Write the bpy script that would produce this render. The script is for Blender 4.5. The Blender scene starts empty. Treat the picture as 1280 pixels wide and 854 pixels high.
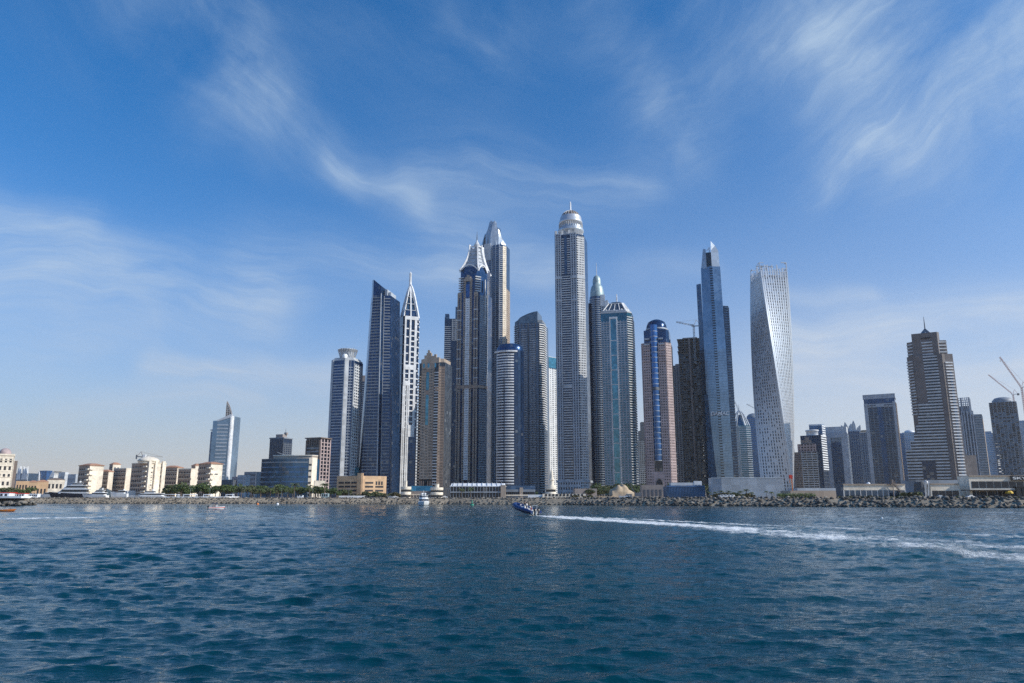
import bpy, math, random
import numpy as np
from mathutils import Vector, Matrix
random.seed(7)
RNG = np.random.default_rng(11)
sc = bpy.context.scene
COL = sc.collection
R = math.radians

# ------------------------------------------------------------------ camera
F = 931.0                       # focal length in pixels of the 1280 px wide photograph
HOR = 622.0                     # row of the sea horizon
PITCH = math.atan((HOR - 427.0) / F)
CAMH = 4.0
CP, SP = math.cos(PITCH), math.sin(PITCH)
cam_d = bpy.data.cameras.new('camera'); cam = bpy.data.objects.new('camera', cam_d); COL.objects.link(cam)
cam.location = (0, 0, CAMH); cam.rotation_euler = (math.pi / 2 + PITCH, 0, 0)
cam_d.sensor_width = 36.0; cam_d.lens = 36.0 * F / 1280.0
cam_d.clip_start = 0.5; cam_d.clip_end = 20000
sc.camera = cam

# ------------------------------------------------------------------ sun, sky, exposure
SUN_AZ = 105.0                   # degrees clockwise from +Y (the view direction)
SUN_EL = 33.0
SKY_STRENGTH = 0.12
HAZE_DENSITY = 0.000035
sd = bpy.data.lights.new('sun', 'SUN'); sd.energy = 4.6; sd.angle = R(0.53); sd.color = (1.0, 0.93, 0.82)
sun = bpy.data.objects.new('sun', sd); COL.objects.link(sun)
sdir = Vector((math.sin(R(SUN_AZ)) * math.cos(R(SUN_EL)), math.cos(R(SUN_AZ)) * math.cos(R(SUN_EL)), math.sin(R(SUN_EL))))
sun.rotation_euler = sdir.to_track_quat('Z', 'Y').to_euler()
sun.location = (300, 0, 500)
sc.view_settings.view_transform = 'Standard'; sc.view_settings.look = 'None'
sc.view_settings.gamma = 1.0; sc.view_settings.use_curve_mapping = False
sc.view_settings.exposure = 0.0
sc.render.engine = 'CYCLES'
sc.cycles.use_denoising = False
sc.cycles.volume_bounces = 0
sc.cycles.max_bounces = 8
sc.cycles.sample_clamp_indirect = 3.0; sc.cycles.sample_clamp_direct = 3.0

def ratio(px, py):
    v = 427.0 - py
    return (px - 640.0) / (F * CP - v * SP)
def PX(px, py, Y): return Y * ratio(px, py)
def PZ(py, Y):
    v = 427.0 - py
    return CAMH + Y * (F * SP + v * CP) / (F * CP - v * SP)
def GROUNDED(px, py, z=0.0):
    """point of the plane z seen at this pixel"""
    v = 427.0 - py
    Y = (z - CAMH) * (F * CP - v * SP) / (F * SP + v * CP)
    return Vector((PX(px, py, Y), Y, z))
def AZEL(px, py):
    v = 427.0 - py; u = px - 640.0
    x, y, z = u, F * CP - v * SP, F * SP + v * CP
    return math.atan2(x, y), math.atan2(z, math.hypot(x, y))

class NT:
    def __init__(s, tree): s.t = tree; s.n = tree.nodes; s.l = tree.links
    def new(s, kind, **kw):
        n = s.n.new(kind)
        for k, v in kw.items(): setattr(n, k, v)
        return n
    def put(s, sock, v):
        if isinstance(v, bpy.types.NodeSocket): s.l.new(v, sock)
        elif v is not None: sock.default_value = v
    def m(s, op, a, b=None, c=None, clamp=False):
        n = s.n.new('ShaderNodeMath'); n.operation = op; n.use_clamp = clamp
        s.put(n.inputs[0], a); s.put(n.inputs[1], b); s.put(n.inputs[2], c)
        return n.outputs[0]
    def mix(s, f, a, b, blend='MIX'):
        n = s.n.new('ShaderNodeMix'); n.data_type = 'RGBA'; n.blend_type = blend
        s.put(n.inputs[0], f); s.put(n.inputs[6], a); s.put(n.inputs[7], b)
        return n.outputs[2]
    def noise(s, vec, scale, detail=4, rough=.55, dist=0., out=0):
        n = s.n.new('ShaderNodeTexNoise')
        if vec is not None: s.l.new(vec, n.inputs['Vector'])
        n.inputs['Scale'].default_value = scale; n.inputs['Detail'].default_value = detail
        n.inputs['Roughness'].default_value = rough; n.inputs['Distortion'].default_value = dist
        return n.outputs[out]
    def rng(s, v, a, b, c=0., d=1., smooth=True):
        n = s.n.new('ShaderNodeMapRange'); n.clamp = True
        n.interpolation_type = 'SMOOTHSTEP' if smooth else 'LINEAR'
        s.put(n.inputs[0], v)
        for i, q in enumerate((a, b, c, d)): n.inputs[i + 1].default_value = q
        return n.outputs[0]
    def comb(s, x, y, z=0.):
        n = s.n.new('ShaderNodeCombineXYZ')
        for i, q in enumerate((x, y, z)): s.put(n.inputs[i], q)
        return n.outputs[0]
    def mapping(s, vec, loc=(0, 0, 0), rot=(0, 0, 0), scale=(1, 1, 1)):
        n = s.n.new('ShaderNodeMapping'); s.l.new(vec, n.inputs[0])
        n.inputs[1].default_value = loc; n.inputs[2].default_value = rot; n.inputs[3].default_value = scale
        return n.outputs[0]

def build_world():
    w = bpy.data.worlds.new('World'); sc.world = w; w.use_nodes = True
    t = NT(w.node_tree); t.n.clear()
    out = t.new('ShaderNodeOutputWorld'); bg = t.new('ShaderNodeBackground')
    sky = t.new('ShaderNodeTexSky'); sky.sky_type = 'NISHITA'; sky.sun_disc = False
    sky.sun_elevation = R(SUN_EL); sky.sun_rotation = R(SUN_AZ)
    sky.altitude = 0; sky.air_density = 1.0; sky.dust_density = 0.6; sky.ozone_density = 3.0
    tc = t.new('ShaderNodeTexCoord'); sep = t.new('ShaderNodeSeparateXYZ'); t.l.new(tc.outputs['Generated'], sep.inputs[0])
    x, y, z = sep.outputs
    az = t.m('ARCTAN2', x, y); el = t.m('ARCSINE', z)
    ae = t.comb(az, el)
    warp = t.noise(ae, 5.0, 3, .5, 0., 1)
    off = t.new('ShaderNodeVectorMath', operation='SUBTRACT'); t.l.new(warp, off.inputs[0]); off.inputs[1].default_value = (.5, .5, .5)
    sca = t.new('ShaderNodeVectorMath', operation='SCALE'); t.l.new(off.outputs[0], sca.inputs[0]); sca.inputs['Scale'].default_value = .10
    add = t.new('ShaderNodeVectorMath', operation='ADD'); t.l.new(ae, add.inputs[0]); t.l.new(sca.outputs[0], add.inputs[1])
    wv = add.outputs[0]
    ws = t.new('ShaderNodeSeparateXYZ'); t.l.new(wv, ws.inputs[0])
    wa, we = ws.outputs[0], ws.outputs[1]
    def fibre(angle, sx, sy, scale, lo, hi, seed):
        v = t.mapping(wv, (seed, seed * .7, 0), (0, 0, -angle), (1, 1, 1))
        v = t.mapping(v, (0, 0, 0), (0, 0, 0), (sx, sy, 1))
        big = t.rng(t.noise(v, scale, 6, .58, .35), lo, hi)
        f = t.mapping(v, (seed * 3, seed, 0), (0, 0, 0), (.6, 1.9, 1))
        fine = t.rng(t.noise(f, 13.0, 9, .70, .5), .25, .75)
        return t.m('MULTIPLY', big, t.m('MULTIPLY_ADD', fine, .55, .60))
    # each cirrus patch: soft capsule between two directions of the sky, filled with fibres
    groups = {
      'd': (fibre(R(-30), .7, 1.4, 5.0, .22, .95, 3.1), [
        ((150, -60), (330, 120), .11, .055, .50), ((300, 110), (440, 195), .06, .03, .42), ((420, 190), (520, 255), .03, .02, .55),
        ((300, -40), (600, 60), .13, .08, .15), ((560, 30), (640, 60), .04, .05, .38)]),
      'r': (fibre(R(24), .7, 1.4, 5.0, .22, .92, 8.3), [
        ((1340, 95), (1080, 205), .095, .06, .85), ((1090, 180), (1045, 225), .04, .02, .55), ((1060, 10), (1330, 60), .10, .09, .60),
        ((760, 10), (850, 160), .055, .06, .5), ((890, 30), (1060, 80), .07, .06, .42)]),
      'h': (fibre(R(-5), .40, 2.2, 5.0, .22, .85, 5.7), [
        ((-40, 310), (330, 385), .06, .04, .95), ((-40, 270), (120, 290), .03, .02, .40), ((330, 320), (560, 340), .05, .035, .6),
        ((520, 215), (800, 225), .05, .035, .5), ((540, 300), (690, 330), .035, .035, .6), ((180, 452), (430, 468), .014, .018, .8), ((60, 490), (330, 494), .016, .016, .7),
        ((-40, 440), (180, 420), .03, .02, .30), ((980, 365), (1100, 372), .014, .012, .45), ((980, 425), (1320, 400), .03, .028, .85),
        ((990, 462), (1330, 455), .045, .045, 1.0), ((780, 330), (880, 340), .02, .02, .25)]),
    }
    dens = None
    for key, (fib, caps) in groups.items():
        msum = None
        for (a, b, wa0, wb0, st) in caps:
            a0, e0 = AZEL(*a); a1, e1 = AZEL(*b)
            dx, dy = a1 - a0, e1 - e0; L2 = dx * dx + dy * dy
            q = t.m('ADD', t.m('MULTIPLY', t.m('SUBTRACT', wa, a0), dx / L2), t.m('MULTIPLY', t.m('SUBTRACT', we, e0), dy / L2), clamp=True)
            ddx = t.m('SUBTRACT', wa, t.m('MULTIPLY_ADD', q, dx, a0)); ddy = t.m('SUBTRACT', we, t.m('MULTIPLY_ADD', q, dy, e0))
            d2 = t.m('ADD', t.m('MULTIPLY', ddx, ddx), t.m('MULTIPLY', ddy, ddy))
            wq = t.m('MULTIPLY_ADD', q, wb0 - wa0, wa0)
            g = t.m('EXPONENT', t.m('DIVIDE', d2, t.m('MULTIPLY', t.m('MULTIPLY', wq, wq), -1.0)))
            g = t.m('MULTIPLY', g, st)
            msum = g if msum is None else t.m('ADD', msum, g)
        dd = t.m('MULTIPLY', msum, fib)
        dens = dd if dens is None else t.m('ADD', dens, dd)
    thin = t.m('MULTIPLY', fibre(R(-8), .4, 2.0, 3.2, .42, .82, 1.9), .03)       # a thin veil over the whole sky
    dens = t.m('ADD', dens, thin, clamp=True)
    tint = t.mix(1.0, sky.outputs[0], (0.13, 0.82, 1.32, 1), 'MULTIPLY')
    white = t.mix(1.0, sky.outputs[0], (.0, .0, .0, 1), 'MULTIPLY')
    cloud = (4.6, 5.8, 7.0, 1)
    c = t.mix(dens, tint, cloud)
    # moisture low over the sea: greyer on the left, whiter towards the sun
    side = t.rng(az, -.6, .55)
    low = t.m('EXPONENT', t.m('MULTIPLY', t.m('POWER', t.m('MULTIPLY', t.m('MAXIMUM', el, 0.0), t.m('MULTIPLY_ADD', side, -1.1, 5.6)), 1.35), -1.0))
    low = t.m('MULTIPLY', low, .95)
    hz = t.mix(side, (5.6, 5.0, 4.6, 1), (6.6, 6.2, 6.1, 1))
    c = t.mix(low, c, hz)
    t.l.new(c, bg.inputs[0]); bg.inputs[1].default_value = SKY_STRENGTH
    t.l.new(bg.outputs[0], out.inputs[0])
build_world()

# ------------------------------------------------------------------ helpers: tags, meshes
def tag(o, label=None, cat=None, group=None, kind=None):
    if label: o['label'] = label
    if cat: o['category'] = cat
    if group: o['group'] = group
    if kind: o['kind'] = kind
    return o
def empty(name, loc, label, cat, group=None, rz=0.0):
    o = bpy.data.objects.new(name, None); COL.objects.link(o); o.location = loc; o.rotation_euler = (0, 0, rz)
    o.empty_display_size = 1.0
    return tag(o, label, cat, group)
def copy_tree(o, parent=None):
    c = o.copy(); COL.objects.link(c)
    if parent is not None: c.parent = parent
    for ch in list(o.children): copy_tree(ch, c)
    return c

class MB:
    """collects faces (with a material slot each) and links them as ONE mesh object"""
    def __init__(s): s.v = []; s.f = []; s.mi = []; s.sm = []
    def face(s, pts, m=0, smooth=False):
        b = len(s.v); s.v.extend([tuple(p) for p in pts]); s.f.append(tuple(range(b, b + len(pts)))); s.mi.append(m); s.sm.append(smooth)
    def grid(s, rows, m=0, smooth=True, closed=False):
        """rows: equal-length lists of points, shared vertices; closed joins the last column to the first"""
        b = len(s.v); n = len(rows[0])
        for r in rows: s.v.extend([tuple(p) for p in r])
        for j in range(len(rows) - 1):
            for i in range(n if closed else n - 1):
                k = (i + 1) % n
                s.f.append((b + j * n + i, b + j * n + k, b + (j + 1) * n + k, b + (j + 1) * n + i)); s.mi.append(m); s.sm.append(smooth)
    def hexa(s, lo, hi, m=0):
        """lo, hi: four corners each, CCW from above"""
        b = len(s.v); s.v.extend([tuple(p) for p in lo]); s.v.extend([tuple(p) for p in hi])
        for q in ((3, 2, 1, 0), (4, 5, 6, 7), (0, 1, 5, 4), (1, 2, 6, 5), (2, 3, 7, 6), (3, 0, 4, 7)):
            s.f.append(tuple(b + k for k in q)); s.mi.append(m); s.sm.append(False)
    def box(s, x0, x1, y0, y1, z0, z1, m=0):
        s.hexa([(x0, y0, z0), (x1, y0, z0), (x1, y1, z0), (x0, y1, z0)], [(x0, y0, z1), (x1, y0, z1), (x1, y1, z1), (x0, y1, z1)], m)
    def prism(s, pts, z0, z1, m=0, top=None, smooth=False, caps=True):
        """pts CCW; z1 a number or one per point; top: other points for the upper ring"""
        n = len(pts); top = top or pts
        zs = z1 if isinstance(z1, (list, tuple)) else [z1] * n
        z0s = z0 if isinstance(z0, (list, tuple)) else [z0] * n
        lo = [(p[0], p[1], z0s[i]) for i, p in enumerate(pts)]; hi = [(p[0], p[1], zs[i]) for i, p in enumerate(top)]
        if smooth: s.grid([lo, hi], m, True, True)
        else:
            for i in range(n):
                k = (i + 1) % n; s.face([lo[i], lo[k], hi[k], hi[i]], m)
        if caps: s.face(lo[::-1], m); s.face(hi, m)
    def lathe(s, prof, c=(0, 0), n=24, m=0, smooth=True, a0=0.0, squash=1.0):
        rows = []
        for r, z in prof:
            rows.append([(c[0] + r * math.cos(a0 + 2 * math.pi * i / n), c[1] + squash * r * math.sin(a0 + 2 * math.pi * i / n), z) for i in range(n)])
        s.grid(rows, m, smooth, True)
        s.face(rows[0][::-1], m)
        if prof[-1][0] > .01: s.face(rows[-1], m)
    def tube(s, path, r, n=6, m=0, smooth=True, r1=None):
        path = [Vector(p) for p in path]; rows = []
        for i, p in enumerate(path):
            d = (path[min(i + 1, len(path) - 1)] - path[max(i - 1, 0)]).normalized()
            a = d.cross(Vector((0, 0, 1)));
            if a.length < 1e-3: a = d.cross(Vector((1, 0, 0)))
            a.normalize(); b = d.cross(a)
            rr = r if r1 is None else r + (r1 - r) * i / (len(path) - 1)
            if isinstance(r, (list, tuple)): rr = r[i]
            rows.append([p + (a * math.cos(2 * math.pi * k / n) + b * math.sin(2 * math.pi * k / n)) * rr for k in range(n)])
        s.grid(rows, m, smooth, True); s.face(rows[0], m); s.face(rows[-1][::-1], m)
    def bar(s, a, b, w, h=None, m=0):
        a, b = Vector(a), Vector(b); h = h or w; d = (b - a).normalized()
        x = d.cross(Vector((0, 0, 1)))
        if x.length < 1e-3: x = Vector((1, 0, 0))
        x.normalize(); y = x.cross(d)
        c = [(-1, -1), (1, -1), (1, 1), (-1, 1)]
        s.hexa([a + x * (i * w / 2) + y * (j * h / 2) for i, j in c], [b + x * (i * w / 2) + y * (j * h / 2) for i, j in c], m)
    def build(s, name, mats, parent=None, loc=None):
        me = bpy.data.meshes.new(name); me.from_pydata(s.v, [], s.f)
        if not isinstance(mats, (list, tuple)): mats = [mats]
        for q in mats: me.materials.append(q)
        me.polygons.foreach_set('material_index', s.mi); me.polygons.foreach_set('use_smooth', s.sm)
        me.update()
        o = bpy.data.objects.new(name, me); COL.objects.link(o)
        if parent is not None: o.parent = parent
        if loc is not None: o.location = loc
        return o

# ------------------------------------------------------------------ materials
def principled(name):
    m = bpy.data.materials.new(name); m.use_nodes = True
    t = NT(m.node_tree); b = t.n['Principled BSDF']
    return m, t, b
def solid(name, col, rough=.6, metal=0., vary=.18, scale=.12, spec=.4, fine=0.0):
    m, t, b = principled(name)
    tc = t.new('ShaderNodeTexCoord')
    v = t.mapping(tc.outputs['Object'], scale=(1, 1, .35))
    n = t.noise(v, scale, 5, .6)
    k = t.rng(n, .25, .75, 1 - vary, 1 + vary, False)
    sn = t.new('ShaderNodeVectorMath', operation='SNAP'); t.l.new(tc.outputs['Object'], sn.inputs[0]); sn.inputs[1].default_value = (4.7, 4.7, 3.7)   # panels and balconies weather unevenly
    wn = t.new('ShaderNodeTexWhiteNoise'); wn.noise_dimensions = '3D'; t.l.new(sn.outputs[0], wn.inputs[0])
    if scale < .2: k = t.m('MULTIPLY', k, t.rng(wn.outputs[0], 0, 1, .86, 1.10, False))
    if fine: k = t.m('MULTIPLY', k, t.rng(t.noise(tc.outputs['Object'], fine, 3, .6), .3, .7, .82, 1.15, False))
    c = t.mix(1.0, (*col, 1), t.comb(k, k, k), 'MULTIPLY')
    t.l.new(c, b.inputs['Base Color']); b.inputs['Roughness'].default_value = rough; b.inputs['Metallic'].default_value = metal
    b.inputs['Specular IOR Level'].default_value = spec
    return m
def glass(name, col, metal=.55, rough=.14, cell=3.4, lo=.68, hi=1.2, blind=.035):
    """coated curtain-wall glass: every pane differs a little, a few have pale blinds drawn"""
    m, t, b = principled(name)
    tc = t.new('ShaderNodeTexCoord')
    fl = t.new('ShaderNodeVectorMath', operation='SNAP'); t.l.new(tc.outputs['Object'], fl.inputs[0]); fl.inputs[1].default_value = (cell, cell, 3.5)
    wn = t.new('ShaderNodeTexWhiteNoise'); wn.noise_dimensions = '3D'; t.l.new(fl.outputs[0], wn.inputs[0])
    k = t.rng(wn.outputs[0], 0, 1, lo, hi, False)
    big = t.rng(t.noise(tc.outputs['Object'], .03, 2, .5), .3, .7, .8, 1.2, False)
    k = t.m('MULTIPLY', k, big)
    c = t.mix(1.0, (*col, 1), t.comb(k, k, k), 'MULTIPLY')
    bl = t.m('LESS_THAN', wn.outputs[0], blind)
    c = t.mix(t.m('MULTIPLY', bl, .30), c, (.36, .37, .37, 1))
    t.l.new(c, b.inputs['Base Color'])
    b.inputs['Metallic'].default_value = metal
    t.l.new(t.rng(wn.outputs[0], 0, 1, rough * .7, rough * 1.5, False), b.inputs['Roughness'])
    b.inputs['IOR'].default_value = 1.7
    nb = t.new('ShaderNodeBump'); nb.inputs['Strength'].default_value = .06; nb.inputs['Distance'].default_value = .5
    t.l.new(t.noise(tc.outputs['Object'], .35, 2, .5), nb.inputs['Height']); t.l.new(nb.outputs[0], b.inputs['Normal'])
    return m
M = dict(
  navy=glass('navy_glass', (.016, .052, .135), .55, .15), blue=glass('blue_glass', (.05, .125, .29), .62, .13), deep=glass('deep_blue_glass', (.010, .026, .066), .42, .15),
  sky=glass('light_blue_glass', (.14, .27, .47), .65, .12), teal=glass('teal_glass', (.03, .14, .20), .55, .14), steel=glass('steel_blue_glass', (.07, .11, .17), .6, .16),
  dark=glass('dark_glass', (.015, .022, .035), .4, .15), grey=glass('grey_glass', (.13, .17, .21), .6, .18), aqua=glass('aqua_glass', (.08, .25, .33), .55, .13),
  silver=glass('silver_blue_glass', (.19, .275, .37), .65, .14, lo=.88, hi=1.1, blind=0), lagoon=glass('lagoon_glass', (.045, .17, .32), .6, .14), umber=solid('umber_cladding', (.17, .148, .142), .6), shade_brown=solid('sand_shade_render', (.46, .35, .27), .8, fine=.8),  # sand render is browned to hold the shade of the hotel fronts
  white=solid('white_render', (.74, .75, .76), .5), pale=solid('pale_concrete', (.52, .54, .56), .6), lgrey=solid('light_grey_cladding', (.40, .44, .49), .5),
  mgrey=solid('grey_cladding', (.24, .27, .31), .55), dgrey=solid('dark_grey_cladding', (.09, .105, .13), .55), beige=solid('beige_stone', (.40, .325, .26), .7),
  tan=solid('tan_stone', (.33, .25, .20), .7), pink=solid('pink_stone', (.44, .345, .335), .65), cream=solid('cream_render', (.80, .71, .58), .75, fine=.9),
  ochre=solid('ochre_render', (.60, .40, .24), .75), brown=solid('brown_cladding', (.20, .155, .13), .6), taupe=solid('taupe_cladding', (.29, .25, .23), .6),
  conc=solid('raw_concrete', (.26, .26, .26), .85, vary=.3), dconc=solid('dark_concrete', (.10, .11, .125), .85, vary=.3), slate=solid('slate_blue_cladding', (.27, .32, .39), .5), alu=solid('aluminium', (.60, .62, .65), .37, .48, .06, scale=.25),
  metal=solid('metal_panel', (.50, .54, .58), .35, .5, .10), terra=solid('terracotta_roof', (.46, .25, .16), .8), tealroof=solid('pale_green_dome', (.34, .44, .45), .45, .2),
  black=solid('black_paint', (.02, .02, .024), .35), red=solid('red_paint', (.50, .045, .03), .45), yellow=solid('yellow_paint', (.62, .40, .05), .5),
  gelcoat=solid('white_gelcoat', (.82, .82, .81), .25, vary=.05), tubeblue=solid('blue_boat_tube', (.020, .046, .15), .38, vary=.1, scale=1.5), hullnavy=solid('navy_hull', (.012, .018, .035), .2, vary=.05),
  sand=solid('sand', (.50, .38, .255), .95, vary=.2, fine=.5), trunk=solid('bark', (.13, .10, .075), .9), orange=solid('orange_paint', (.62, .19, .04), .5),
  green=solid('buoy_green', (.03, .22, .15), .45), rubber=solid('tyre_rubber', (.02, .02, .02), .8), shade=solid('shaded_opening', (.035, .035, .04), .7), bluepaint=solid('blue_sheet', (.07, .13, .21), .5),
  skin=solid('skin', (.42, .25, .17), .6), hair=solid('hair', (.02, .015, .012), .7), cloth_w=solid('white_cloth', (.75, .75, .74), .9), cloth_b=solid('black_cloth', (.02, .02, .025), .9), cloth_r=solid('red_cloth', (.42, .08, .08), .9), cloth_n=solid('navy_cloth', (.03, .045, .10), .9),
)
def leaf_mat(name, a, b_):
    m, t, b = principled(name)
    g = t.new('ShaderNodeNewGeometry'); tc = t.new('ShaderNodeTexCoord')
    k = t.rng(t.noise(tc.outputs['Object'], 1.1, 3, .6), .3, .7)
    c = t.mix(k, (*a, 1), (*b_, 1))
    wn = t.m('MULTIPLY', g.outputs['Random Per Island'], .8)
    c = t.mix(wn, c, (a[0] * 1.5, a[1] * 1.3, a[2] * 1.1, 1))
    t.l.new(c, b.inputs['Base Color']); b.inputs['Roughness'].default_value = .7
    b.inputs['Specular IOR Level'].default_value = .25
    return m
M['leaf'] = leaf_mat('tree_leaf', (.065, .105, .040), (.105, .135, .055))
M['leaf2'] = leaf_mat('olive_leaf', (.085, .11, .055), (.12, .125, .065))
M['palm'] = leaf_mat('palm_leaf', (.07, .10, .045), (.12, .135, .07))
M['dry'] = leaf_mat('dry_shrub_leaf', (.10, .10, .055), (.13, .115, .07))

# ------------------------------------------------------------------ water
SHORE_PX = [(-260, 628.9), (0, 629.4), (300, 629.8), (560, 630.4), (700, 631.2), (850, 632.3), (1000, 633.3), (1140, 634.2), (1290, 635.2), (1420, 636.0)]
SHORE = [GROUNDED(a, b) for a, b in SHORE_PX]
SHORE = [Vector((-1500, 560, 0))] + SHORE + [Vector((420, 250, 0)), Vector((1500, 150, 0))]
def shore_y(x):
    return float(np.interp(x, [p.x for p in SHORE], [p.y for p in SHORE]))
GZ = 3.6                                    # level of the made ground behind the breakwater

def foam_density(x, y):
    """how much churned white water lies at (x, y): the two wakes and bow splash"""
    d = np.zeros_like(x)
    def track(pts, ws, ss):
        nonlocal d
        for i in range(len(pts) - 1):
            a, b = pts[i], pts[i + 1]; dx, dy = b.x - a.x, b.y - a.y
            q = np.clip(((x - a.x) * dx + (y - a.y) * dy) / (dx * dx + dy * dy), 0, 1)
            dist = np.hypot(x - a.x - q * dx, y - a.y - q * dy)
            w = ws[i] + (ws[i + 1] - ws[i]) * q; s = ss[i] + (ss[i + 1] - ss[i]) * q
            d = np.maximum(d, s * np.exp(-(dist / w) ** 2))
    wake = [GROUNDED(a, b) for a, b in ((664, 644.3), (682, 645.2), (720, 648), (790, 652.5), (890, 659.5), (985, 667.5), (1085, 676), (1190, 686), (1300, 698), (1430, 714))]
    track(wake, [.9, 2.6, 5.0, 6.4, 7.2, 7.4, 7.0, 6.4, 6.0, 5.6], [1.0, 1.3, 1.15, 1.0, .86, .76, .70, .67, .65, .62])
    wide = [GROUNDED(a, b) for a, b in ((760, 650.5), (880, 657.5), (1000, 666.5), (1120, 677), (1250, 689), (1400, 705))]
    track(wide, [4, 10, 13, 13, 12, 11], [.54, .60, .64, .64, .62, .58])
    edge = [GROUNDED(a, b) for a, b in ((700, 645.5), (800, 649.5), (920, 655.5), (1040, 660), (1160, 665.5), (1300, 673))]
    track(edge, [1.6, 2.0, 2.6, 3.0, 3.0, 3.0], [1.0, .85, .72, .66, .60, .55])
    track([GROUNDED(634, 645.3), GROUNDED(642, 645.4)], [.7, .7], [1.1, 1.1])
    left = [GROUNDED(a, b) for a, b in ((-80, 650), (20, 648.6), (90, 647.4), (150, 646), (185, 645))]
    track(left, [3.6, 3.6, 3.2, 2.4, 1.0], [1.1, 1.1, 1.0, .85, .4])
    return d

def build_water():
    ny, nx = 1150, 1000
    ys = 5.0 * (640.0 / 5.0) ** (np.arange(ny) / (ny - 1.0))
    ts = np.linspace(-1.25, 1.25, nx)
    Y = np.repeat(ys[:, None], nx, 1); X = ts[None, :] * (Y + 6.0)
    X0, Y0 = X.copy(), Y.copy()
    dy = np.gradient(ys)[:, None] * np.ones_like(X); dx = (2.5 / nx) * (Y + 6.0)
    Z = np.zeros_like(X)
    # a wind sea running mostly towards the viewer, from a spread of directions and lengths
    n = 130
    lam = np.exp(RNG.uniform(math.log(.26), math.log(4.2), n))
    ang = R(-97) + RNG.normal(0, .40, n)
    ph = RNG.uniform(0, 2 * math.pi, n)
    lam = np.concatenate([lam, [6.5, 7.8, 9.5, 11.0, 13.0]]); ang = np.concatenate([ang, R(-97) + np.array([.2, -.25, .1, -.1, .3])]); ph = np.concatenate([ph, RNG.uniform(0, 6.28, 5)])
    for L, a, p in zip(lam, ang, ph):
        k = 2 * math.pi / L
        slope = .043 * (L / 1.3) ** (.05 if L < 1.3 else -.55)
        A = slope / k
        res = np.maximum(np.abs(math.sin(a)) * dy, np.abs(math.cos(a)) * dx)
        fade = np.clip((L / np.maximum(res, 1e-6) - 1.7) / 2.0, 0, 1)
        # gusts: wave groups come and go over the surface
        grp = .72 + .20 * np.sin(X0 * .05 + 2.1 * np.sin(Y0 * .031) + 1.3) * np.sin(Y0 * .043 + 1.7 * np.sin(X0 * .027)) + .35 * np.sin(X0 * .013 * (1 + p) + p * 5) * np.sin(Y0 * .011 * (1 + p) + p * 3)
        th = k * (X0 * math.cos(a) + Y0 * math.sin(a)) + p
        amp = A * fade * grp
        Z += amp * np.cos(th); X -= .95 * amp * math.cos(a) * np.sin(th); Y -= .95 * amp * math.sin(a) * np.sin(th)
    # the long low swells left by the boats
    for (a, b, h, w) in (((-40, 643.5), (130, 641.5), .26, 2.6), ((250, 643), (345, 642), .22, 2.4), ((120, 648.5), (215, 645), .26, 2.2),
                        ((985, 651), (1110, 654.5), .22, 2.0), ((700, 650.5), (900, 663), .16, 1.6)):
        p, q = GROUNDED(*a), GROUNDED(*b); ddx, ddy = q.x - p.x, q.y - p.y; L2 = ddx * ddx + ddy * ddy
        s = ((X0 - p.x) * ddx + (Y0 - p.y) * ddy) / L2
        dist = ((X0 - p.x) * -ddy + (Y0 - p.y) * ddx) / math.sqrt(L2)
        Z += h * np.exp(-(dist / w) ** 2) * np.exp(-np.clip(np.abs(s - .5) - .4, 0, 9) ** 2 * 30) * (1 + .3 * np.sin(s * 17))
    foam = foam_density(X0, Y0)
    Z += (.10 + .16 * np.clip(foam - .9, 0, .5)) * np.clip(foam, 0, 1) * np.sin(X0 * 3.1 + 2 * np.sin(Y0 * 1.3)) * np.cos(Y0 * 2.3 + np.sin(X0 * 1.7))
    co = np.stack([X, Y, Z], -1).reshape(-1, 3).astype(np.float32)
    idx = np.arange(ny * nx).reshape(ny, nx)
    f = np.stack([idx[:-1, :-1], idx[:-1, 1:], idx[1:, 1:], idx[1:, :-1]], -1).reshape(-1, 4)
    me = bpy.data.meshes.new('water'); me.vertices.add(len(co)); me.vertices.foreach_set('co', co.ravel())
    me.loops.add(f.size); me.loops.foreach_set('vertex_index', f.ravel().astype(np.int32))
    me.polygons.add(len(f)); me.polygons.foreach_set('loop_start', (np.arange(len(f)) * 4).astype(np.int32))
    me.polygons.foreach_set('use_smooth', np.ones(len(f), bool))
    me.update(calc_edges=True)
    at = me.attributes.new('foam', 'FLOAT', 'POINT'); at.data.foreach_set('value', foam.reshape(-1).astype(np.float32))
    o = bpy.data.objects.new('water', me); COL.objects.link(o); tag(o, kind='structure')
    m, t, b = principled('sea_water')
    geo = t.new('ShaderNodeNewGeometry'); P = geo.outputs['Position']
    patch = t.rng(t.noise(P, .02, 3, .5), .3, .7)
    sepp = t.new('ShaderNodeSeparateXYZ'); t.l.new(P, sepp.inputs[0])
    deep = t.mix(patch, (.0009, .036, .055, 1), (.0011, .044, .058, 1))
    at = t.new('ShaderNodeAttribute'); at.attribute_name = 'foam'; fo = at.outputs['Fac']
    pst = t.mapping(P, scale=(1, .55, 1))
    n1 = t.noise(pst, 1.6, 8, .74, .8); n2 = t.noise(pst, .22, 5, .62)
    nn = t.m('MULTIPLY_ADD', n2, .80, t.m('MULTIPLY', n1, .50))
    thr = t.m('MULTIPLY_ADD', fo, -.60, .955)
    fm = t.rng(t.m('SUBTRACT', nn, thr), -.05, .24)
    # aerated green-blue water round the foam
    aer = t.m('MULTIPLY', fo, .42, clamp=True)
    body = t.mix(aer, deep, (.04, .16, .20, 1))
    t.l.new(t.mix(fm, body, (.78, .80, .80, 1)), b.inputs['Base Color'])
    t.l.new(t.m('MULTIPLY_ADD', fm, .6, .05), b.inputs['Roughness'])
    b.inputs['IOR'].default_value = 1.33
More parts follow.
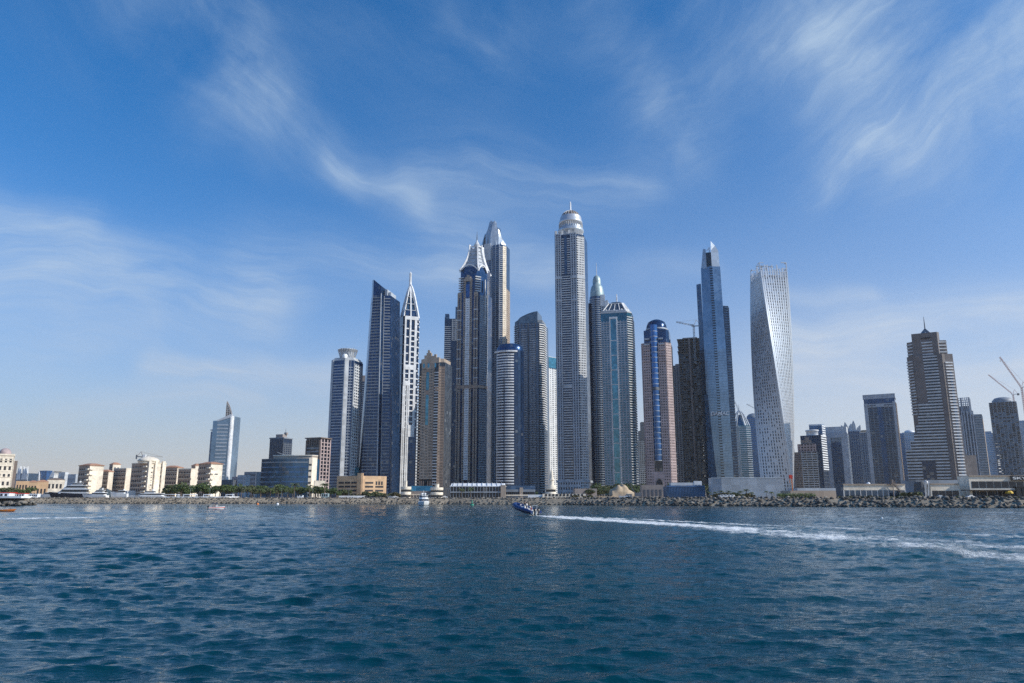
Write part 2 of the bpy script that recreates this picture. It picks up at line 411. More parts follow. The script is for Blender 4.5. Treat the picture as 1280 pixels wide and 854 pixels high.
    pa = t.mapping(P, rot=(0, 0, .12), scale=(.42, 1.35, 1))
    h = t.m('ADD', t.m('MULTIPLY', t.noise(pa, 2.6, 5, .6, .5), .11), t.m('MULTIPLY', t.noise(pa, 7.5, 3, .5, .3), .03))
    h = t.m('ADD', h, t.m('MULTIPLY', fm, t.m('MULTIPLY', t.noise(P, 4.0, 4, .7), .25)))
    bp = t.new('ShaderNodeBump'); gust = t.rng(t.noise(t.mapping(P, scale=(.5, 1.3, 1)), .035, 4, .6, .6), .32, .68); t.l.new(t.m('MULTIPLY_ADD', gust, .9, .45), bp.inputs['Strength']); bp.inputs['Distance'].default_value = 1.0
    t.l.new(h, bp.inputs['Height']); t.l.new(bp.outputs[0], b.inputs['Normal'])
    me.materials.append(m)
    # the sea beyond the waves that are modelled one by one
    s = MB(); s.face([(-5800, -150, -.45), (5800, -150, -.45), (5800, 640, -.45), (-5800, 640, -.45)])
    tag(s.build('sea', m), kind='structure')
build_water()

# ------------------------------------------------------------------ ground, breakwater
def build_ground():
    mb = MB()
    xs = np.concatenate([np.linspace(-1500, -420, 12), np.linspace(-400, 420, 60), np.linspace(440, 1500, 12)])
    prof = ((-2.0, -1.2), (1.0, .6), (5.0, 2.9), (7.5, 3.55), (10.0, GZ), (60.0, GZ))
    rows = []
    for off, z in prof: rows.append([(x, shore_y(x) + off, z) for x in xs])
    rows.append([(x, 900.0, GZ) for x in xs]); rows.append([(x, 3000., GZ) for x in xs])
    mb.grid(rows, 0, False)
    mb.face([(-5800, 560, GZ - .3), (5800, 560, GZ - .3), (5800, 6800, GZ - .3), (-5800, 6800, GZ - .3)], 0)
    m = solid('sandy_ground', (.36, .29, .205), .95, vary=.25, scale=.05, fine=.35)
    tag(mb.build('ground', m), kind='structure')
    # paved promenade with a kerb along the top of the breakwater
    pm = MB()
    xs2 = np.linspace(-420, 120, 70)
    lo = [(x, shore_y(x) + 9.6) for x in xs2]; hi = [(x, shore_y(x) + 14.5) for x in xs2]
    pm.grid([[(x, y, GZ - .2) for x, y in lo], [(x, y, GZ + .34) for x, y in lo], [(x, y + .5, GZ + .34) for x, y in lo], [(x, y + .5, GZ + .12) for x, y in lo],
             [(x, y, GZ + .12) for x, y in hi], [(x, y, GZ - .2) for x, y in hi]], 0, False)
    tag(pm.build('promenade', solid('promenade_paving', (.56, .50, .42), .8, fine=.4)), kind='structure')
build_ground()

def rock_mesh(seed, sub=2):
    r = random.Random(seed)
    import bmesh
    bm = bmesh.new(); bmesh.ops.create_icosphere(bm, subdivisions=sub, radius=.5)
    # cut by random planes into a blocky quarried boulder
    planes = []
    for k in range(9):
        d = Vector((r.gauss(0, 1), r.gauss(0, 1), r.gauss(0, .8))).normalized(); planes.append((d, r.uniform(.26, .42)))
    for v in bm.verts:
        for d, h in planes:
            q = v.co.dot(d)
            if q > h: v.co -= d * (q - h)
        v.co *= 1.2
        v.co.x *= 1.25
    vs = [tuple(v.co) for v in bm.verts]; fs = [tuple(q.index for q in f.verts) for f in bm.faces]
    bm.free(); return vs, fs
ROCKMAT = None
def build_boulders():
    m, t, b = principled('breakwater_rock')
    oi = t.new('ShaderNodeObjectInfo'); g = t.new('ShaderNodeNewGeometry')
    rnd = t.m('FRACT', t.m('ADD', oi.outputs['Random'], g.outputs['Random Per Island']))
    sp = t.new('ShaderNodeSeparateXYZ'); t.l.new(g.outputs['Position'], sp.inputs[0])
    c = t.mix(rnd, (.04, .037, .034, 1), (.27, .24, .20, 1))
    k = t.rng(t.noise(g.outputs['Position'], 1.2, 4, .6), .3, .7, .7, 1.2, False)
    c = t.mix(1.0, c, t.comb(k, k, k), 'MULTIPLY')
    wet = t.rng(t.m('ADD', sp.outputs[2], t.noise(g.outputs['Position'], .5, 3)), .7, 1.9)   # weed and wet stain near the tide line
    c = t.mix(wet, (.028, .027, .024, 1), c)
    t.l.new(c, b.inputs['Base Color']); b.inputs['Roughness'].default_value = .85
    bases = [rock_mesh(40 + i) for i in range(7)]
    meshes = []
    for i, (vs, fs) in enumerate(bases):
        me = bpy.data.meshes.new('boulder'); me.from_pydata(vs, [], fs); me.materials.append(m); me.update(); meshes.append(me)
    r = random.Random(5); spots = []
    x = -470.0
    while x < 330:
        d = math.hypot(x, shore_y(x))
        step = 1.1
        for lane in range(6):
            q = (lane + r.uniform(-.35, .35)) / 5.0
            s = (.8 + 1.1 * r.random() ** 1.6) * (1.0 if x > 30 else .75)
            xx = x + r.uniform(-.6, .6); yy = shore_y(xx) + .2 + q * 7.6
            z = max(-.1, .05 + (.6 * min(q * 7.6, 1) + max(0, q * 7.6 - 1) * .5) + r.uniform(-.25, .30))
            z = min(z, 3.75 + (.25 if xx > 60 else 0))
            spots.append((xx, yy, z, s, r.uniform(0, 6.3), r.uniform(-.6, .6), r.randrange(7), lane))
        x += step
    # the low spit at the far left that stands in front of the breakwater
    for k in range(170):
        px = r.uniform(-60, 36); py = r.uniform(632.2, 633.4) if px < 20 else 632.0
        p = GROUNDED(px, py); spots.append((p.x, p.y + r.uniform(0, 6), r.uniform(.2, 1.6), r.uniform(1.0, 2.2), r.uniform(0, 6.3), r.uniform(-.5, .5), r.randrange(7), 9))
    seen = [s for s in spots if abs(s[0] / s[1]) < .69 and s[0] > 150 and s[7] < 9 and s[1] > 0]
    seen.sort(key=lambda s: s[1] - 40 * s[3] + (40 if s[7] in (0,) else 0)); single = set(id(s) for s in seen[:290])
    for s in seen[:290]:
        o = bpy.data.objects.new('boulder', meshes[s[6]]); COL.objects.link(o)
        o.location = s[:3]; o.scale = (s[3], s[3], s[3] * .85); o.rotation_euler = (s[5], s[5] * .7, s[4])
        tag(o, 'rough quarried grey boulder of the breakwater below the waterfront terraces', 'boulder', 'boulders of the breakwater')
    mb_v, mb_f, off = [], [], 0
    for s in spots:
        if id(s) in single: continue
        vs, fs = bases[s[6]]
        mt = Matrix.Translation(s[:3]) @ Matrix.Rotation(s[4], 4, 'Z') @ Matrix.Rotation(s[5], 4, 'X') @ Matrix.Diagonal((s[3], s[3], s[3] * .85, 1))
        a = np.array(vs) @ np.array(mt.to_3x3()).T + np.array(s[:3])
        mb_v.append(a); mb_f.extend([tuple(i + off for i in f) for f in fs]); off += len(vs)
    me = bpy.data.meshes.new('boulders'); me.from_pydata(np.concatenate(mb_v).tolist(), [], mb_f); me.materials.append(m); me.update()
    o = bpy.data.objects.new('rock_armour', me); COL.objects.link(o)
    tag(o, 'long bank of grey and tan boulders along the waterline', 'breakwater', kind='stuff')
build_boulders()

# ------------------------------------------------------------------ towers: footprints fitted to the places they fill
def rot2(p, a): return (p[0] * math.cos(a) - p[1] * math.sin(a), p[0] * math.sin(a) + p[1] * math.cos(a))
RECT = [(-1, -1), (1, -1), (1, 1), (-1, 1)]
def ngon(n, sy=1.0, a0=0.0): return [(math.cos(a0 + 2 * math.pi * i / n), sy * math.sin(a0 + 2 * math.pi * i / n)) for i in range(n)]
def rect(sx=1.0, sy=1.0): return [(x * sx, y * sy) for x, y in RECT]
class Tower:
    def __init__(s, name, label, cat, xl, xr, Y, py, shape, yaw=0.0, group=None):
        """the footprint, turned by yaw (degrees), is scaled to fill columns xl..xr as seen at row py"""
        s.Y = Y; a = R(yaw); sh = [rot2(p, a) for p in shape]
        rl, rr = ratio(xl, py), ratio(xr, py)
        Xc = (rl + rr) / 2 * Y; k = (rr - rl) * Y / (max(p[0] for p in sh) - min(p[0] for p in sh))
        for _ in range(30):
            q = [(Xc + k * p[0]) / (Y + k * p[1]) for p in sh]
            l, r = min(q), max(q)
            k *= (rr - rl) / (r - l); Xc += ((rl + rr) - (l + r)) / 2 * Y
        s.k = k; s.pts = [(k * p[0], k * p[1]) for p in sh]; s.a = a
        s.root = empty(name, (Xc, Y, GZ), label, cat, group)
        s.n = len(s.pts)
    def z(s, py): return PZ(py, s.Y) - GZ
    def scaled(s, f, sy=None): return [(x * f, y * f) for x, y in s.pts]
    def sub(s, shape): return [rot2((s.k * p[0], s.k * p[1]), s.a) for p in shape]
    def body(s, z0, z1, mat, name='shaft', pts=None, top=None, smooth=False):
        mb = MB(); mb.prism(pts or s.pts, z0, z1, 0, top, smooth); return mb.build(name, mat, s.root)
    def edge(s, i, j=None, pts=None, top=None, z0=0., z1=1.):
        p = pts or s.pts; j = (i + 1) % len(p) if j is None else j
        q = top or p
        return Edge(p[i], p[j], q[i], q[j], z0, z1)
class Edge:
    """one wall of a tower from corner a to corner b (the outside is on the right hand), tapering to c, d at the top"""
    def __init__(s, a, b, c=None, d=None, z0=0., z1=1.):
        s.a, s.b = Vector(a), Vector(b); s.c, s.d = Vector(c or a), Vector(d or b); s.z0, s.z1 = z0, z1
    def at(s, t, z, off=0.0):
        q = (z - s.z0) / (s.z1 - s.z0); a = s.a.lerp(s.c, q); b = s.b.lerp(s.d, q); e = (b - a).normalized()
        p = a.lerp(b, t) + Vector((e.y, -e.x)) * off
        return (p.x, p.y, z)
    def width(s): return (s.b - s.a).length
    def block(s, mb, t0, t1, z0, z1, dep, m=0, back=.3):
        mb.hexa([s.at(t0, z0, dep), s.at(t1, z0, dep), s.at(t1, z0, -back), s.at(t0, z0, -back)],
                [s.at(t0, z1, dep), s.at(t1, z1, dep), s.at(t1, z1, -back), s.at(t0, z1, -back)], m)
    def bands(s, mb, t0, t1, z0, z1, fh=3.6, hh=1.2, dep=.35, m=0, skip=0):
        n = max(1, int(round((z1 - z0) / fh))); f = (z1 - z0) / n
        for k in range(n):
            if skip and k % skip == skip - 1: continue
            s.block(mb, t0, t1, z0 + k * f, z0 + k * f + hh, dep, m)
    def piers(s, mb, t0, t1, z0, z1, n, w, dep=.5, m=0, ends=True):
        tw = w / s.width()
        for k in range(n):
            c = t0 + (t1 - t0) * ((k / (n - 1)) if ends and n > 1 else (k + .5) / n)
            a, b = c - tw / 2, c + tw / 2
            if ends and n > 1:
                a = max(a, t0) if k == 0 else a; b = a + tw; 
                if b > t1: a, b = t1 - tw, t1
            s.block(mb, a, b, z0, z1, dep, m)
    def wall(s, mb, t0, t1, z0, z1, cols, fh=3.6, open_w=.5, open_h=.5, dep=.5, m=0):
        """masonry pierced by a grid of openings: piers between columns, spandrels between floors"""
        W = s.width() * (t1 - t0); pw = W * (1 - open_w) / (cols + 1)
        s.piers(mb, t0, t1, z0, z1, cols + 1, pw, dep, m)
        s.bands(mb, t0, t1, z0, z1, fh, fh * (1 - open_h), dep - .06, m)
    def curve(s, mb, t0, t1, z0, z1, bulge, m, n=8):
        """a bowed bay standing out of the wall"""
        lo = []
        for i in range(n + 1):
            q = i / n; lo.append((t0 + (t1 - t0) * q, bulge * math.sin(math.pi * q)))
        mb.grid([[s.at(t, z0, o + .05) for t, o in lo], [s.at(t, z1, o + .05) for t, o in lo]], m)
        mb.face([s.at(t, z1, o + .05) for t, o in lo], m)
    def bowed_bands(s, mb, t0, t1, z0, z1, fh, hh, bulge, dep, m, n=8):
        k = max(1, int(round((z1 - z0) / fh))); f = (z1 - z0) / k
        pts = [(t0 + (t1 - t0) * i / n, bulge * math.sin(math.pi * i / n)) for i in range(n + 1)]
        for j in range(k):
            za, zb = z0 + j * f, z0 + j * f + hh
            mb.grid([[s.at(t, za, o - .1) for t, o in pts], [s.at(t, za, o + dep) for t, o in pts], [s.at(t, zb, o + dep) for t, o in pts], [s.at(t, zb, o - .1) for t, o in pts]], m, False)
def rings(mb, pts, z0, z1, fh, hh, grow, m=0):
    """floor slabs that run all round a footprint, standing proud of it by grow metres"""
    big = []
    cx = sum(p[0] for p in pts) / len(pts); cy = sum(p[1] for p in pts) / len(pts)
    for x, y in pts:
        L = math.hypot(x - cx, y - cy); big.append((cx + (x - cx) * (1 + grow / L), cy + (y - cy) * (1 + grow / L)))
    n = max(1, int(round((z1 - z0) / fh))); f = (z1 - z0) / n
    for k in range(n): mb.prism(big, z0 + k * f, z0 + k * f + hh, m)
def spire(root, c, z0, z1, r0, r1, mat, name='spire', n=8):
    mb = MB(); mb.lathe([(r0, z0), (r0 * .8, z0 + (z1 - z0) * .12), (r0 * .6 + r1 * .4, z0 + (z1 - z0) * .4), (r1, z1)], c, n); return mb.build(name, mat, root)

# ------------------------------------------------------------------ the towers, left to right
def tower_spike():        # leaning-topped office tower with a triangular mesh fin
    T = Tower('office_tower', 'pale blue office tower topped by a dark triangular fin, standing alone', 'tower', 262, 296.5, 1500, 580, [(-.85, -.75), (-.25, -1), (1, -.8), (1.02, 1), (-.85, 1)], -6)
    zl, zr = T.z(527), T.z(521)
    T.body(0, [zl, zl, zr, zr, zl], M['silver'])
    mb = MB(); e = T.edge(1, z1=zr); e.bands(mb, .0, .80, 6, zl - 3, 7.0, 2.6, .5); mb.build('floor_bands', M['metal'], T.root)
    mb = MB(); e.block(mb, .93, 1.0, 0, zr, 1.2); T.edge(2).block(mb, 0, .25, 0, zr, .8); mb.build('corner_fin', M['white'], T.root)
    mb = MB(); p = [e.at(.05, zl + .5), e.at(.5, zl + 3), e.at(1, zr + 2), e.at(1, zr), e.at(.05, zl - 1)]
    mb = MB(); mb.hexa([e.at(-.02, zl - 2, 1), e.at(1.0, zr - 3, 1), e.at(1., zr - 3, -6), e.at(-.02, zl - 2, -6)], [e.at(-.02, zl + 1, 1), e.at(1.0, zr + 4, 1), e.at(1, zr + 4, -6), e.at(-.02, zl + 1, -6)])
    mb.build('sloping_parapet', M['alu'], T.root)
    a = Vector(e.at(.50, zl + 2, -3)); b = Vector(e.at(.96, zr + 2, -3)); c = Vector(e.at(.52, T.z(503), -3)); g = Vector(e.at(.74, T.z(509.5), -3))
    mb = MB(); h = Vector((.0, 5, 0))
    for q in ((a, b, g, c),):
        mb.face(q); mb.face([x + h for x in q][::-1])
        for i in range(4): mb.face([q[i], q[i] + h, q[(i + 1) % 4] + h, q[(i + 1) % 4]])
    f = mb.build('triangular_fin', M['brown'], T.root)
    mb = MB()
    for k in range(1, 7):
        q = k / 7; mb.bar(a.lerp(c, q) - Vector((0, .3, 0)), b.lerp(g, q) - Vector((0, .3, 0)), .5)
    for k in range(4): mb.bar(a.lerp(b, k / 3) - Vector((0, .4, 0)), c.lerp(g, k / 3) - Vector((0, .4, 0)), .5)
    mb.build('lattice', M['pale'], f)
    # lower wing on the left
    w = MB(); w.prism([(x * .45 - T.k * .78, y * .7 + 3) for x, y in T.pts], 0, T.z(540)); w.build('side_wing', M['navy'], T.root)
    w = MB(); w.box(-T.k * 1.32, -T.k * .5, -3, 8, T.z(538.5), T.z(537)); w.build('roof_canopy', M['white'], T.root)
tower_spike()

def tower_flatcap():
    T = Tower('office_tower', 'dark blue block tower with antenna behind the curved glass hotel', 'tower', 335, 363, 1500, 590, rect(1, .8), -22)
    z = T.z(549); T.body(0, z, M['deep'])
    mb = MB(); e = T.edge(0); e.piers(mb, 0, 1, 0, z, 9, 1.0, .6); T.edge(1).wall(mb, 0, 1, 0, z - 8, 4, 4, .5, .6); mb.build('mullions', M['dgrey'], T.root)
    mb = MB(); mb.prism(T.scaled(1.08), z, z + 2.2); mb.build('roof_slab', M['mgrey'], T.root)
    mb = MB(); mb.prism(T.scaled(.5), z + 2, z + 9); mb.prism([(x + 9, y) for x, y in T.scaled(.18)], z + 9, z + 13); mb.build('plant_room', M['taupe'], T.root)
    spire(T.root, (8, 0), z + 9, T.z(535), .6, .2, M['dgrey'], 'antenna')
tower_flatcap()

def tower_brown_cap():
    T = Tower('office_tower', 'brown and glass tower under a thin flat roof, right of the curved hotel', 'tower', 380.5, 411, 900, 595, rect(1, .9), -24)
    z = T.z(549); T.body(0, z, M['dark'])
    e = T.edge(0); s = T.edge(1)
    mb = MB(); e.bands(mb, .05, .95, 0, z - 8, 4.2, 1.3, .4); mb.build('floor_bands', M['mgrey'], T.root)
    mb = MB(); e.piers(mb, 0, 1, 0, z - 2, 2, 1.2, .9); e.piers(mb, .1, .9, z - 8, z - 1, 6, .8, .7); mb.build('piers', M['brown'], T.root)
    mb = MB(); s.piers(mb, 0, 1, 0, z - 1, 4, 1.7, .9); s.bands(mb, 0, 1, 0, z - 1, 4.2, 1.0, .5); mb.build('side_piers', M['pink'], T.root)
    mb = MB(); mb.prism(T.scaled(1.14), z, z + 1.2); mb.build('roof_slab', M['brown'], T.root)
tower_brown_cap()

def tower_banded():
    T = Tower('glass_tower', 'blue glass tower with white bands and a flared round crown', 'tower', 409.5, 449.5, 950, 560, [(-1, -.85), (.35, -1), (.56, -.86), (1, -.72), (1, 1), (-1, 1)], -13)
    z = T.z(453); T.body(0, z, M['navy'])
    e0, e1, e2, e3 = T.edge(0), T.edge(1), T.edge(2), T.edge(3)
    mb = MB(); e0.bands(mb, .16, .92, 4, z - 3, 3.7, 1.15, .45); mb.build('floor_bands', M['lgrey'], T.root)
    mb = MB(); e0.block(mb, 0, .14, 0, z + 1, .9); mb.build('corner_pier', M['lgrey'], T.root)
    mb = MB(); e0.block(mb, .92, 1.0, 0, z + 2, 1.6); e1.block(mb, 0, 1, 0, z + 2, .6); mb.build('corner_pier', M['pale'], T.root)
    mb = MB(); e2.bands(mb, .0, .75, 4, z - 6, 3.7, 1.0, .7); mb.build('balconies', M['lgrey'], T.root)
    mb = MB(); e2.block(mb, .30, .42, 0, z, .5); e2.block(mb, .9, 1, 0, z - 1, .8); mb.build('recess_piers', M['mgrey'], T.root)
    mb = MB(); e3.wall(mb, 0, .9, 2, z - 4, 4, 3.7, .6, .55); mb.build('side_wall', M['pale'], T.root)
    mb = MB(); mb.prism(T.scaled(.96), z, z + 2.0); mb.prism(T.scaled(.84), z + 2, z + 4.2); mb.build('roof_terrace', M['pale'], T.root)
    r = T.k
    mb = MB(); mb.lathe([(r * .56, z + 4), (r * .56, z + 12), (r * .60, z + 13.5), (r * .80, z + 15.6), (r * .80, z + 16.4), (r * .5, z + 16.6)], (0, 0), 32); c = mb.build('crown_drum', M['lgrey'], T.root)
    mb = MB()
    for k in range(26):
        a = k * 2 * math.pi / 26
        mb.bar((r * .6 * math.cos(a), r * .6 * math.sin(a), z + 5), (r * .84 * math.cos(a), r * .84 * math.sin(a), z + 16.2), .35, .7)
    mb.build('crown_ribs', M['alu'], c)
    mb = MB(); mb.lathe([(3.4, z + 3), (3.4, z + 7), (2, z + 8.6), (.05, z + 9.2)], (e1.at(.4, 0)[0] - 4, e1.at(.4, 0)[1] + 4), 16); mb.build('roof_drum', M['white'], T.root)
    mb = MB(); mb.bar((2, 0, z + 16), (9, -3, z + 18.5), .4); mb.build('roof_mast', M['alu'], T.root)
tower_banded()

def tower_sliver_a():
    T = Tower('residential_tower', 'dim grey tower showing as a sliver behind the round crowned tower', 'tower', 446, 460, 1350, 560, rect(1, 1), 0)
    z = T.z(478); T.body(0, z, M['deep']); mb = MB(); T.edge(0).bands(mb, 0, 1, 0, z, 3.8, 1.1, .4); mb.build('floor_bands', M['mgrey'], T.root)
    mb = MB(); mb.prism(T.scaled(.7), z, T.z(470)); mb.build('roof_room', M['taupe'], T.root)
tower_sliver_a()

def tower_wedge():
    T = Tower('glass_tower', 'leaning navy glass tower with a slanted wedge top and banded balconies', 'tower', 446, 500, 970, 600, [(-1, -.35), (-.56, -1), (.42, -1), (.50, -.72), (1, -.62), (1, .8), (-1, .8)], -12)
    top = T.sub([(-.60, -.35), (-.22, -1), (.26, -1), (.32, -.72), (.67, -.62), (.67, .8), (-.60, .8)])
    z = T.z(374)
    T.body(0, z, M['navy'], top=top)
    # lean towards the top
    e = lambda i: T.edge(i, top=top, z0=0, z1=z)
    mb = MB(); e(1).bands(mb, .04, 1, 6, z - 1, 4.0, 1.25, .9); mb.build('front_balconies', M['mgrey'], T.root)
    mb = MB(); e(1).piers(mb, .1, .95, 4, z - 1, 4, .5, .6); mb.build('balcony_dividers', M['mgrey'], T.root)
    mb = MB(); e(3).bands(mb, .0, .9, 6, z - 1, 4.0, 1.2, .9); mb.build('side_balconies', M['mgrey'], T.root)
    mb = MB(); e(1).block(mb, .98, 1.03, 0, z + 1, 1.1); e(3).block(mb, 0, .06, 0, z - 1, 1.1); mb.build('corner_pier', M['lgrey'], T.root)
    mb = MB()
    for k in range(12): e(0).block(mb, 0, 1, z * (k + .5) / 12, z * (k + .5) / 12 + .5, .12)
    mb.build('glass_joints', M['dgrey'], T.root)
    w = T.sub([(-.58, -.33), (-.22, -.98), (.24, -.98), (.24, .3), (-.58, .3)])
    zt = T.z(354)
    mb = MB(); mb.prism(w, z - 12, [zt + 2, zt - 1.5, T.z(364), T.z(364), zt + 2]); mb.build('wedge_crown', M['navy'], T.root)
    mb = MB(); mb.prism(T.sub([(.30, -.6), (.45, -.6), (.45, .3), (.30, .3)]), z, T.z(366)); mb.prism(T.sub([(.48, -.5), (.62, -.5), (.62, .3), (.48, .3)]), z, T.z(369)); mb.build('roof_fins', M['lgrey'], T.root)
    # low glass annex leaning out at the foot
    mb = MB(); mb.prism(T.sub([(-1.5, -.9), (-1.0, -1.05), (-.62, -1.05), (-.62, 0), (-1.5, 0)]), 0, T.z(585)); mb.build('podium', M['aqua'], T.root)
tower_wedge()

def tower_whitespire():
    T = Tower('residential_tower', 'white framed tower with a pointed openwork crown and needle mast', 'tower', 494, 520, 1030, 560, [(-1, -.9), (-.82, -1), (.86, -1), (1, -.84), (1, .8), (-1, .8)], 24)
    z = T.z(398); T.body(0, z, M['deep'])
    zm = T.z(536)
    e = T.edge(1); s = T.edge(2); l = T.edge(5); c = T.edge(0)
    mb = MB(); e.piers(mb, .0, .84, zm, z, 3, 2.4, 1.3); e.bands(mb, .02, .42, zm, T.z(463), 7.6, 1.4, 1.0); e.bands(mb, .44, .84, zm, T.z(410), 7.6, 1.8, 1.1); e.block(mb, .03, .8, T.z(464), T.z(458), 1.4); e.block(mb, 0, 1, z - 5, z, 1.4)
    e.bands(mb, .02, .3, T.z(455), T.z(404), 12, 1.6, 1.0)
    mb.build('white_frame', M['white'], T.root)
    mb = MB(); e.block(mb, .40, .86, zm - 12, zm + 4, 2.0); mb.build('frame_foot', M['white'], T.root)
    mb = MB(); e.piers(mb, -.02, .46, 0, T.z(480), 4, 1.7, 1.6); e.block(mb, 0, .42, T.z(484), T.z(478), 1.9); mb.build('lower_white_ribs', M['white'], T.root)
    mb = MB(); e.bands(mb, .0, .45, 3, T.z(484), 3.8, .8, .6); mb.build('lower_bands', M['lgrey'], T.root)
    mb = MB(); e.piers(mb, .46, .98, 2, zm - 10, 6, .8, .4); e.bands(mb, .46, .98, 2, zm - 10, 3.8, .9, .3); mb.build('blue_bay', M['navy'], T.root)
    mb = MB()
    for k in range(14): e.block(mb, .86, 1.0, zm + (z - zm) * k / 14, zm + (z - zm) * k / 14 + 2.0, .9)
    e.block(mb, .85, .89, zm, z, 1.1); s.bands(mb, 0, 1, zm, z, 7.6, 1.6, .7); mb.build('corner_glazing_frame', M['white'], T.root)
    mb = MB(); l.bands(mb, 0, 1, 2, z, 14, 1.3, .4); c.bands(mb, 0, 1, 2, z, 14, 1.3, .4); mb.build('side_bands', M['pale'], T.root)
    # openwork crown: curved ribs rising to the mast
    zc = T.z(357); r = T.k
    mb = MB(); mb.prism(T.scaled(.80), z, z + 9); mb.build('crown_base', M['navy'], T.root)
    ribs = [(-1, -.85, 1.8), (.86, -1, 3.0), (1, .7, 2.6), (-1, .7, 1.8), (-.1, -1, 2.0)]
    for x, y, wdt in ribs:
        p0 = T.sub([(x * .97, y * .97)])[0]; path = []
        for q in np.linspace(0, 1, 9):
            f = (1 - q) ** .75; path.append((p0[0] * f * .98 + .3, p0[1] * f * .98, z - 2 + (zc + 3 - z) * q))
        mb = MB()
        for a, b in zip(path[:-1], path[1:]): mb.bar(a, b, wdt, wdt)
        mb.build('crown_rib', M['white'], T.root)
    for q in (.2, .4, .62, .8):
        f = (1 - q) ** .75; rr = T.scaled(f * .95); zz = z + (zc - z) * q; mb = MB()
        for i in range(len(rr)): mb.bar((*rr[i], zz), (*rr[(i + 1) % len(rr)], zz), .7)
        mb.build('crown_ring', M['pale'], T.root)
    mb = MB(); mb.prism(T.scaled(.62), z + 8, zc - 2, top=T.scaled(.10)); mb.build('crown_glazing', M['grey'], T.root)
    mb = MB(); mb.lathe([(2.2, zc - 8), (1.9, zc + 4), (1.6, T.z(343)), (1.9, T.z(342.6)), (.5, T.z(340))], (0, 0), 10); mb.build('mast', M['white'], T.root)
tower_whitespire()

def tower_beige():
    T = Tower('residential_tower', 'broad beige stone tower with blue glass strip and scalloped top', 'tower', 521, 563, 925, 590, [(-1, -.75), (-.72, -1), (.62, -1), (.72, -.9), (1, -.8), (1, .9), (-1, .9)], -13)
    z = T.z(456); T.body(0, z, M['dark'])
    e = T.edge(1); l = T.edge(0); r = T.edge(3)
    mb = MB(); e.wall(mb, .0, .26, 22, z - 8, 3, 3.5, .42, .55); e.wall(mb, .44, .70, 22, z - 8, 3, 3.5, .42, .55); e.wall(mb, .26, .44, 22, T.z(533), 2, 3.5, .45, .5); e.block(mb, 0, .74, z - 8, z + 1, .55)
    mb.build('front_wall', M['beige'], T.root)
    mb = MB(); e.block(mb, .27, .43, T.z(533), T.z(496), .15); e.block(mb, .27, .43, T.z(490), T.z(468), .15); mb.build('glass_strip', M['aqua'], T.root)
    mb = MB(); e.block(mb, .25, .45, T.z(495.5), T.z(490.5), .5); e.block(mb, .25, .45, T.z(467.5), T.z(463), .5); mb.build('strip_lintels', M['tan'], T.root)
    mb = MB(); l.bands(mb, -.1, .95, 10, T.z(470), 3.5, 1.1, 1.5); mb.build('left_balconies', M['beige'], T.root)
    mb = MB(); e.bands(mb, .74, .98, 12, T.z(466), 3.5, 1.2, 1.2); mb.build('right_balconies', M['pale'], T.root)
    mb = MB(); e.block(mb, .715, .74, 0, z - 2, .7); e.block(mb, .98, 1.0, 0, z - 2, 1.0); e.block(mb, .8, .94, T.z(492), T.z(486), 1.4); mb.build('balcony_piers', M['tan'], T.root)
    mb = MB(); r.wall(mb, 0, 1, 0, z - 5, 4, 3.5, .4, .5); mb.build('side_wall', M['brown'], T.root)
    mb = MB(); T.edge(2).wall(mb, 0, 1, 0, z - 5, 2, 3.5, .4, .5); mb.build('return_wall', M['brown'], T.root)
    # scalloped parapet: steps up to a round-headed gable
    mb = MB(); mb.prism(T.scaled(.9), z, z + 5); e2 = T.edge(1)
    steps = [(0, .14, 4), (.14, .26, 9), (.26, .33, 12), (.33, .45, 14), (.45, .54, 12), (.54, .70, 8), (.70, .82, 10), (.82, 1, 6)]
    for a, b, h in steps: e2.block(mb, a, b, z - 1, z + h, .6, 0, 3)
    arch = [e2.at(.39 + .07 * math.cos(a), z + 13.5 + 2.5 * math.sin(a), .65) for a in np.linspace(0, math.pi, 9)]
    mb.face(arch); mb.build('parapet', M['beige'], T.root)
    for t in (.12, .39, .78):
        mb = MB(); ring = [e2.at(t + .06 * math.cos(a), z - 4 + 3.0 * math.sin(a), .65) for a in np.linspace(0, 2 * math.pi, 16, endpoint=False)]
        mb.face(ring); mb.build('round_window', M['aqua'], T.root)
    # arched base
    mb = MB(); e.wall(mb, 0, 1, 0, 20, 8, 20, .55, .7, .8); mb.build('base_colonnade', M['tan'], T.root)
    mb = MB(); e.block(mb, .28, .42, 2, 16, .95); mb.face([e.at(.35 + .07 * math.cos(a), 16 + 5 * math.sin(a), .96) for a in np.linspace(0, math.pi, 9)]); mb.build('entrance_arch', M['dark'], T.root)
tower_beige()

def tower_slab_behind():
    T = Tower('residential_tower', 'dark blue slab tower with stepped top between beige and pagoda topped towers', 'tower', 554, 578, 1350, 500, rect(1, 1), 0)
    z = T.z(401); T.body(0, z, M['deep'])
    e = T.edge(0)
    mb = MB(); e.bands(mb, 0, .36, 0, z - 12, 3.7, 1.1, .6); mb.build('balconies', M['lgrey'], T.root)
    mb = MB(); e.bands(mb, .45, .8, T.z(428), z, 3.7, 1.4, .6); e.piers(mb, .42, .86, T.z(428), z, 3, .9, .8); mb.build('top_frames', M['lgrey'], T.root)
    mb = MB(); e.block(mb, .0, .2, z, z + 3, .3); mb.prism(T.sub([(-1, -.6), (-.55, -.6), (-.55, .5), (-1, .5)]), z, T.z(394)); mb.prism(T.sub([(.2, -.9), (.9, -.9), (.9, .8), (.2, .8)]), z, T.z(386)); mb.build('roof_blocks', M['steel'], T.root)
tower_slab_behind()

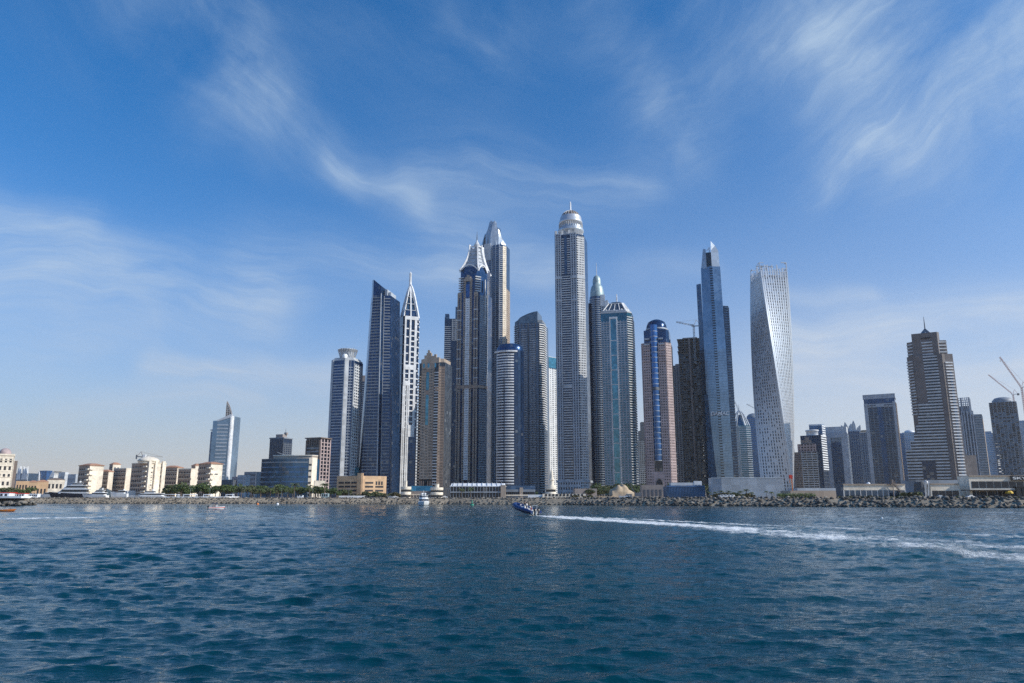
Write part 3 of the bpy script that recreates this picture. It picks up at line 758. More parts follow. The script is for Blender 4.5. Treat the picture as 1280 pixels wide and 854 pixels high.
def tower_pagoda():
    T = Tower('residential_tower', 'tall brown and blue tower with a white pagoda crown and spire', 'tower', 569, 614, 1150, 580, [(-1, -.9), (.52, -1), (.60, -.9), (1, -.3), (1, 1), (-1, 1)], -13)
    z = T.z(338); zs = T.z(370)
    up = T.scaled(.97)
    T.body(0, zs, M['navy'])
    e = T.edge(0); s = T.edge(2)
    # blue glass head with bowed front
    head = T.sub([(-.86, -.72), (-.5, -.92), (0, -.95), (.36, -.92), (.56, -.74), (.92, -.2), (.9, .9), (-.86, .9)])
    T.body(zs, z, M['navy'], 'glass_head', pts=head)
    zb = T.z(486)       # belt course
    mb = MB()
    e.wall(mb, .0, .19, zb + 3, zs, 3, 3.6, .38, .5, .9); e.wall(mb, .80, .99, zb + 3, zs, 3, 3.6, .38, .5, .9)
    e.block(mb, 0, .19, zs - 4, zs, 1.1); e.block(mb, .80, .99, zs - 4, zs, 1.1)
    e.wall(mb, .0, .19, 22, zb - 3, 3, 3.6, .42, .5, .9); e.wall(mb, .80, .99, 22, zb - 3, 3, 3.6, .42, .5, .9)
    mb.build('stone_piers', M['beige'], T.root)
    mb = MB()
    for a in (.0, .80):
        for py in range(392, 486, 12): e.block(mb, a - .01, a + .2, T.z(py), T.z(py) + 1.5, 1.2)
    mb.build('pier_courses', M['pale'], T.root)
    mb = MB(); e.block(mb, .07, .12, zb + 6, T.z(376), 1.0); e.block(mb, .87, .92, zb + 6, T.z(376), 1.0); e.block(mb, .06, .10, 26, zb - 8, 1.0); e.block(mb, .88, .92, 26, zb - 8, 1.0); mb.build('pier_windows', M['deep'], T.root)
    zc = T.z(353)
    mb = MB(); e.wall(mb, .30, .40, 22, zc - 3, 1, 3.6, .5, .5, 1.3); e.wall(mb, .60, .70, 22, zc - 3, 1, 3.6, .5, .5, 1.3); e.block(mb, .29, .71, zc - 4, zc, 1.4); e.block(mb, .36, .64, zc, zc + 3, 1.4); e.block(mb, .44, .56, zc + 3, zc + 6, 1.4); mb.build('centre_bay', M['beige'], T.root)
    mb = MB(); e.wall(mb, .40, .60, 26, T.z(377), 3, 3.6, .42, .42, 1.25); mb.build('centre_bay_panels', M['white'], T.root)
    mb = MB(); e.block(mb, .41, .59, T.z(376), T.z(360), 1.1); mb.build('centre_glazing', M['blue'], T.root)
    mb = MB(); e.block(mb, -.02, 1.02, zb - 2.5, zb + 2.5, 1.7); s.block(mb, 0, 1, zb - 2, zb + 2, 1.2); T.edge(1).block(mb, 0, 1, zb - 2, zb + 2, 1.2); mb.build('belt_course', M['tan'], T.root)
    mb = MB(); s.wall(mb, .0, 1, 6, zb - 3, 6, 3.6, .6, .6, .6); s.wall(mb, 0, 1, zb + 3, zs - 4, 6, 3.6, .6, .6, .6); mb.build('side_wall', M['mgrey'], T.root)
    mb = MB(); s.block(mb, .62, .70, T.z(410), zs + 22, 1.2); s.block(mb, .95, 1, T.z(470), zs + 20, 1.4); mb.build('side_piers', M['pale'], T.root)
    # stacked balconies on both shoulders of the head
    hl = Edge(head[0], head[1], z0=0, z1=1); hr = Edge(head[3], head[4], z0=0, z1=1)
    for k in range(7):
        za = zs + 1 + k * 3.9
        mb = MB(); hl.block(mb, -.25, .8, za, za + 1.4, 2.4); mb.build('balcony', M['pale'], T.root)
        mb = MB(); hr.block(mb, -.45, 1.15, za, za + 1.4, 2.4); mb.build('balcony', M['pale'], T.root)
    mb = MB(); e.block(mb, .02, .98, 17, 22, 2); e.wall(mb, 0, 1, 0, 17, 6, 17, .6, .6, 1.5); mb.build('base_arcade', M['tan'], T.root)
    mb = MB(); mb.face([e.at(.5 + .34 * math.cos(a), 10 + 6 * math.sin(a), 1.9) for a in np.linspace(0, math.pi, 12)]); mb.build('arch_window', M['dark'], T.root)
    # pagoda crown: white ribs sweeping up from the four corners, mesh panels between, gallery, lantern and spire
    cz = T.z(308); base = T.sub([(-.9, -.85), (.5, -.95), (.96, -.2), (.9, .95), (-.9, .95)]); cx = sum(p[0] for p in base) / 5; cy = sum(p[1] for p in base) / 5
    def sweep(p, q):
        f = .42 + .58 * (1 - q) ** 2.0
        return (cx + (p[0] - cx) * f, cy + (p[1] - cy) * f, z - 5 + (cz - z + 5) * q)
    for p in base:
        mb = MB(); path = [sweep(p, q) for q in np.linspace(0, 1, 10)]
        for a, b in zip(path[:-1], path[1:]): mb.bar(a, b, 2.3, 2.8)
        mb.build('crown_rib', M['white'], T.root)
    mb = MB(); rows = [[sweep((cx + (p[0] - cx) * .9, cy + (p[1] - cy) * .9), q) for p in base] for q in np.linspace(.0, .86, 8)]; mb.grid(rows, 0, False, True); mb.build('crown_screen', M['lgrey'], T.root)
    mb = MB()
    for q in (.2, .34, .48, .62, .76):
        rr = [sweep(p, q) for p in base]
        for i in range(5): mb.bar(rr[i], rr[(i + 1) % 5], .6)
    mb.build('crown_lattice', M['pale'], T.root)
    rr = [sweep(p, .93) for p in base]
    mb = MB()
    for i in range(5): mb.bar(rr[i], rr[(i + 1) % 5], 1.6)
    mb.build('crown_gallery', M['white'], T.root)
    # white arched cornice under the crown
    mb = MB()
    for i, (a, b) in enumerate(((base[0], base[1]), (base[1], base[2]))):
        n = 14; pts = [(a[0] + (b[0] - a[0]) * t * 1.0, a[1] + (b[1] - a[1]) * t - 1.2, z - 8 + 11 * math.sin(math.pi * t) ** .8) for t in np.linspace(0, 1, n)]
        for p, q in zip(pts[:-1], pts[1:]): mb.bar(p, q, 1.4, 1.8)
    mb.build('arched_cornice', M['white'], T.root)
    mb = MB(); mb.lathe([(4.0, cz - 5), (4.0, cz), (5.0, cz + 1), (4.4, cz + 2), (2.6, cz + 6), (1.2, cz + 8), (.9, cz + 10)], (cx, cy), 14); mb.build('lantern', M['pale'], T.root)
    spire(T.root, (cx, cy), cz + 9, T.z(290), .9, .2, M['dgrey'])
tower_pagoda()

def tower_petal():
    T = Tower('residential_tower', 'grey glass tower with a crown of pointed petals behind the pagoda crowned tower', 'tower', 596, 637, 1230, 540, [(-1, -.7), (.64, -1), (.84, -.9), (1, -.62), (1, .30), (-1, .30)], -16)
    z = T.z(312); T.body(0, z, M['steel'])
    e0, e1, e2 = T.edge(0), T.edge(1), T.edge(2)
    mb = MB(); e0.bands(mb, .3, .95, 4, z - 2, 3.6, 1.3, .5); mb.build('floor_bands', M['mgrey'], T.root)
    mb = MB(); e0.piers(mb, .30, 1., 0, z, 5, 1.0, .9); mb.build('front_piers', M['lgrey'], T.root)
    mb = MB(); e1.bands(mb, 0, 1, 4, z - 2, 3.6, 1.1, .7); mb.build('corner_balconies', M['pale'], T.root)
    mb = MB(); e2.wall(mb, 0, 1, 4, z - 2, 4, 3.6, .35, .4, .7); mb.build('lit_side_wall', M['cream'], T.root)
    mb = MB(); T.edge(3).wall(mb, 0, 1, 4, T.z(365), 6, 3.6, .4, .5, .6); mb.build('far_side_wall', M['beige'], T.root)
    mb = MB(); e0.block(mb, .28, .60, T.z(330), z + 4, 1.6); mb.build('shoulder', M['pale'], T.root)
    r = T.k
    # petals: upright shell panels of different heights, curved inward
    petals = [(-.82, -.50, 293, 5.2), (-.52, -.66, 289, 5.6), (-.16, -.78, 279, 6.4), (.22, -.86, 280, 6.2), (.52, -.72, 290, 5.4), (.82, -.52, 300, 4.6), (.95, -.2, 308, 4.0), (.4, .2, 284, 6), (-.4, .2, 286, 6)]
    for x, y, py, wd in petals:
        p = Vector(T.sub([(x, y)])[0]); nrm = p.normalized(); tg = Vector((-nrm.y, nrm.x)); zt = T.z(py); mb = MB(); rows = []
        for q in np.linspace(0, 1, 8):
            c = p * (1 - .24 * q ** 2.2); w = wd * 1.1 * (1 - .55 * max(0, q - .45) / .55)
            rows.append([(c.x + tg.x * w * k, c.y + tg.y * w * k, z - 4 + (zt - z + 4) * q - abs(k) * 3 * q) for k in (-1, 0, 1)])
        mb.grid(rows, 0, False); back = [[(a - nrm.x * 1.2, b - nrm.y * 1.2, c) for a, b, c in r_][::-1] for r_ in rows]; mb.grid(back, 0, False)
        mb.build('crown_petal', M['metal'], T.root)
    mb = MB(); mb.prism(T.scaled(.72), z, T.z(286), top=T.scaled(.26)); mb.build('crown_core', M['steel'], T.root)
tower_petal()

def tower_navy_round():
    n = 28
    T = Tower('glass_tower', 'navy rounded tower with bright white balcony bands in front of taller towers', 'tower', 620, 655.5, 1000, 560, ngon(n, .85, R(90)), 0)
    z = T.z(440); T.body(0, z, M['deep'], smooth=True)
    mb = MB(); rows = []
    for q in np.linspace(0, 1, 7):
        f = math.cos(q * .95); rows.append([(x * f, y * f, z + 10 * math.sin(q * math.pi / 2)) for x, y in T.pts])
    mb.grid(rows, 0, True, True); mb.face(rows[-1]); mb.build('domed_top', M['navy'], T.root)
    # balcony stack facing front-left: white parapets, twinned below
    def arc_band(mb, a0, a1, za, zb, grow, m=0, k=7):
        o = []
        for q in range(k + 1):
            a = a0 + (a1 - a0) * q / k; o.append((T.k * math.cos(a), T.k * .85 * math.sin(a)))
        mb.grid([[(x, y, za) for x, y in o], [(x * (1 + grow), y * (1 + grow), za) for x, y in o], [(x * (1 + grow), y * (1 + grow), zb) for x, y in o], [(x, y, zb) for x, y in o]], m, False)
        for i in (0, -1):
            x, y = o[i]; g = 1 + grow; mb.face([(x, y, za), (x * g, y * g, za), (x * g, y * g, zb), (x, y, zb)], m)
    a0, a1, am = R(205), R(284), R(246)
    zs = T.z(476); k = 0; za = 6
    while za < z - 6:
        mb = MB()
        if za > zs: arc_band(mb, a0, a1, za, za + 1.6, .09)
        else: arc_band(mb, a0, am - .05, za, za + 1.55, .09); arc_band(mb, am + .05, a1, za, za + 1.55, .09)
        mb.build('balcony', M['white'], T.root); za += 3.72
    mb = MB(); arc_band(mb, a0 - .1, a1 + .2, z - 3.2, z - 1.2, .20, k=12); mb.build('overhanging_canopy', M['white'], T.root)
    mb = MB()
    for a in (R(290), R(303), R(318), R(332), R(348)):
        x, y = T.k * math.cos(a), T.k * .85 * math.sin(a); mb.bar((x, y, 0), (x, y, z), .5)
    mb.build('mullions', M['navy'], T.root)
tower_navy_round()

def tower_slantroof():
    T = Tower('residential_tower', 'grey blue tower with a sloping curved roof and stacked balconies', 'tower', 643.5, 686.5, 1180, 540, [(-1, -.55), (-.66, -1), (.74, -1), (1, -.72), (1, 1), (-1, 1)], -13)
    z = T.z(408); T.body(0, z, M['steel'])
    l, e, r = T.edge(0), T.edge(1), T.edge(2)
    mb = MB(); l.bands(mb, -.05, 1, 4, z, 3.6, 1.3, 1.3); mb.build('left_balconies', M['pale'], T.root)
    mb = MB(); e.bands(mb, .0, 1, 4, z, 3.6, 1.5, .6); mb.build('floor_bands', M['slate'], T.root)
    mb = MB(); e.piers(mb, 0, 1, 2, z, 7, .9, .9); e.block(mb, .46, .49, 0, z, 1.3); mb.build('front_piers', M['dgrey'], T.root)
    mb = MB(); e.bands(mb, .15, .42, 4, z - 8, 3.6, 1.2, 1.2); e.bands(mb, .56, .84, 4, z - 8, 3.6, 1.2, 1.2); mb.build('front_balconies', M['lgrey'], T.root)
    mb = MB(); r.bands(mb, 0, 1, 4, z, 3.6, 1.4, 1.3); T.edge(3).bands(mb, 0, .5, 4, z, 3.6, 1.3, 1.2); mb.build('right_balconies', M['white'], T.root)
    mb = MB(); xs = np.linspace(-.98, .62, 9)
    f = [T.sub([(x, -.86 if x > -.7 else -.6)])[0] for x in xs]; bk = [T.sub([(x, .7)])[0] for x in xs]; hz = [T.z(404.5) + (T.z(393.5) - T.z(404.5)) * (1 - (1 - (x + .98) / 1.6) ** 1.7) for x in xs]
    mb.grid([[(*p, z - 1) for p in f], [(*p, h) for p, h in zip(f, hz)], [(*p, h) for p, h in zip(bk, hz)], [(*p, z - 1) for p in bk]], 0, False)
    mb.face([(*f[-1], z - 1), (*bk[-1], z - 1), (*bk[-1], hz[-1]), (*f[-1], hz[-1])]); mb.face([(*f[0], z - 1), (*f[0], hz[0]), (*bk[0], hz[0]), (*bk[0], z - 1)])
    mb.build('curved_roof', M['grey'], T.root)
    mb = MB(); mb.prism(T.sub([(.6, -.8), (.92, -.7), (.92, .6), (.6, .6)]), z - 1, T.z(404)); mb.build('roof_block', M['mgrey'], T.root)
tower_slantroof()

def tower_litwhite():
    T = Tower('residential_tower', 'sunlit white slab with a teal glass top between two darker towers', 'tower', 680, 700, 1380, 560, rect(1, .55), 40)
    z = T.z(448); T.body(0, z, M['grey'])
    e = T.edge(0); s = T.edge(3)
    mb = MB(); e.wall(mb, 0, .98, 3, T.z(462), 4, 3.6, .4, .42, .6); mb.build('lit_wall', M['white'], T.root)
    mb = MB(); e.block(mb, 0, 1, T.z(461), z, .5); s.block(mb, 0, 1, T.z(461), z, .5); mb.build('teal_top', M['aqua'], T.root)
    mb = MB(); s.bands(mb, 0, 1, 3, T.z(463), 3.6, 1.3, 1.); mb.build('side_balconies', M['lgrey'], T.root)
    mb = MB(); mb.prism(T.scaled(1.03), z, z + 1.2); mb.build('roof_slab', M['pale'], T.root)
tower_litwhite()

def tower_princely():
    T = Tower('residential_tower', 'tallest grey tower with stacked round drums, dome and spire', 'tower', 696.5, 739.5, 1080, 560, [(-1, -.9), (-.93, -1), (.52, -1), (.60, -.93), (1, -.6), (1, 1), (-1, 1)], -14)
    z = T.z(299); T.body(0, z, M['deep'])
    e = T.edge(1); l = T.edge(0); c = T.edge(2); s = T.edge(3)
    zb1, zb2 = T.z(380), T.z(352)
    mb = MB(); e.wall(mb, .0, .27, 24, z, 2, 3.62, .42, .48, 1.0); e.wall(mb, .72, 1.0, 24, z, 2, 3.62, .42, .48, 1.0); mb.build('pier_walls', M['slate'], T.root)
    mb = MB(); e.piers(mb, .0, .27, 24, z + 2, 3, 1.5, 1.3); e.piers(mb, .72, 1., 24, z + 2, 3, 1.5, 1.3); mb.build('pale_ribs', M['lgrey'], T.root)
    mb = MB(); e.bands(mb, .29, .70, 24, zb2 + 5, 7.24 / 2, 1.35, .9); e.bands(mb, .29, .42, zb2 + 6, z - 4, 3.62, 1.3, .9); e.bands(mb, .56, .70, zb2 + 6, z - 4, 3.62, 1.3, .9); mb.build('centre_balconies', M['pale'], T.root)
    mb = MB(); e.block(mb, .43, .55, zb2 + 5, z - 3, .8); mb.build('centre_glass_bay', M['steel'], T.root)
    mb = MB(); e.block(mb, -.01, .29, zb2 - 2, zb2 + 2, 1.7); e.block(mb, .70, 1.01, zb2 - 2, zb2 + 2, 1.7); e.block(mb, -.01, .28, zb1 - 1, zb1 + 1, 1.6); e.block(mb, .71, 1.01, zb1 - 1, zb1 + 1, 1.6); s.block(mb, 0, 1, zb2 - 2, zb2 + 2, 1.4); c.block(mb, 0, 1, zb2 - 2, zb2 + 2, 1.4); e.block(mb, .28, .71, T.z(487), T.z(483), .6); mb.build('belt_courses', M['lgrey'], T.root)
    mb = MB(); s.wall(mb, 0, 1, 10, z - 3, 4, 3.62, .5, .5, .8); c.bands(mb, 0, 1, 10, z - 3, 3.62, 1.3, 1.1); mb.build('side_wall', M['pale'], T.root)
    mb = MB(); e.wall(mb, -.03, 1.03, 0, 22, 9, 7, .5, .5, 2.4); mb.prism(T.scaled(1.08), 21, 24); mb.build('podium_arcade', M['lgrey'], T.root)
    # crown: ring of small piers, collar, colonnaded drum, cornice, dome, spire
    r = T.k * .98
    mb = MB(); mb.prism(T.scaled(.9), z, z + 3)
    for i in range(4):
        for q in (0, .33, .66): p = T.edge(i).at(q, z, -2); mb.box(p[0] - 1.4, p[0] + 1.4, p[1] - 1.4, p[1] + 1.4, z, z + 7)
    mb.build('roof_piers', M['pale'], T.root)
    mb = MB(); mb.lathe([(r * .78, z), (r * .80, z + 6), (r * .84, z + 8), (r * .93, T.z(291)), (r * .93, T.z(288.5)), (r * .84, T.z(287)), (r * .84, T.z(284.5))], (0, 0), 40); mb.build('collar', M['metal'], T.root)
    mb = MB(); mb.lathe([(r * .80, T.z(285.5)), (r * .80, T.z(281)), (r * .84, T.z(280.8)), (r * .84, T.z(278)), (r * .79, T.z(277)), (r * .76, T.z(273)), (r * .72, T.z(271.5))], (0, 0), 40); d = mb.build('drum', M['alu'], T.root)
    mb = MB()
    for k in range(34):
        a = k * 2 * math.pi / 34; p = (r * .84 * math.cos(a), r * .84 * math.sin(a)); mb.bar((*p, T.z(286)), (*p, T.z(281.5)), 1.1)
    mb.build('colonnade', M['pale'], d)
    zd = T.z(272.5); hd = T.z(264) - zd
    mb = MB(); mb.lathe([(r * .66 * math.cos(q), zd + hd * math.sin(q)) for q in np.linspace(0, 1.5, 9)], (0, 0), 32); dome = mb.build('dome', M['brown'], T.root)
    mb = MB()
    for k in range(20):
        a = k * 2 * math.pi / 20; pts = [(r * .68 * math.cos(q) * math.cos(a), r * .68 * math.cos(q) * math.sin(a), zd + (hd + .3) * math.sin(q)) for q in np.linspace(0, 1.4, 7)]
        for p, q in zip(pts[:-1], pts[1:]): mb.bar(p, q, .5)
    mb.build('dome_ribs', M['pale'], dome)
    mb = MB(); mb.lathe([(2.4, T.z(265)), (2.0, T.z(263)), (1.2, T.z(262)), (1.1, T.z(255)), (.5, T.z(252))], (0, 0), 10); mb.build('spire', M['white'], T.root)
tower_princely()

def tower_tealdome():
    T = Tower('residential_tower', 'blue cylinder tower with a tiered pale green dome and thin mast', 'tower', 738, 765, 1230, 540, rect(1, 1), -12)
    n = 24; cyl = [(T.k * .72 * math.cos(2 * math.pi * i / n) - T.k * .22, T.k * .72 * math.sin(2 * math.pi * i / n) - T.k * .4) for i in range(n)]
    zt = T.z(379); T.body(0, zt - 4, M['deep']); T.body(0, zt + 8, M['steel'], 'round_bay', pts=cyl, smooth=True)
    mb = MB(); rings(mb, cyl, 4, zt + 6, 3.7, .9, .7); mb.build('bay_bands', M['lgrey'], T.root)
    mb = MB(); T.edge(0).wall(mb, .68, 1., 4, zt, 2, 3.7, .5, .5, .9); T.edge(1).bands(mb, 0, 1, T.z(420), zt + 2, 3.7, 1.5, 1.4); T.edge(1).wall(mb, 0, 1, 4, T.z(424), 3, 3.7, .5, .5, .8); mb.build('side_wall', M['pale'], T.root)
    mb = MB(); T.edge(0).block(mb, .66, .9, zt - 10, T.z(372), 1.2); T.edge(0).block(mb, .9, 1.06, zt - 14, T.z(380), 1.4); mb.build('white_shoulder', M['white'], T.root)
    c = (-T.k * .12, -T.k * .2); r = T.k * .72
    mb = MB(); prof = [(r, zt + 4), (r * 1.03, T.z(372)), (r * 1.0, T.z(368.5)), (r * .94, T.z(364)), (r * .84, T.z(360.5)), (r * .74, T.z(358.5)), (r * .60, T.z(357.6)), (r * .60, T.z(353)), (r * .56, T.z(350)), (r * .44, T.z(347.2)), (r * .22, T.z(345.6)), (.3, T.z(345))]
    mb.lathe(prof, c, 32); mb.build('tiered_dome', M['tealroof'], T.root)
    spire(T.root, c, T.z(346), T.z(329), .7, .25, M['pale'], 'mast')
tower_tealdome()

def tower_tealgrid():
    T = Tower('residential_tower', 'teal and white gridded tower with a truncated glass pyramid roof', 'tower', 754.5, 796.5, 1100, 540, [(-1, -1), (.74, -1), (1, -.7), (1, 1), (-1, 1)], -14)
    z = T.z(394); T.body(0, z, M['teal'])
    e = T.edge(0); c = T.edge(1); s = T.edge(2)
    mb = MB(); e.wall(mb, .0, .33, 14, z - 14, 3, 3.6, .62, .52, .7); e.wall(mb, .62, 1.0, 14, z - 14, 3, 3.6, .62, .52, .7); mb.build('gridded_wall', M['lgrey'], T.root)
    mb = MB(); e.block(mb, .33, .365, 0, z - 10, 1.5); e.block(mb, .585, .62, 0, z - 10, 1.5)
    for py in range(430, 610, 18): e.block(mb, .365, .585, T.z(py), T.z(py) + 1.3, .7)
    e.block(mb, .32, .63, z - 11, z - 8, 1.5); mb.build('centre_frame', M['white'], T.root)
    mb = MB(); e.block(mb, .37, .58, 2, z - 11, .35); mb.build('centre_glass', M['aqua'], T.root)
    mb = MB(); c.bands(mb, -.1, 1, 14, z - 6, 3.6, 1.3, 1.4); s.bands(mb, 0, 1, 14, z - 6, 3.6, 1.4, 1.5); mb.build('corner_balconies', M['pale'], T.root)
    mb = MB(); mb.prism(T.scaled(1.02), z - 2, z); mb.prism(T.scaled(.9), z, z + 3); mb.build('cornice', M['pale'], T.root)
    zt = T.z(379); mb = MB(); mb.prism(T.scaled(.86), z + 2, zt - 4, top=T.scaled(.5)); mb.prism(T.scaled(.5), zt - 4, zt, top=T.scaled(.3)); p = mb.build('glass_pyramid', M['grey'], T.root)
    b0, b1 = T.scaled(.88), T.scaled(.51); mb = MB()
    for i in range(5):
        j = (i + 1) % 5
        for q in (0, .25, .5, .75):
            a = Vector(b0[i]).lerp(Vector(b0[j]), q); b = Vector(b1[i]).lerp(Vector(b1[j]), q); mb.bar((*a, z + 2), (*b, zt - 3.5), 1.3 if q == 0 else .8)
        mb.bar((*b1[i], zt - 3.5), (*b1[j], zt - 3.5), 1.2); mb.bar((*b0[i], z + 2.5), (*b0[j], z + 2.5), 1.2)
    mb.build('roof_beams', M['white'], p)
    mb = MB()
    for q in (.2, .5, .8): pp = e.at(q, z, -5); mb.lathe([(2.4, z), (2.4, z + 3), (.1, z + 6)], pp[:2], 8)
    mb.build('roof_pavilions', M['pale'], T.root)
    spire(T.root, (0, 0), zt - 2, T.z(368), 1.0, .7, M['white'], 'mast')
tower_tealgrid()

def block_dim():
    T = Tower('residential_block', 'dim brown stepped block between the teal gridded and pink stone towers', 'building', 795, 812, 1350, 580, rect(1, 1), 0)
    z = T.z(551); T.body(0, z, M['dark']); mb = MB(); T.edge(0).wall(mb, 0, 1, 0, z, 6, 3.6, .5, .5); mb.build('wall', M['mgrey'], T.root)
    mb = MB(); mb.prism(T.sub([(-.5, -.8), (.5, -.8), (.5, .8), (-.5, .8)]), z, T.z(539)); mb.prism(T.sub([(-.1, -.7), (.9, -.7), (.9, .8), (-.1, .8)]), z, T.z(528)); mb.build('upper_steps', M['dgrey'], T.root)
block_dim()

def tower_pinkdome():
    T = Tower('residential_tower', 'pink stone tower with a blue glass centre, rounded dome top and arched base', 'tower', 807, 846.5, 1020, 570, [(-1, -.9), (-.92, -1), (.66, -1), (.74, -.92), (1, -.6), (1, 1), (-1, 1)], -16)
    z = T.z(432); T.body(0, z, M['dark'])
    e = T.edge(1); s = T.edge(3)
    mb = MB(); e.wall(mb, .0, .32, 28, z, 3, 3.7, .52, .42, .8); e.wall(mb, .68, 1., 28, z, 3, 3.7, .52, .42, .8); e.wall(mb, 0, .3, 2, 28, 3, 3.7, .5, .42, .8); e.wall(mb, .7, 1, 2, 28, 3, 3.7, .5, .42, .8); mb.build('stone_walls', M['pink'], T.root)
    mb = MB(); s.wall(mb, 0, 1, 2, z, 5, 3.7, .52, .42, .8); T.edge(2).wall(mb, 0, 1, 2, z, 1, 3.7, .5, .42, .8); T.edge(0).wall(mb, 0, 1, 2, z, 1, 3.7, .5, .42, .8); mb.build('side_walls', M['pink'], T.root)
    zg = T.z(577)
    mb = MB(); e.curve(mb, .33, .67, zg, T.z(410), 4.5, 0); mb.build('bowed_glass_bay', M['blue'], T.root)
    mb = MB(); e.bowed_bands(mb, .33, .67, zg, T.z(412), 7.4, .7, 4.5, .35, 0); mb.build('bay_transoms', M['lgrey'], T.root)
    mb = MB(); e.bowed_bands(mb, .33, .67, T.z(490.5), T.z(486.5), 4.5, 4.2, 4.5, .7, 0); mb.build('dark_belt', M['dgrey'], T.root)
    # stepped shoulders round the blue head
    zh = T.z(416)
    mb = MB(); mb.prism(T.sub([(-.82, -.9), (.72, -.9), (.9, -.6), (.9, .9), (-.82, .9)]), z, zh); mb.build('glass_head', M['navy'], T.root)
    for k in range(5):
        zz = z - 26 + k * 7.6
        for a, b in ((-.02 + .03 * k, .30), (.70, 1.02 - .03 * k)):
            mb = MB(); e.block(mb, a, b, zz, zz + 2.2, 1.8); mb.build('shoulder_balcony', M['pink'] if k < 3 else M['lgrey'], T.root)
    mb = MB(); r = T.k * .74; prof = [(r, zh - 2), (r, zh + 4), (r * .95, zh + 9), (r * .82, zh + 14), (r * .6, T.z(402)), (r * .3, T.z(400.3)), (.2, T.z(400))]
    mb.lathe(prof, (0, -1), 28); d = mb.build('dome', M['navy'], T.root)
    mb = MB(); mb.lathe([(r * 1.04, zh + 2.5), (r * 1.06, zh + 3.5), (r * 1.04, zh + 4.5)], (0, -1), 28); mb.build('dome_ring', M['lgrey'], d)
    # tall arch at the base
    mb = MB(); e.block(mb, .26, .74, 0, 34, .9); mb.build('base_wall', M['pink'], T.root)
    mb = MB(); mb.face([e.at(.36, 0, .95), e.at(.64, 0, .95), e.at(.64, 17, .95)] + [e.at(.5 + .14 * math.cos(a), 17 + 7 * math.sin(a), .95) for a in np.linspace(0, math.pi, 12)][1:] ); mb.build('entrance_arch', M['shade'], T.root)
    mb = MB()
    pts = [e.at(.5 + .155 * math.cos(a), 17 + 8 * math.sin(a), 1.2) for a in np.linspace(0, math.pi, 14)]
    for p, q in zip(pts[:-1], pts[1:]): mb.bar(p, q, 1.0)
    mb.bar(pts[0], e.at(.655, 0, 1.2), 1.); mb.bar(pts[-1], e.at(.345, 0, 1.2), 1.); mb.build('arch_surround', M['taupe'], T.root)
    mb = MB(); e.wall(mb, .40, .60, 0, 18, 3, 4, .6, .6, 1.2); mb.build('arch_glazing', M['tan'], T.root)
tower_pinkdome()

def tower_dimback():
    T = Tower('residential_tower', 'dim slate tower half hidden left of the unfinished concrete tower', 'tower', 843, 870, 1350, 540, rect(1, 1), -8)
    z = T.z(459); T.body(0, z, M['deep']); mb = MB(); T.edge(0).wall(mb, 0, 1, 0, z, 7, 3.6, .6, .6); mb.build('wall', M['dgrey'], T.root)
    mb = MB(); mb.prism(T.scaled(.7), z, z + 4); mb.build('roof_room', M['dgrey'], T.root)
tower_dimback()

def tower_unfinished(name_label, xl, xr, Y, ptop, yaw, steps, dm, cm):
    T = Tower('unfinished_tower', name_label, 'construction site', xl, xr, Y, 540, rect(1, .9), yaw)
    z = T.z(ptop); core = T.scaled(.62); T.body(0, z + 3, M[cm], 'lift_core', pts=core)
    n = int(z / 3.7)
    mb = MB()
    for k in range(n):
        zz = (k + 1) * z / n; f = 1.0
        if steps and k > n - 9: f = 1.0 + .02 * ((k * 7) % 5)
        mb.prism(T.scaled(f), zz - .5, zz)
    mb.build('floor_slabs', M[cm], T.root)
    mb = MB()
    for i in range(4):
        e = T.edge(i); e.piers(mb, 0, 1, 0, z, 8, 1.1, -.2)
    mb.build('columns', M[dm], T.root)
    mb = MB(); e = T.edge(0); rr = random.Random(xl)
    for k in range(2, n - 6):
        for q in range(7):
            if rr.random() < .62: e.block(mb, q / 7 + .01, (q + 1) / 7 - .01, k * z / n, k * z / n + 2.7, -.6, 0, 1.2)
    e = T.edge(1)
    for k in range(2, n - 6):
        for q in range(7):
            if rr.random() < .7: e.block(mb, q / 7 + .01, (q + 1) / 7 - .01, k * z / n, k * z / n + 2.7, -.6, 0, 1.2)
    mb.build('infill_panels', M['dark'] if dm == 'dconc' else M['steel'], T.root)
    return T, z
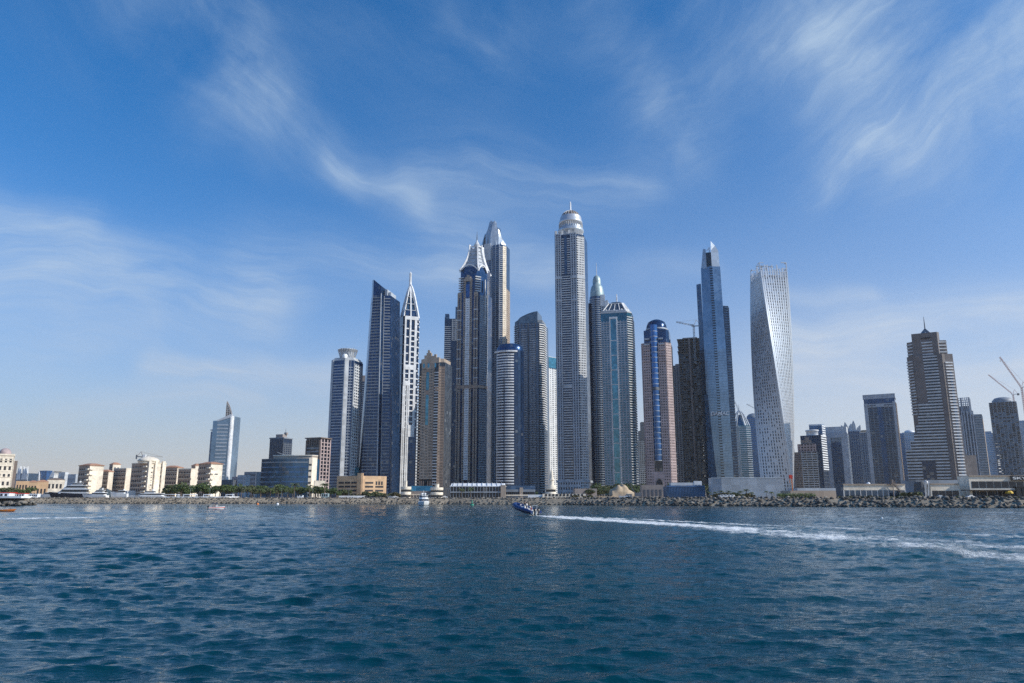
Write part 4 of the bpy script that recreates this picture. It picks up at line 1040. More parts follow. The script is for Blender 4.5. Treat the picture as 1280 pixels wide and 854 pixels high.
def tower_crane(label, base, h, jib_az, jib_el, jib_len, mat, group, mast_w=2.0, counter=10.0, hook=0):
    """luffing or hammerhead tower crane; base is the foot of the mast"""
    root = empty('tower_crane', base, label, 'crane', group)
    def lattice(mb, a, b, w, n):
        a, b = Vector(a), Vector(b); d = (b - a).normalized(); x = d.cross(Vector((0, 0, 1)))
        if x.length < 1e-3: x = Vector((1, 0, 0))
        x.normalize(); y = x.cross(d); c = [(x * i + y * j) * (w / 2) for i, j in ((-1, -1), (1, -1), (1, 1), (-1, 1))]
        for q in c: mb.bar(a + q, b + q, w * .17)
        for k in range(n):
            p, q = a.lerp(b, k / n), a.lerp(b, (k + 1) / n)
            for i in range(4): mb.bar(p + c[i], q + c[(i + 1) % 4], w * .11)
    mb = MB(); lattice(mb, (0, 0, 0), (0, 0, h), mast_w, max(4, int(h / 4))); mb.build('mast', mat, root)
    dx, dy = math.sin(jib_az), math.cos(jib_az); tip = Vector((dx * math.cos(jib_el) * jib_len, dy * math.cos(jib_el) * jib_len, h + math.sin(jib_el) * jib_len))
    mb = MB(); lattice(mb, (dx * 1.5, dy * 1.5, h + 1.2), tip, mast_w * .75, max(6, int(jib_len / 4))); mb.build('jib', mat, root)
    mb = MB(); mb.bar((0, 0, h), (-dx * counter, -dy * counter, h + .6), mast_w * .9, 1.0); mb.bar((-dx * counter, -dy * counter, h - 2.2), (-dx * counter, -dy * counter, h + 2.2), mast_w * 1.3, mast_w * 1.8); mb.build('counter_jib', M['dgrey'], root)
    mb = MB(); top = Vector((-dx * counter * .4, -dy * counter * .4, h + counter * .9)); mb.bar((0, 0, h), top, .6); mb.bar((-dx * counter, -dy * counter, h), top, .45); mb.bar(top, tip, .22); mb.build('stay_frame', mat, root)
    mb = MB(); mb.box(-1.3 + dx * 1.5, 1.3 + dx * 1.5, -1.3, 1.3, h - .6, h + 2.4); mb.build('cab', M['white'], root)
    if hook:
        mb = MB(); p = tip * .98 + Vector((0, 0, 0)); mb.bar(tip, tip - Vector((0, 0, hook)), .15); mb.box(tip.x - .6, tip.x + .6, tip.y - .4, tip.y + .4, tip.z - hook - 1.6, tip.z - hook); mb.build('hook_block', M['yellow'], root)
    return root
T, zt = tower_unfinished('dark unfinished concrete tower with open floors and a crane', 852.5, 884, 1120, 426, -16, True, 'dconc', 'conc')
mb = MB(); T.edge(0).block(mb, .44, .52, 0, zt, 2.6); mb.build('hoist_mast', M['taupe'], T.root)
p = T.root.location
tower_crane('white crane working above the dark unfinished tower', (p.x + 1, p.y - 22, GZ + zt - 40), 58, R(-92), R(13), 27, M['pale'], 'tower cranes over the skyline', 2.0, 11, 0)

def tower_twinfin():
    T = Tower('glass_tower', 'slim blue glass tower with two unequal fins and white lettering', 'tower', 878, 917.5, 1070, 500, [(-1, -.5), (-.78, -.8), (-.62, -.86), (.02, -1), (.14, -1), (.70, -.86), (.74, -.6), (1, -.5), (1, .8), (-1, .8)], -15)
    S = T.sub
    main = S([(-.72, -.8), (-.06, -1), (.10, -1), (.68, -.84), (.68, .7), (-.72, .7)])
    mid = S([(-.72, -.8), (-.06, -1), (.10, -1), (.68, -.84), (.68, .7), (-.72, .7)])
    top = S([(-.64, -.72), (-.06, -.90), (.10, -.90), (.62, -.72), (.62, .6), (-.64, .6)])
    z1, z2 = T.z(440), T.z(338)
    mb = MB(); mb.prism(main, 0, z1, 0, mid); mb.prism(mid, z1, z2, 0, top); mb.build('shaft', M['silver'], T.root)
    # joints in the glass
    mb = MB()
    for i in (0, 2, 3):
        e1 = T.edge(i, pts=main, top=mid, z0=0, z1=z1)
        e1.bands(mb, 0, 1, 4, z1 - 2, 3.75, .35, .10)
        e1.piers(mb, 0, 1, 0, z1, 8, .22, .14)
    mb.build('glass_joints', M['steel'], T.root)
    # dark recessed slot with balconies up the front
    e1 = T.edge(1, pts=main, top=mid, z0=0, z1=z1); e2 = T.edge(1, pts=mid, top=top, z0=z1, z1=z2)
    mb = MB(); e1.bands(mb, -.15, 1.15, 2, z1, 3.75, 1.5, .4); e2.bands(mb, -.15, 1.15, z1, z2, 3.75, 1.5, .4); mb.build('front_slot', M['dark'], T.root)
    # side shafts
    lw = S([(-1, -.5), (-.70, -.66), (-.70, .8), (-1, .8)]); rw = S([(.66, -.66), (1, -.5), (1, .8), (.66, .8)])
    zl, zr = T.z(357), T.z(386)
    T.body(0, zl, M['steel'], 'left_wing', pts=lw); T.body(0, zr, M['deep'], 'right_wing', pts=rw)
    mb = MB(); T.edge(0, pts=rw).bands(mb, .05, 1, 3, zr, 3.75, 1.5, .9); T.edge(1, pts=rw).bands(mb, 0, 1, 3, zr, 3.75, 1.5, .9); mb.build('right_balconies', M['steel'], T.root)
    mb = MB(); T.edge(0, pts=lw).bands(mb, 0, 1, 3, zl, 3.75, .9, .3); mb.build('left_bands', M['steel'], T.root)
    # pale curved blade sweeping out at the foot on the left
    mb = MB(); rows = []
    for q in np.linspace(0, 1, 12):
        zz = T.z(600) + (T.z(495) - T.z(600)) * q; t1 = -.36 - .30 * q ** .8
        a = S([(-.86, -.74)])[0]; b = S([(t1, -.96 + .1 * q)])[0]; rows.append([(*a, zz), (*b, zz)])
    mb.grid(rows, 0, False); mb.build('sweeping_blade', M['sky'], T.root)
    # fins
    f1 = S([(.08, -.90), (.60, -.72), (.60, .5), (.08, .5)]); f1t = S([(.10, -.66), (.36, -.60), (.36, .2), (.10, .2)])
    mb = MB(); mb.prism(f1, z2 - 2, T.z(318), 0, S([(.08, -.84), (.56, -.68), (.54, .4), (.08, .4)])); mb.prism(S([(.08, -.84), (.56, -.68), (.54, .4), (.08, .4)]), T.z(318), [T.z(305.5), T.z(311), T.z(311), T.z(305.5)], 0, f1t); mb.build('tall_fin', M['metal'], T.root)
    f2 = S([(-.63, -.72), (-.26, -.86), (-.26, .3), (-.63, .3)])
    mb = MB(); mb.prism(f2, z2 - 2, [T.z(314), T.z(315), T.z(315), T.z(312)], 0, S([(-.44, -.6), (-.26, -.7), (-.26, .1), (-.44, .1)])); mb.build('short_fin', M['metal'], T.root)
    mb = MB(); mb.prism(S([(-.26, -.8), (.1, -.8), (.1, .3), (-.26, .3)]), z2 - 2, T.z(320)); mb.build('top_glazing', M['dark'], T.root)
    mb = MB(); mb.bar((*S([(-.2, -.5)])[0], T.z(316)), (*S([(-.02, -.5)])[0], T.z(313)), .8); mb.bar((*S([(-.02, -.5)])[0], T.z(320)), (*S([(-.02, -.5)])[0], T.z(312)), .8); mb.build('roof_gear', M['white'], T.root)
    # lettering
    e = Edge(main[0], main[3], z0=0, z1=1); 
    a = Vector(e.at(.14, T.z(521.5), 5.6)); b = Vector(e.at(1.0, T.z(521.5), 5.6))
    t = text_mesh('DAMAC', M['white'], (b - a).length * 1.0, .5, shear=.25, height=5.6); t.parent = T.root; t.location = a; t.rotation_euler = (R(90), 0, math.atan2(b.y - a.y, b.x - a.x)); t.name = 'lettering'
def text_mesh(s, mat, width, ext, shear=0., wide=False, height=None):
    c = bpy.data.curves.new('lettering', 'FONT'); c.body = s; c.extrude = ext; c.shear = shear; c.offset = .02
    o = bpy.data.objects.new('lettering', c); COL.objects.link(o); dg = bpy.context.evaluated_depsgraph_get()
    me = bpy.data.meshes.new_from_object(o.evaluated_get(dg)); bpy.data.objects.remove(o); bpy.data.curves.remove(c)
    xs = [v.co.x for v in me.vertices]; ys = [v.co.y for v in me.vertices]; k = width / (max(xs) - min(xs)); ky = (height / (max(ys) - min(ys))) if height else k * (.62 if wide else 1)
    for v in me.vertices: v.co.x = (v.co.x - min(xs)) * k; v.co.y = (v.co.y - min(ys)) * ky
    me.materials.clear(); me.materials.append(mat)
    r = bpy.data.objects.new('lettering', me); COL.objects.link(r); return r
tower_twinfin()

def tower_lattice_crown():
    T = Tower('residential_tower', 'small balconied tower with a pointed lattice crown beside the lettered tower', 'tower', 915, 941, 1600, 580, [(-1, -.8), (-.5, -1), (.5, -1), (1, -.8), (1, 1), (-1, 1)], -12)
    z = T.z(533); T.body(0, z, M['teal'])
    mb = MB(); T.edge(1).bands(mb, .3, 1, 0, z, 4.6, 2.0, 1.2); T.edge(2).bands(mb, 0, 1, 0, z, 4.6, 2.0, 1.2); mb.build('balconies', M['lgrey'], T.root)
    mb = MB(); T.edge(0).piers(mb, 0, 1, 0, z, 4, 1.2, .8); T.edge(1).piers(mb, 0, .3, 0, z, 3, 1.2, 1.4); mb.build('ribs', M['pale'], T.root)
    zc = T.z(513); base = T.scaled(.95)
    mb = MB(); mb.prism(T.scaled(.6), z, zc - 10, top=T.scaled(.15)); mb.build('crown_core', M['grey'], T.root)
    for i, p in enumerate(base):
        mb = MB(); pts = [(p[0] * (1 - q) ** .6, p[1] * (1 - q) ** .6, z - 4 + (zc - z + 4) * q) for q in np.linspace(0, 1, 6)]
        for a, b in zip(pts[:-1], pts[1:]): mb.bar(a, b, 2.2)
        mb.build('crown_rib', M['lgrey'], T.root)
    spire(T.root, (0, 0), zc - 3, T.z(506), 1.2, .3, M['lgrey'])
tower_lattice_crown()
p = (PX(926, 560, 1900), 1900, GZ)
def tower_smallblue():
    T = Tower('residential_tower', 'hazy blue tower seen just left of the twisted tower', 'tower', 936, 954, 1700, 580, rect(1, 1), -15)
    z = T.z(523); T.body(0, z, M['blue']); mb = MB(); T.edge(0).bands(mb, 0, 1, 0, z, 4.5, 1.3, .6); T.edge(1).wall(mb, 0, 1, 0, z, 5, 4.5, .5, .5); mb.build('floor_bands', M['mgrey'], T.root)
    mb = MB(); mb.lathe([(14, z), (13, z + 5), (9, z + 9), (3, z + 11)], (0, 0), 18); mb.build('rounded_roof', M['mgrey'], T.root)
    tower_crane('grey luffing crane rising behind the pointed lattice crown', (PX(929, 560, 1750), 1750, GZ), PZ(520, 1750) - GZ, R(-25), R(63), 40, M['mgrey'], 'tower cranes over the skyline', 2.2, 10)
    tower_crane('slender crane with its jib out flat over the small blue tower', (T.root.location.x + 5, 1690, GZ + z - 8), 28, R(-95), R(28), 24, M['mgrey'], 'tower cranes over the skyline', 1.8, 9)
tower_smallblue()

def tower_twist():
    xl, xr, Y = 938, 990, 1050
    Xc = .3525 * Y
    root = empty('twisted_tower', (Xc, Y, GZ), 'white aluminium tower whose walls twist as they rise', 'tower')
    zf = lambda py: PZ(py, Y) - GZ
    H = zf(352); nf = 72; a = 19.6; PH = R(66)
    def corner(k, z, grow=0.0):
        ph = R(19) + PH * z / H
        x, y = [(-1, -1), (1, -1), (1, 1), (-1, 1)][k]; s = a + grow
        return Vector((x * s * math.cos(ph) + y * s * math.sin(ph) - 3 + 9 * z / H, -x * s * math.sin(ph) + y * s * math.cos(ph)))
    def at(k, t, z, off=0.0):
        p, q = corner(k, z), corner((k + 1) % 4, z); e = (q - p).normalized(); n = Vector((e.y, -e.x)); r = p.lerp(q, t) + n * off
        return (r.x, r.y, z)
    body = MB(); rows = []
    for j in range(nf + 1): rows.append([tuple(corner(k, H * j / nf, -.6)) + (H * j / nf,) for k in range(4)])
    body.grid(rows, 0, False, True); body.face(rows[-1]); body.build('glass_core', M['dark'], root)
    def blk(mb, k, t0, t1, z0, z1, dep):
        mb.hexa([at(k, t0, z0, dep), at(k, t1, z0, dep), at(k, t1, z0, -1), at(k, t0, z0, -1)], [at(k, t0, z1, dep), at(k, t1, z1, dep), at(k, t1, z1, -1), at(k, t0, z1, -1)])
    names = ['front_screen', 'side_screen', 'rear_screen', 'left_screen']
    for k in range(4):
        mb = MB(); f = H / nf; cols = 11; rr = random.Random(k + 3)
        for j in range(nf):
            z0, z1 = j * f, (j + 1) * f
            blk(mb, k, 0, 1, z0, z0 + f * .34, .25)
            for c in range(cols + 1):
                w = .028 if 0 < c < cols else .05
                t = c / cols; t0, t1 = max(0, t - w), min(1, t + w)
                blk(mb, k, t0, t1, z0, z1 + .02, .55)
                if c < cols and rr.random() < .30: blk(mb, k, t + .028, t + .028 + .5 / cols, z0 + f * .3, z1, .1)
        mb.build(names[k], M['alu'] , root)
    # open crown: free-standing frames, some panels missing, maintenance gantry
    zt = zf(333.5)
    for k in range(4):
        mb = MB(); rr = random.Random(20 + k)
        for c in range(12):
            t = c / 11; h = (zt - H) * (1.0 if c in (0, 11) else rr.choice((.45, .6, .7, .85)))
            blk(mb, k, max(0, t - .02), min(1, t + .02), H, H + h, .45)
        for q, h in ((0.15, .5), (.36, .5), (.58, .45), (.98, .35)):
            zz = H + (zt - H) * q
            segs = [(0, 1)] if q < .5 else [(0, .16), (.80, 1)]
            for t0, t1 in segs: blk(mb, k, t0, t1, zz, zz + .9, .3)
        for c in range(11):
            if rr.random() < .42: blk(mb, k, (c + .1) / 11, (c + .7) / 11, H + 1, H + (zt - H) * rr.uniform(.25, .5), .2)
        mb.build('crown_frame', M['alu'], root)
    mb = MB(); mb.bar((-4, -2, H), (-4, -2, zt + 1), 2.0); mb.bar((-12, -3, zt), (14, -1, zt - .6), 1.2); mb.bar((-8, -3, zt - 3), (6, -2, zt + 1.5), .8); mb.bar((0, -2, H), (3, -2, zt - 2), 1.4); mb.build('maintenance_gantry', M['mgrey'], root)
    mb = MB(); mb.prism([(-13, -13), (13, -13), (13, 13), (-13, 13)], H, H + 6); mb.build('plant_room', M['pale'], root)
tower_twist()

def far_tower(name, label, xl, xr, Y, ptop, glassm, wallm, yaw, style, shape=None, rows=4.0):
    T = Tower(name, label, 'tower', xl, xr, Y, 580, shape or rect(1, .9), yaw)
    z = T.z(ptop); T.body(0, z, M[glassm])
    mb = MB(); e, s = T.edge(0), T.edge(1)
    for q in (e, s):
        if style == 'bands': q.bands(mb, 0, 1, 0, z, rows, rows * .35, .7)
        elif style == 'grid': q.wall(mb, 0, 1, 0, z, max(3, int(q.width() / 5)), rows, .55, .55, .7)
        else: q.piers(mb, 0, 1, 0, z, max(4, int(q.width() / 4)), .9, .5); q.bands(mb, 0, 1, 0, z, rows * 2, .8, .3)
    mb.build('walls', M[wallm], T.root)
    return T, z
T, z = far_tower('residential_tower', 'narrow blue tower touching the right edge of the twisted tower', 980, 994, 1500, 542, 'blue', 'mgrey', -12, 'grid')
mb = MB(); mb.prism(T.scaled(1.06), z, z + 2); mb.build('roof_slab', M['dgrey'], T.root)

def tower_steppedbeige():
    T = Tower('residential_tower', 'stepped beige tower with white banded front, right of the twisted tower', 'tower', 993, 1025, 1250, 590, [(-1, -.8), (-.35, -1), (.9, -1), (1, -.8), (1, 1), (-1, 1)], -22)
    z = T.z(566); T.body(0, z, M['dark'])
    mb = MB(); T.edge(0).wall(mb, 0, 1, 0, z, 6, 3.7, .5, .5, .7); mb.build('left_wall', M['taupe'], T.root)
    mb = MB(); T.edge(1).bands(mb, 0, 1, 0, z, 3.7, 1.4, 1.2); T.edge(1).piers(mb, 0, 1, 0, z, 4, .8, 1.3); mb.build('banded_front', M['pale'], T.root)
    m1 = T.sub([(-.6, -.8), (.85, -.9), (.85, .8), (-.6, .8)]); z2 = T.z(556)
    T.body(z, z2, M['dark'], 'upper_storeys', pts=m1); mb = MB(); T.edge(0, pts=m1).wall(mb, 0, 1, z, z2, 6, 4, .5, .5, .8); mb.build('upper_walls', M['pink'], T.root)
    m2 = T.sub([(-.3, -.7), (.5, -.8), (.5, .7), (-.3, .7)]); mb = MB(); mb.prism(m2, z2, T.z(551)); mb.prism(T.sub([(0, -.6), (.3, -.6), (.3, .4), (0, .4)]), z2, T.z(547)); mb.build('roof_storey', M['taupe'], T.root)
tower_steppedbeige()
def tower_cylinder_top():
    T, z = far_tower('glass_tower', 'blue tower with a white cylinder on its roof and a bright white side', 1003, 1035, 1650, 545, 'navy', 'dgrey', -38, 'piers')
    s = T.edge(1); mb = MB(); s.bands(mb, 0, 1, T.z(588), z + 2, 5.0, 2.8, 1.3); mb.build('white_side', M['white'], T.root)
    hi = T.sub([(-.2, -.4), (.98, -.2), (.98, .9), (-.2, .9)]); zz = T.z(531); T.body(z, zz, M['sky'], 'tall_slab', pts=hi)
    mb = MB(); T.edge(1, pts=hi).bands(mb, 0, 1, z, zz, 5, 2.8, 1.2); T.edge(0, pts=hi).block(mb, 0, 1, zz - 3, zz, 1); mb.build('slab_bands', M['white'], T.root)
    c = T.edge(0).at(.52, 0, -14); mb = MB(); mb.lathe([(13, z), (13, z + 9), (14.5, z + 9.5), (14.5, z + 12), (12, z + 12.5)], c[:2], 24); mb.build('roof_cylinder', M['white'], T.root)
tower_cylinder_top()
def tower_archgrey():
    T, z = far_tower('office_tower', 'broad grey tower with a round headed dark glass panel', 1033, 1064, 1700, 543, 'grey', 'lgrey', -28, 'piers')
    e = T.edge(0); mb = MB(); e.block(mb, 0, .26, 0, z, 1.2); e.block(mb, .74, 1, 0, z, 1.2); e.block(mb, 0, 1, T.z(548), z + 2, 1.4); mb.build('stone_frame', M['lgrey'], T.root)
    zt = T.z(558); pts = [e.at(.28, 2, 1.3), e.at(.72, 2, 1.3)] + [e.at(.5 + .22 * math.cos(a), zt + 9 * math.sin(a), 1.3) for a in np.linspace(0, math.pi, 12)]
    mb = MB(); mb.face(pts); mb.build('arched_glass', M['navy'], T.root)
    mb = MB(); e.bands(mb, .28, .72, 4, zt, 4.4, 1.1, 1.7); mb.build('glass_bands', M['steel'], T.root)
    mb = MB(); mb.prism(T.scaled(.97), z + 1, T.z(534.5)); mb.build('attic', M['pale'], T.root)
tower_archgrey()
def tower_petalcap():
    T, z = far_tower('residential_tower', 'dark blue tower capped by white leaf shaped roof sails', 1058, 1078, 1750, 540, 'navy', 'mgrey', -25, 'piers')
    for k, (x, y, h, tw) in enumerate(((-.6, -.6, 528, -.3), (-.1, -.7, 530, .5), (.35, -.6, 526.5, .1), (.9, -.3, 532, .9), (-.9, .1, 531, -.9))):
        a = T.sub([(x - .28, y)])[0]; b = T.sub([(x + .28, y)])[0]; t = T.sub([(x + tw * .35, y)])[0]; mb = MB(); zz = T.z(h)
        f = [(*a, z), (*b, z), ((b[0] + t[0]) / 2 + 1, b[1], (z * .4 + zz * .6)), (*t, zz), ((a[0] + t[0]) / 2 - 1, a[1], (z * .4 + zz * .6))]
        mb.face(f); mb.face([(p[0], p[1] + 2.5, p[2]) for p in f][::-1])
        for i in range(5): q, r_ = f[i], f[(i + 1) % 5]; mb.face([q, (q[0], q[1] + 2.5, q[2]), (r_[0], r_[1] + 2.5, r_[2]), r_])
        mb.build('roof_sail', M['pale'], T.root)
tower_petalcap()
T, z = far_tower('residential_tower', 'blue tower with a sunlit cream upper corner left of the dark flat topped tower', 1071, 1092, 1900, 541, 'navy', 'mgrey', -38, 'grid')
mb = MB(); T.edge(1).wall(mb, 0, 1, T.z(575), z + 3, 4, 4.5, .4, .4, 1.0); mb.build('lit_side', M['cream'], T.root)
mb = MB(); mb.prism(T.scaled(1.05), z + 3, z + 5); mb.build('roof_slab', M['brown'], T.root)

def tower_flatdark():
    T = Tower('glass_tower', 'dark glass slab with grey frame and flat top, alone at the right', 'tower', 1085, 1126, 1300, 560, rect(1, .55), -30)
    z = T.z(505); T.body(0, z, M['deep'])
    e = T.edge(0); s = T.edge(1)
    mb = MB(); e.bands(mb, .12, .92, 4, z - 8, 4.4, 1.2, .9); mb.build('balconies', M['steel'], T.root)
    mb = MB(); e.piers(mb, .16, .9, 4, z - 6, 7, .7, .7); mb.build('balcony_dividers', M['mgrey'], T.root)
    mb = MB(); e.block(mb, .42, .58, 4, z - 7, 1.2); mb.build('glass_spine', M['navy'], T.root)
    mb = MB(); e.block(mb, 0, .12, 0, z, 1.4); e.block(mb, .92, 1, 0, z + 2, 1.4); e.block(mb, .1, .94, z - 7, z - 1, 1.2); mb.build('grey_frame', M['lgrey'], T.root)
    mb = MB(); s.wall(mb, 0, 1, 0, z, 4, 4.4, .4, .5, .9); mb.build('side_wall', M['brown'], T.root)
    mb = MB(); mb.prism(T.scaled(.985), z, T.z(499.5)); mb.build('top_glazing', M['navy'], T.root)
    mb = MB(); mb.prism(T.scaled(1.03), T.z(499.5), T.z(494)); mb.build('attic', M['lgrey'], T.root)
    for t0, t1 in ((.13, .38), (.66, .91)):
        mb = MB(); n = 7
        for k in range(n): q = t0 + (t1 - t0) * k / n; e.block(mb, q, q + (t1 - t0) / n * .7, z - 5.4 + (k % 3) * .5, z - 2.6 - (k % 2) * .5, 1.55)
        mb.build('sign_letters', M['dgrey'], T.root)
tower_flatdark()
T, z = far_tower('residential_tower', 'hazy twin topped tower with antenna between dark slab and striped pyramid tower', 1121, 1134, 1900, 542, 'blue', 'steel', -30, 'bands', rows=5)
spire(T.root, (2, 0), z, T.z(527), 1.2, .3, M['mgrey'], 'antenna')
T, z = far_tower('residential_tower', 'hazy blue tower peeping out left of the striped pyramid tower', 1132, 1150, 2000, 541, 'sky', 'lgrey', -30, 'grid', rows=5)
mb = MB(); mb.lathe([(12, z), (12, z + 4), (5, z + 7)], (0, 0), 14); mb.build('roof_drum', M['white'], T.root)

def tower_stripes():
    T = Tower('hotel_tower', 'massive brown tower with white stripes stepping out to the left', 'tower', 1138, 1204, 970, 530, [(-1, -.8), (-.62, -1), (.55, -1), (.62, -.9), (1, -.7), (1, .9), (-1, .9)], -30)
    z = T.z(448); S = T.sub
    shaft = S([(-.86, -.75), (-.60, -1), (.50, -1), (.60, -.9), (.92, -.72), (.92, .9), (-.86, .9)])
    T.body(0, z, M['umber'], pts=shaft)
    e = T.edge(1, pts=shaft); l = T.edge(0, pts=shaft); c = T.edge(2, pts=shaft); s = T.edge(3, pts=shaft)
    mb = MB(); e.block(mb, 0, .34, 0, z, .9); mb.build('plain_brown_panel', M['umber'], T.root)
    mb = MB(); e.block(mb, .84, 1, 0, z, .9); c.block(mb, 0, 1, 0, z, .6); mb.build('brown_pier', M['umber'], T.root)
    mb = MB(); e.block(mb, .35, .83, 2, z - 1, .15); mb.build('stripe_glazing', M['dark'], T.root)
    # white parapet stripes: narrow in the shaft, running out to the left in steps lower down
    fh = 3.7; zst = T.z(590); k = 0; zz = T.z(602)
    mb = MB()
    zs_ = []
    zz = 4.0
    while zz < z - 3: zs_.append(zz); zz += 3.85
    for zz in zs_: e.block(mb, .34, .84, zz, zz + 1.7, 1.5)
    mb.build('white_stripes', M['pale'], T.root)
    # stepped wing at the foot
    steps = [(T.z(563), -.62), (T.z(553), -.42), (T.z(543), -.28), (T.z(533), -.16), (T.z(522), -.06), (T.z(508), .0)]
    mb = MB(); m2 = MB(); prev = 0
    for zt, t in steps:
        e.block(mb, t, .36, prev, zt, 1.0, 0, 14)
        for q in zs_:
            if prev <= q < zt: e.block(m2, t - .01, .36, q, q + 1.7, 1.9, 0, 14)
        prev = zt
    mb.build('stepped_wing', M['dark'], T.root); m2.build('stepped_stripes', M['pale'], T.root)
    mb = MB(); e.block(mb, -.10, .36, 10, T.z(577.5), 2.4); mb.build('dark_glass_panel', M['deep'], T.root)
    mb = MB(); l.bands(mb, 0, .9, T.z(520), T.z(452), 3.85, 1.6, 1.6); mb.build('left_balconies', M['pale'], T.root)
    mb = MB(); s.bands(mb, -.05, .8, 4, T.z(456), 3.85, 1.7, 2.0); mb.build('right_balconies', M['white'], T.root)
    mb = MB(); s.block(mb, .35, .65, 0, T.z(470), 1.2); mb.build('side_glass', M['steel'], T.root)
    # top storeys
    up = S([(-.58, -.95), (.42, -.95), (.5, -.8), (.5, .7), (-.58, .7)]); z2 = T.z(421)
    T.body(z, z2, M['umber'], 'top_storeys', pts=up)
    eu = T.edge(0, pts=up); mb = MB(); eu.bands(mb, .36, .78, z, T.z(430), 3.85, 1.6, 1.0); mb.build('top_stripes', M['pale'], T.root)
    mb = MB(); lo = S([(.42, -.88), (.74, -.72), (.74, .7), (.42, .7)]); mb.prism(lo, z - 4, T.z(431)); l2 = S([(-.80, -.72), (-.50, -.9), (-.50, .7), (-.80, .7)]); mb.prism(l2, z - 4, T.z(430)); mb.build('shoulder_blocks', M['umber'], T.root)
    mb = MB()
    for q in (T.z(446), T.z(442), T.z(438), T.z(434)): T.edge(0, pts=lo).block(mb, 0, 1, q, q + 1.6, 1.0); T.edge(0, pts=l2).block(mb, 0, 1, q, q + 1.6, 1.0)
    mb.build('shoulder_stripes', M['pale'], T.root)
    mb = MB()
    for k in range(9): q = .36 + .045 * k; eu.block(mb, q, q + .034, T.z(428.5) + (k % 3) * .4, T.z(426.5) - (k % 2) * .4, 1.0)
    mb.build('sign_letters', M['shade'], T.root)
    mb = MB(); mb.prism(S([(-.26, -.6), (.22, -.6), (.22, .3), (-.26, .3)]), z2, T.z(411.5), top=S([(-.03, -.2), (-.01, -.2), (-.01, -.1), (-.03, -.1)])); g = mb.build('glass_pyramid', M['grey'], T.root)
    mb = MB()
    for a in ((-.26, -.6), (.22, -.6), (.22, .3), (-.26, .3), (-.02, -.6)): mb.bar((*S([a])[0], z2), (*S([(-.02, -.15)])[0], T.z(411.5)), .6)
    mb.build('pyramid_ribs', M['pale'], g)
    spire(T.root, S([(-.02, -.15)])[0], T.z(412.5), T.z(397), .9, .25, M['dgrey'])
    mb = MB(); s.block(mb, .2, 2.2, 0, T.z(571), 1.0, 0, 16); mb.build('rear_wing', M['umber'], T.root)
tower_stripes()

def tower_fincrown():
    T = Tower('residential_tower', 'grey tower with open fin crown, right of the massive striped tower', 'tower', 1196, 1236, 1300, 580, [(-1, -.6), (-.3, -1), (.5, -1), (1, -.8), (1, 1), (-1, 1)], -34)
    z = T.z(520); T.body(0, z, M['steel'])
    mb = MB(); T.edge(1).piers(mb, 0, 1, 0, z + 6, 5, 1.9, 2.0); T.edge(0).piers(mb, 0, 1, 0, z, 4, 1.5, 1.2); mb.build('vertical_ribs', M['lgrey'], T.root)
    mb = MB(); T.edge(1).bands(mb, 0, 1, 0, z, 4.2, 1.3, 1.0); T.edge(2).bands(mb, 0, 1, 0, z, 4.2, 1.6, 1.6); T.edge(0).bands(mb, 0, 1, 0, z, 4.2, 1.3, .9); mb.build('balconies', M['mgrey'], T.root)
    mb = MB(); T.edge(3).block(mb, 0, .5, 0, z - 8, .8); mb.build('tan_side', M['beige'], T.root)
    hi = T.sub([(-.9, -.5), (-.2, -.85), (.3, -.85), (.3, .6), (-.9, .6)]); T.body(z, T.z(509), M['steel'], 'upper_shaft', pts=hi)
    mb = MB()
    for i in (0, 1, 2, 3):
        e = T.edge(i, pts=hi); e.piers(mb, 0, 1, z, T.z(498.5), 5, 1.2, 1.2)
        for q in (505, 502, 499.5): e.block(mb, 0, 1, T.z(q), T.z(q) + .8, 1.0, 0, 0)
    mb.build('fin_crown', M['lgrey'], T.root)
tower_fincrown()
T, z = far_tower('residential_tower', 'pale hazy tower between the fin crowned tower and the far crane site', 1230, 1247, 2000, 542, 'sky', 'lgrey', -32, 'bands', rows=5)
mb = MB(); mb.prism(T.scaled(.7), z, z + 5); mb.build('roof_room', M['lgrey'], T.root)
T2, z2 = tower_unfinished('hazy unfinished tower with rounded top under two red white cranes', 1240.5, 1276, 1700, 504, -35, False, 'mgrey', 'mgrey')
mb = MB(); mb.lathe([(T2.k * .8, z2), (T2.k * .8, z2 + 5), (T2.k * .6, z2 + 11), (T2.k * .3, z2 + 13)], (0, 0), 20); mb.build('core_top', M['mgrey'], T2.root)
redwhite = solid('crane_red_white', (.46, .30, .28), .5)
Y = 1690
tower_crane('red and white luffing crane leaning left over the hazy unfinished tower', (PX(1266.5, 495, Y), Y, GZ + z2 - 30), 30 + PZ(493, Y) - GZ - z2, R(-90), R(42), 68, redwhite, 'tower cranes over the skyline', 2.2, 12)
Y = 1500
tower_crane('tallest red and white crane, at the right edge of the picture', (PX(1282, 520, Y), Y, GZ), PZ(484, Y) - GZ, R(-90), R(60), 72, redwhite, 'tower cranes over the skyline', 2.6, 12, 8)
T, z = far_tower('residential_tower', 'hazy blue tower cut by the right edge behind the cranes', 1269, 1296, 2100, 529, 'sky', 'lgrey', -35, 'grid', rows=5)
mb = MB(); mb.prism(T.scaled(.6), z, z + 6); mb.build('roof_room', M['lgrey'], T.root)

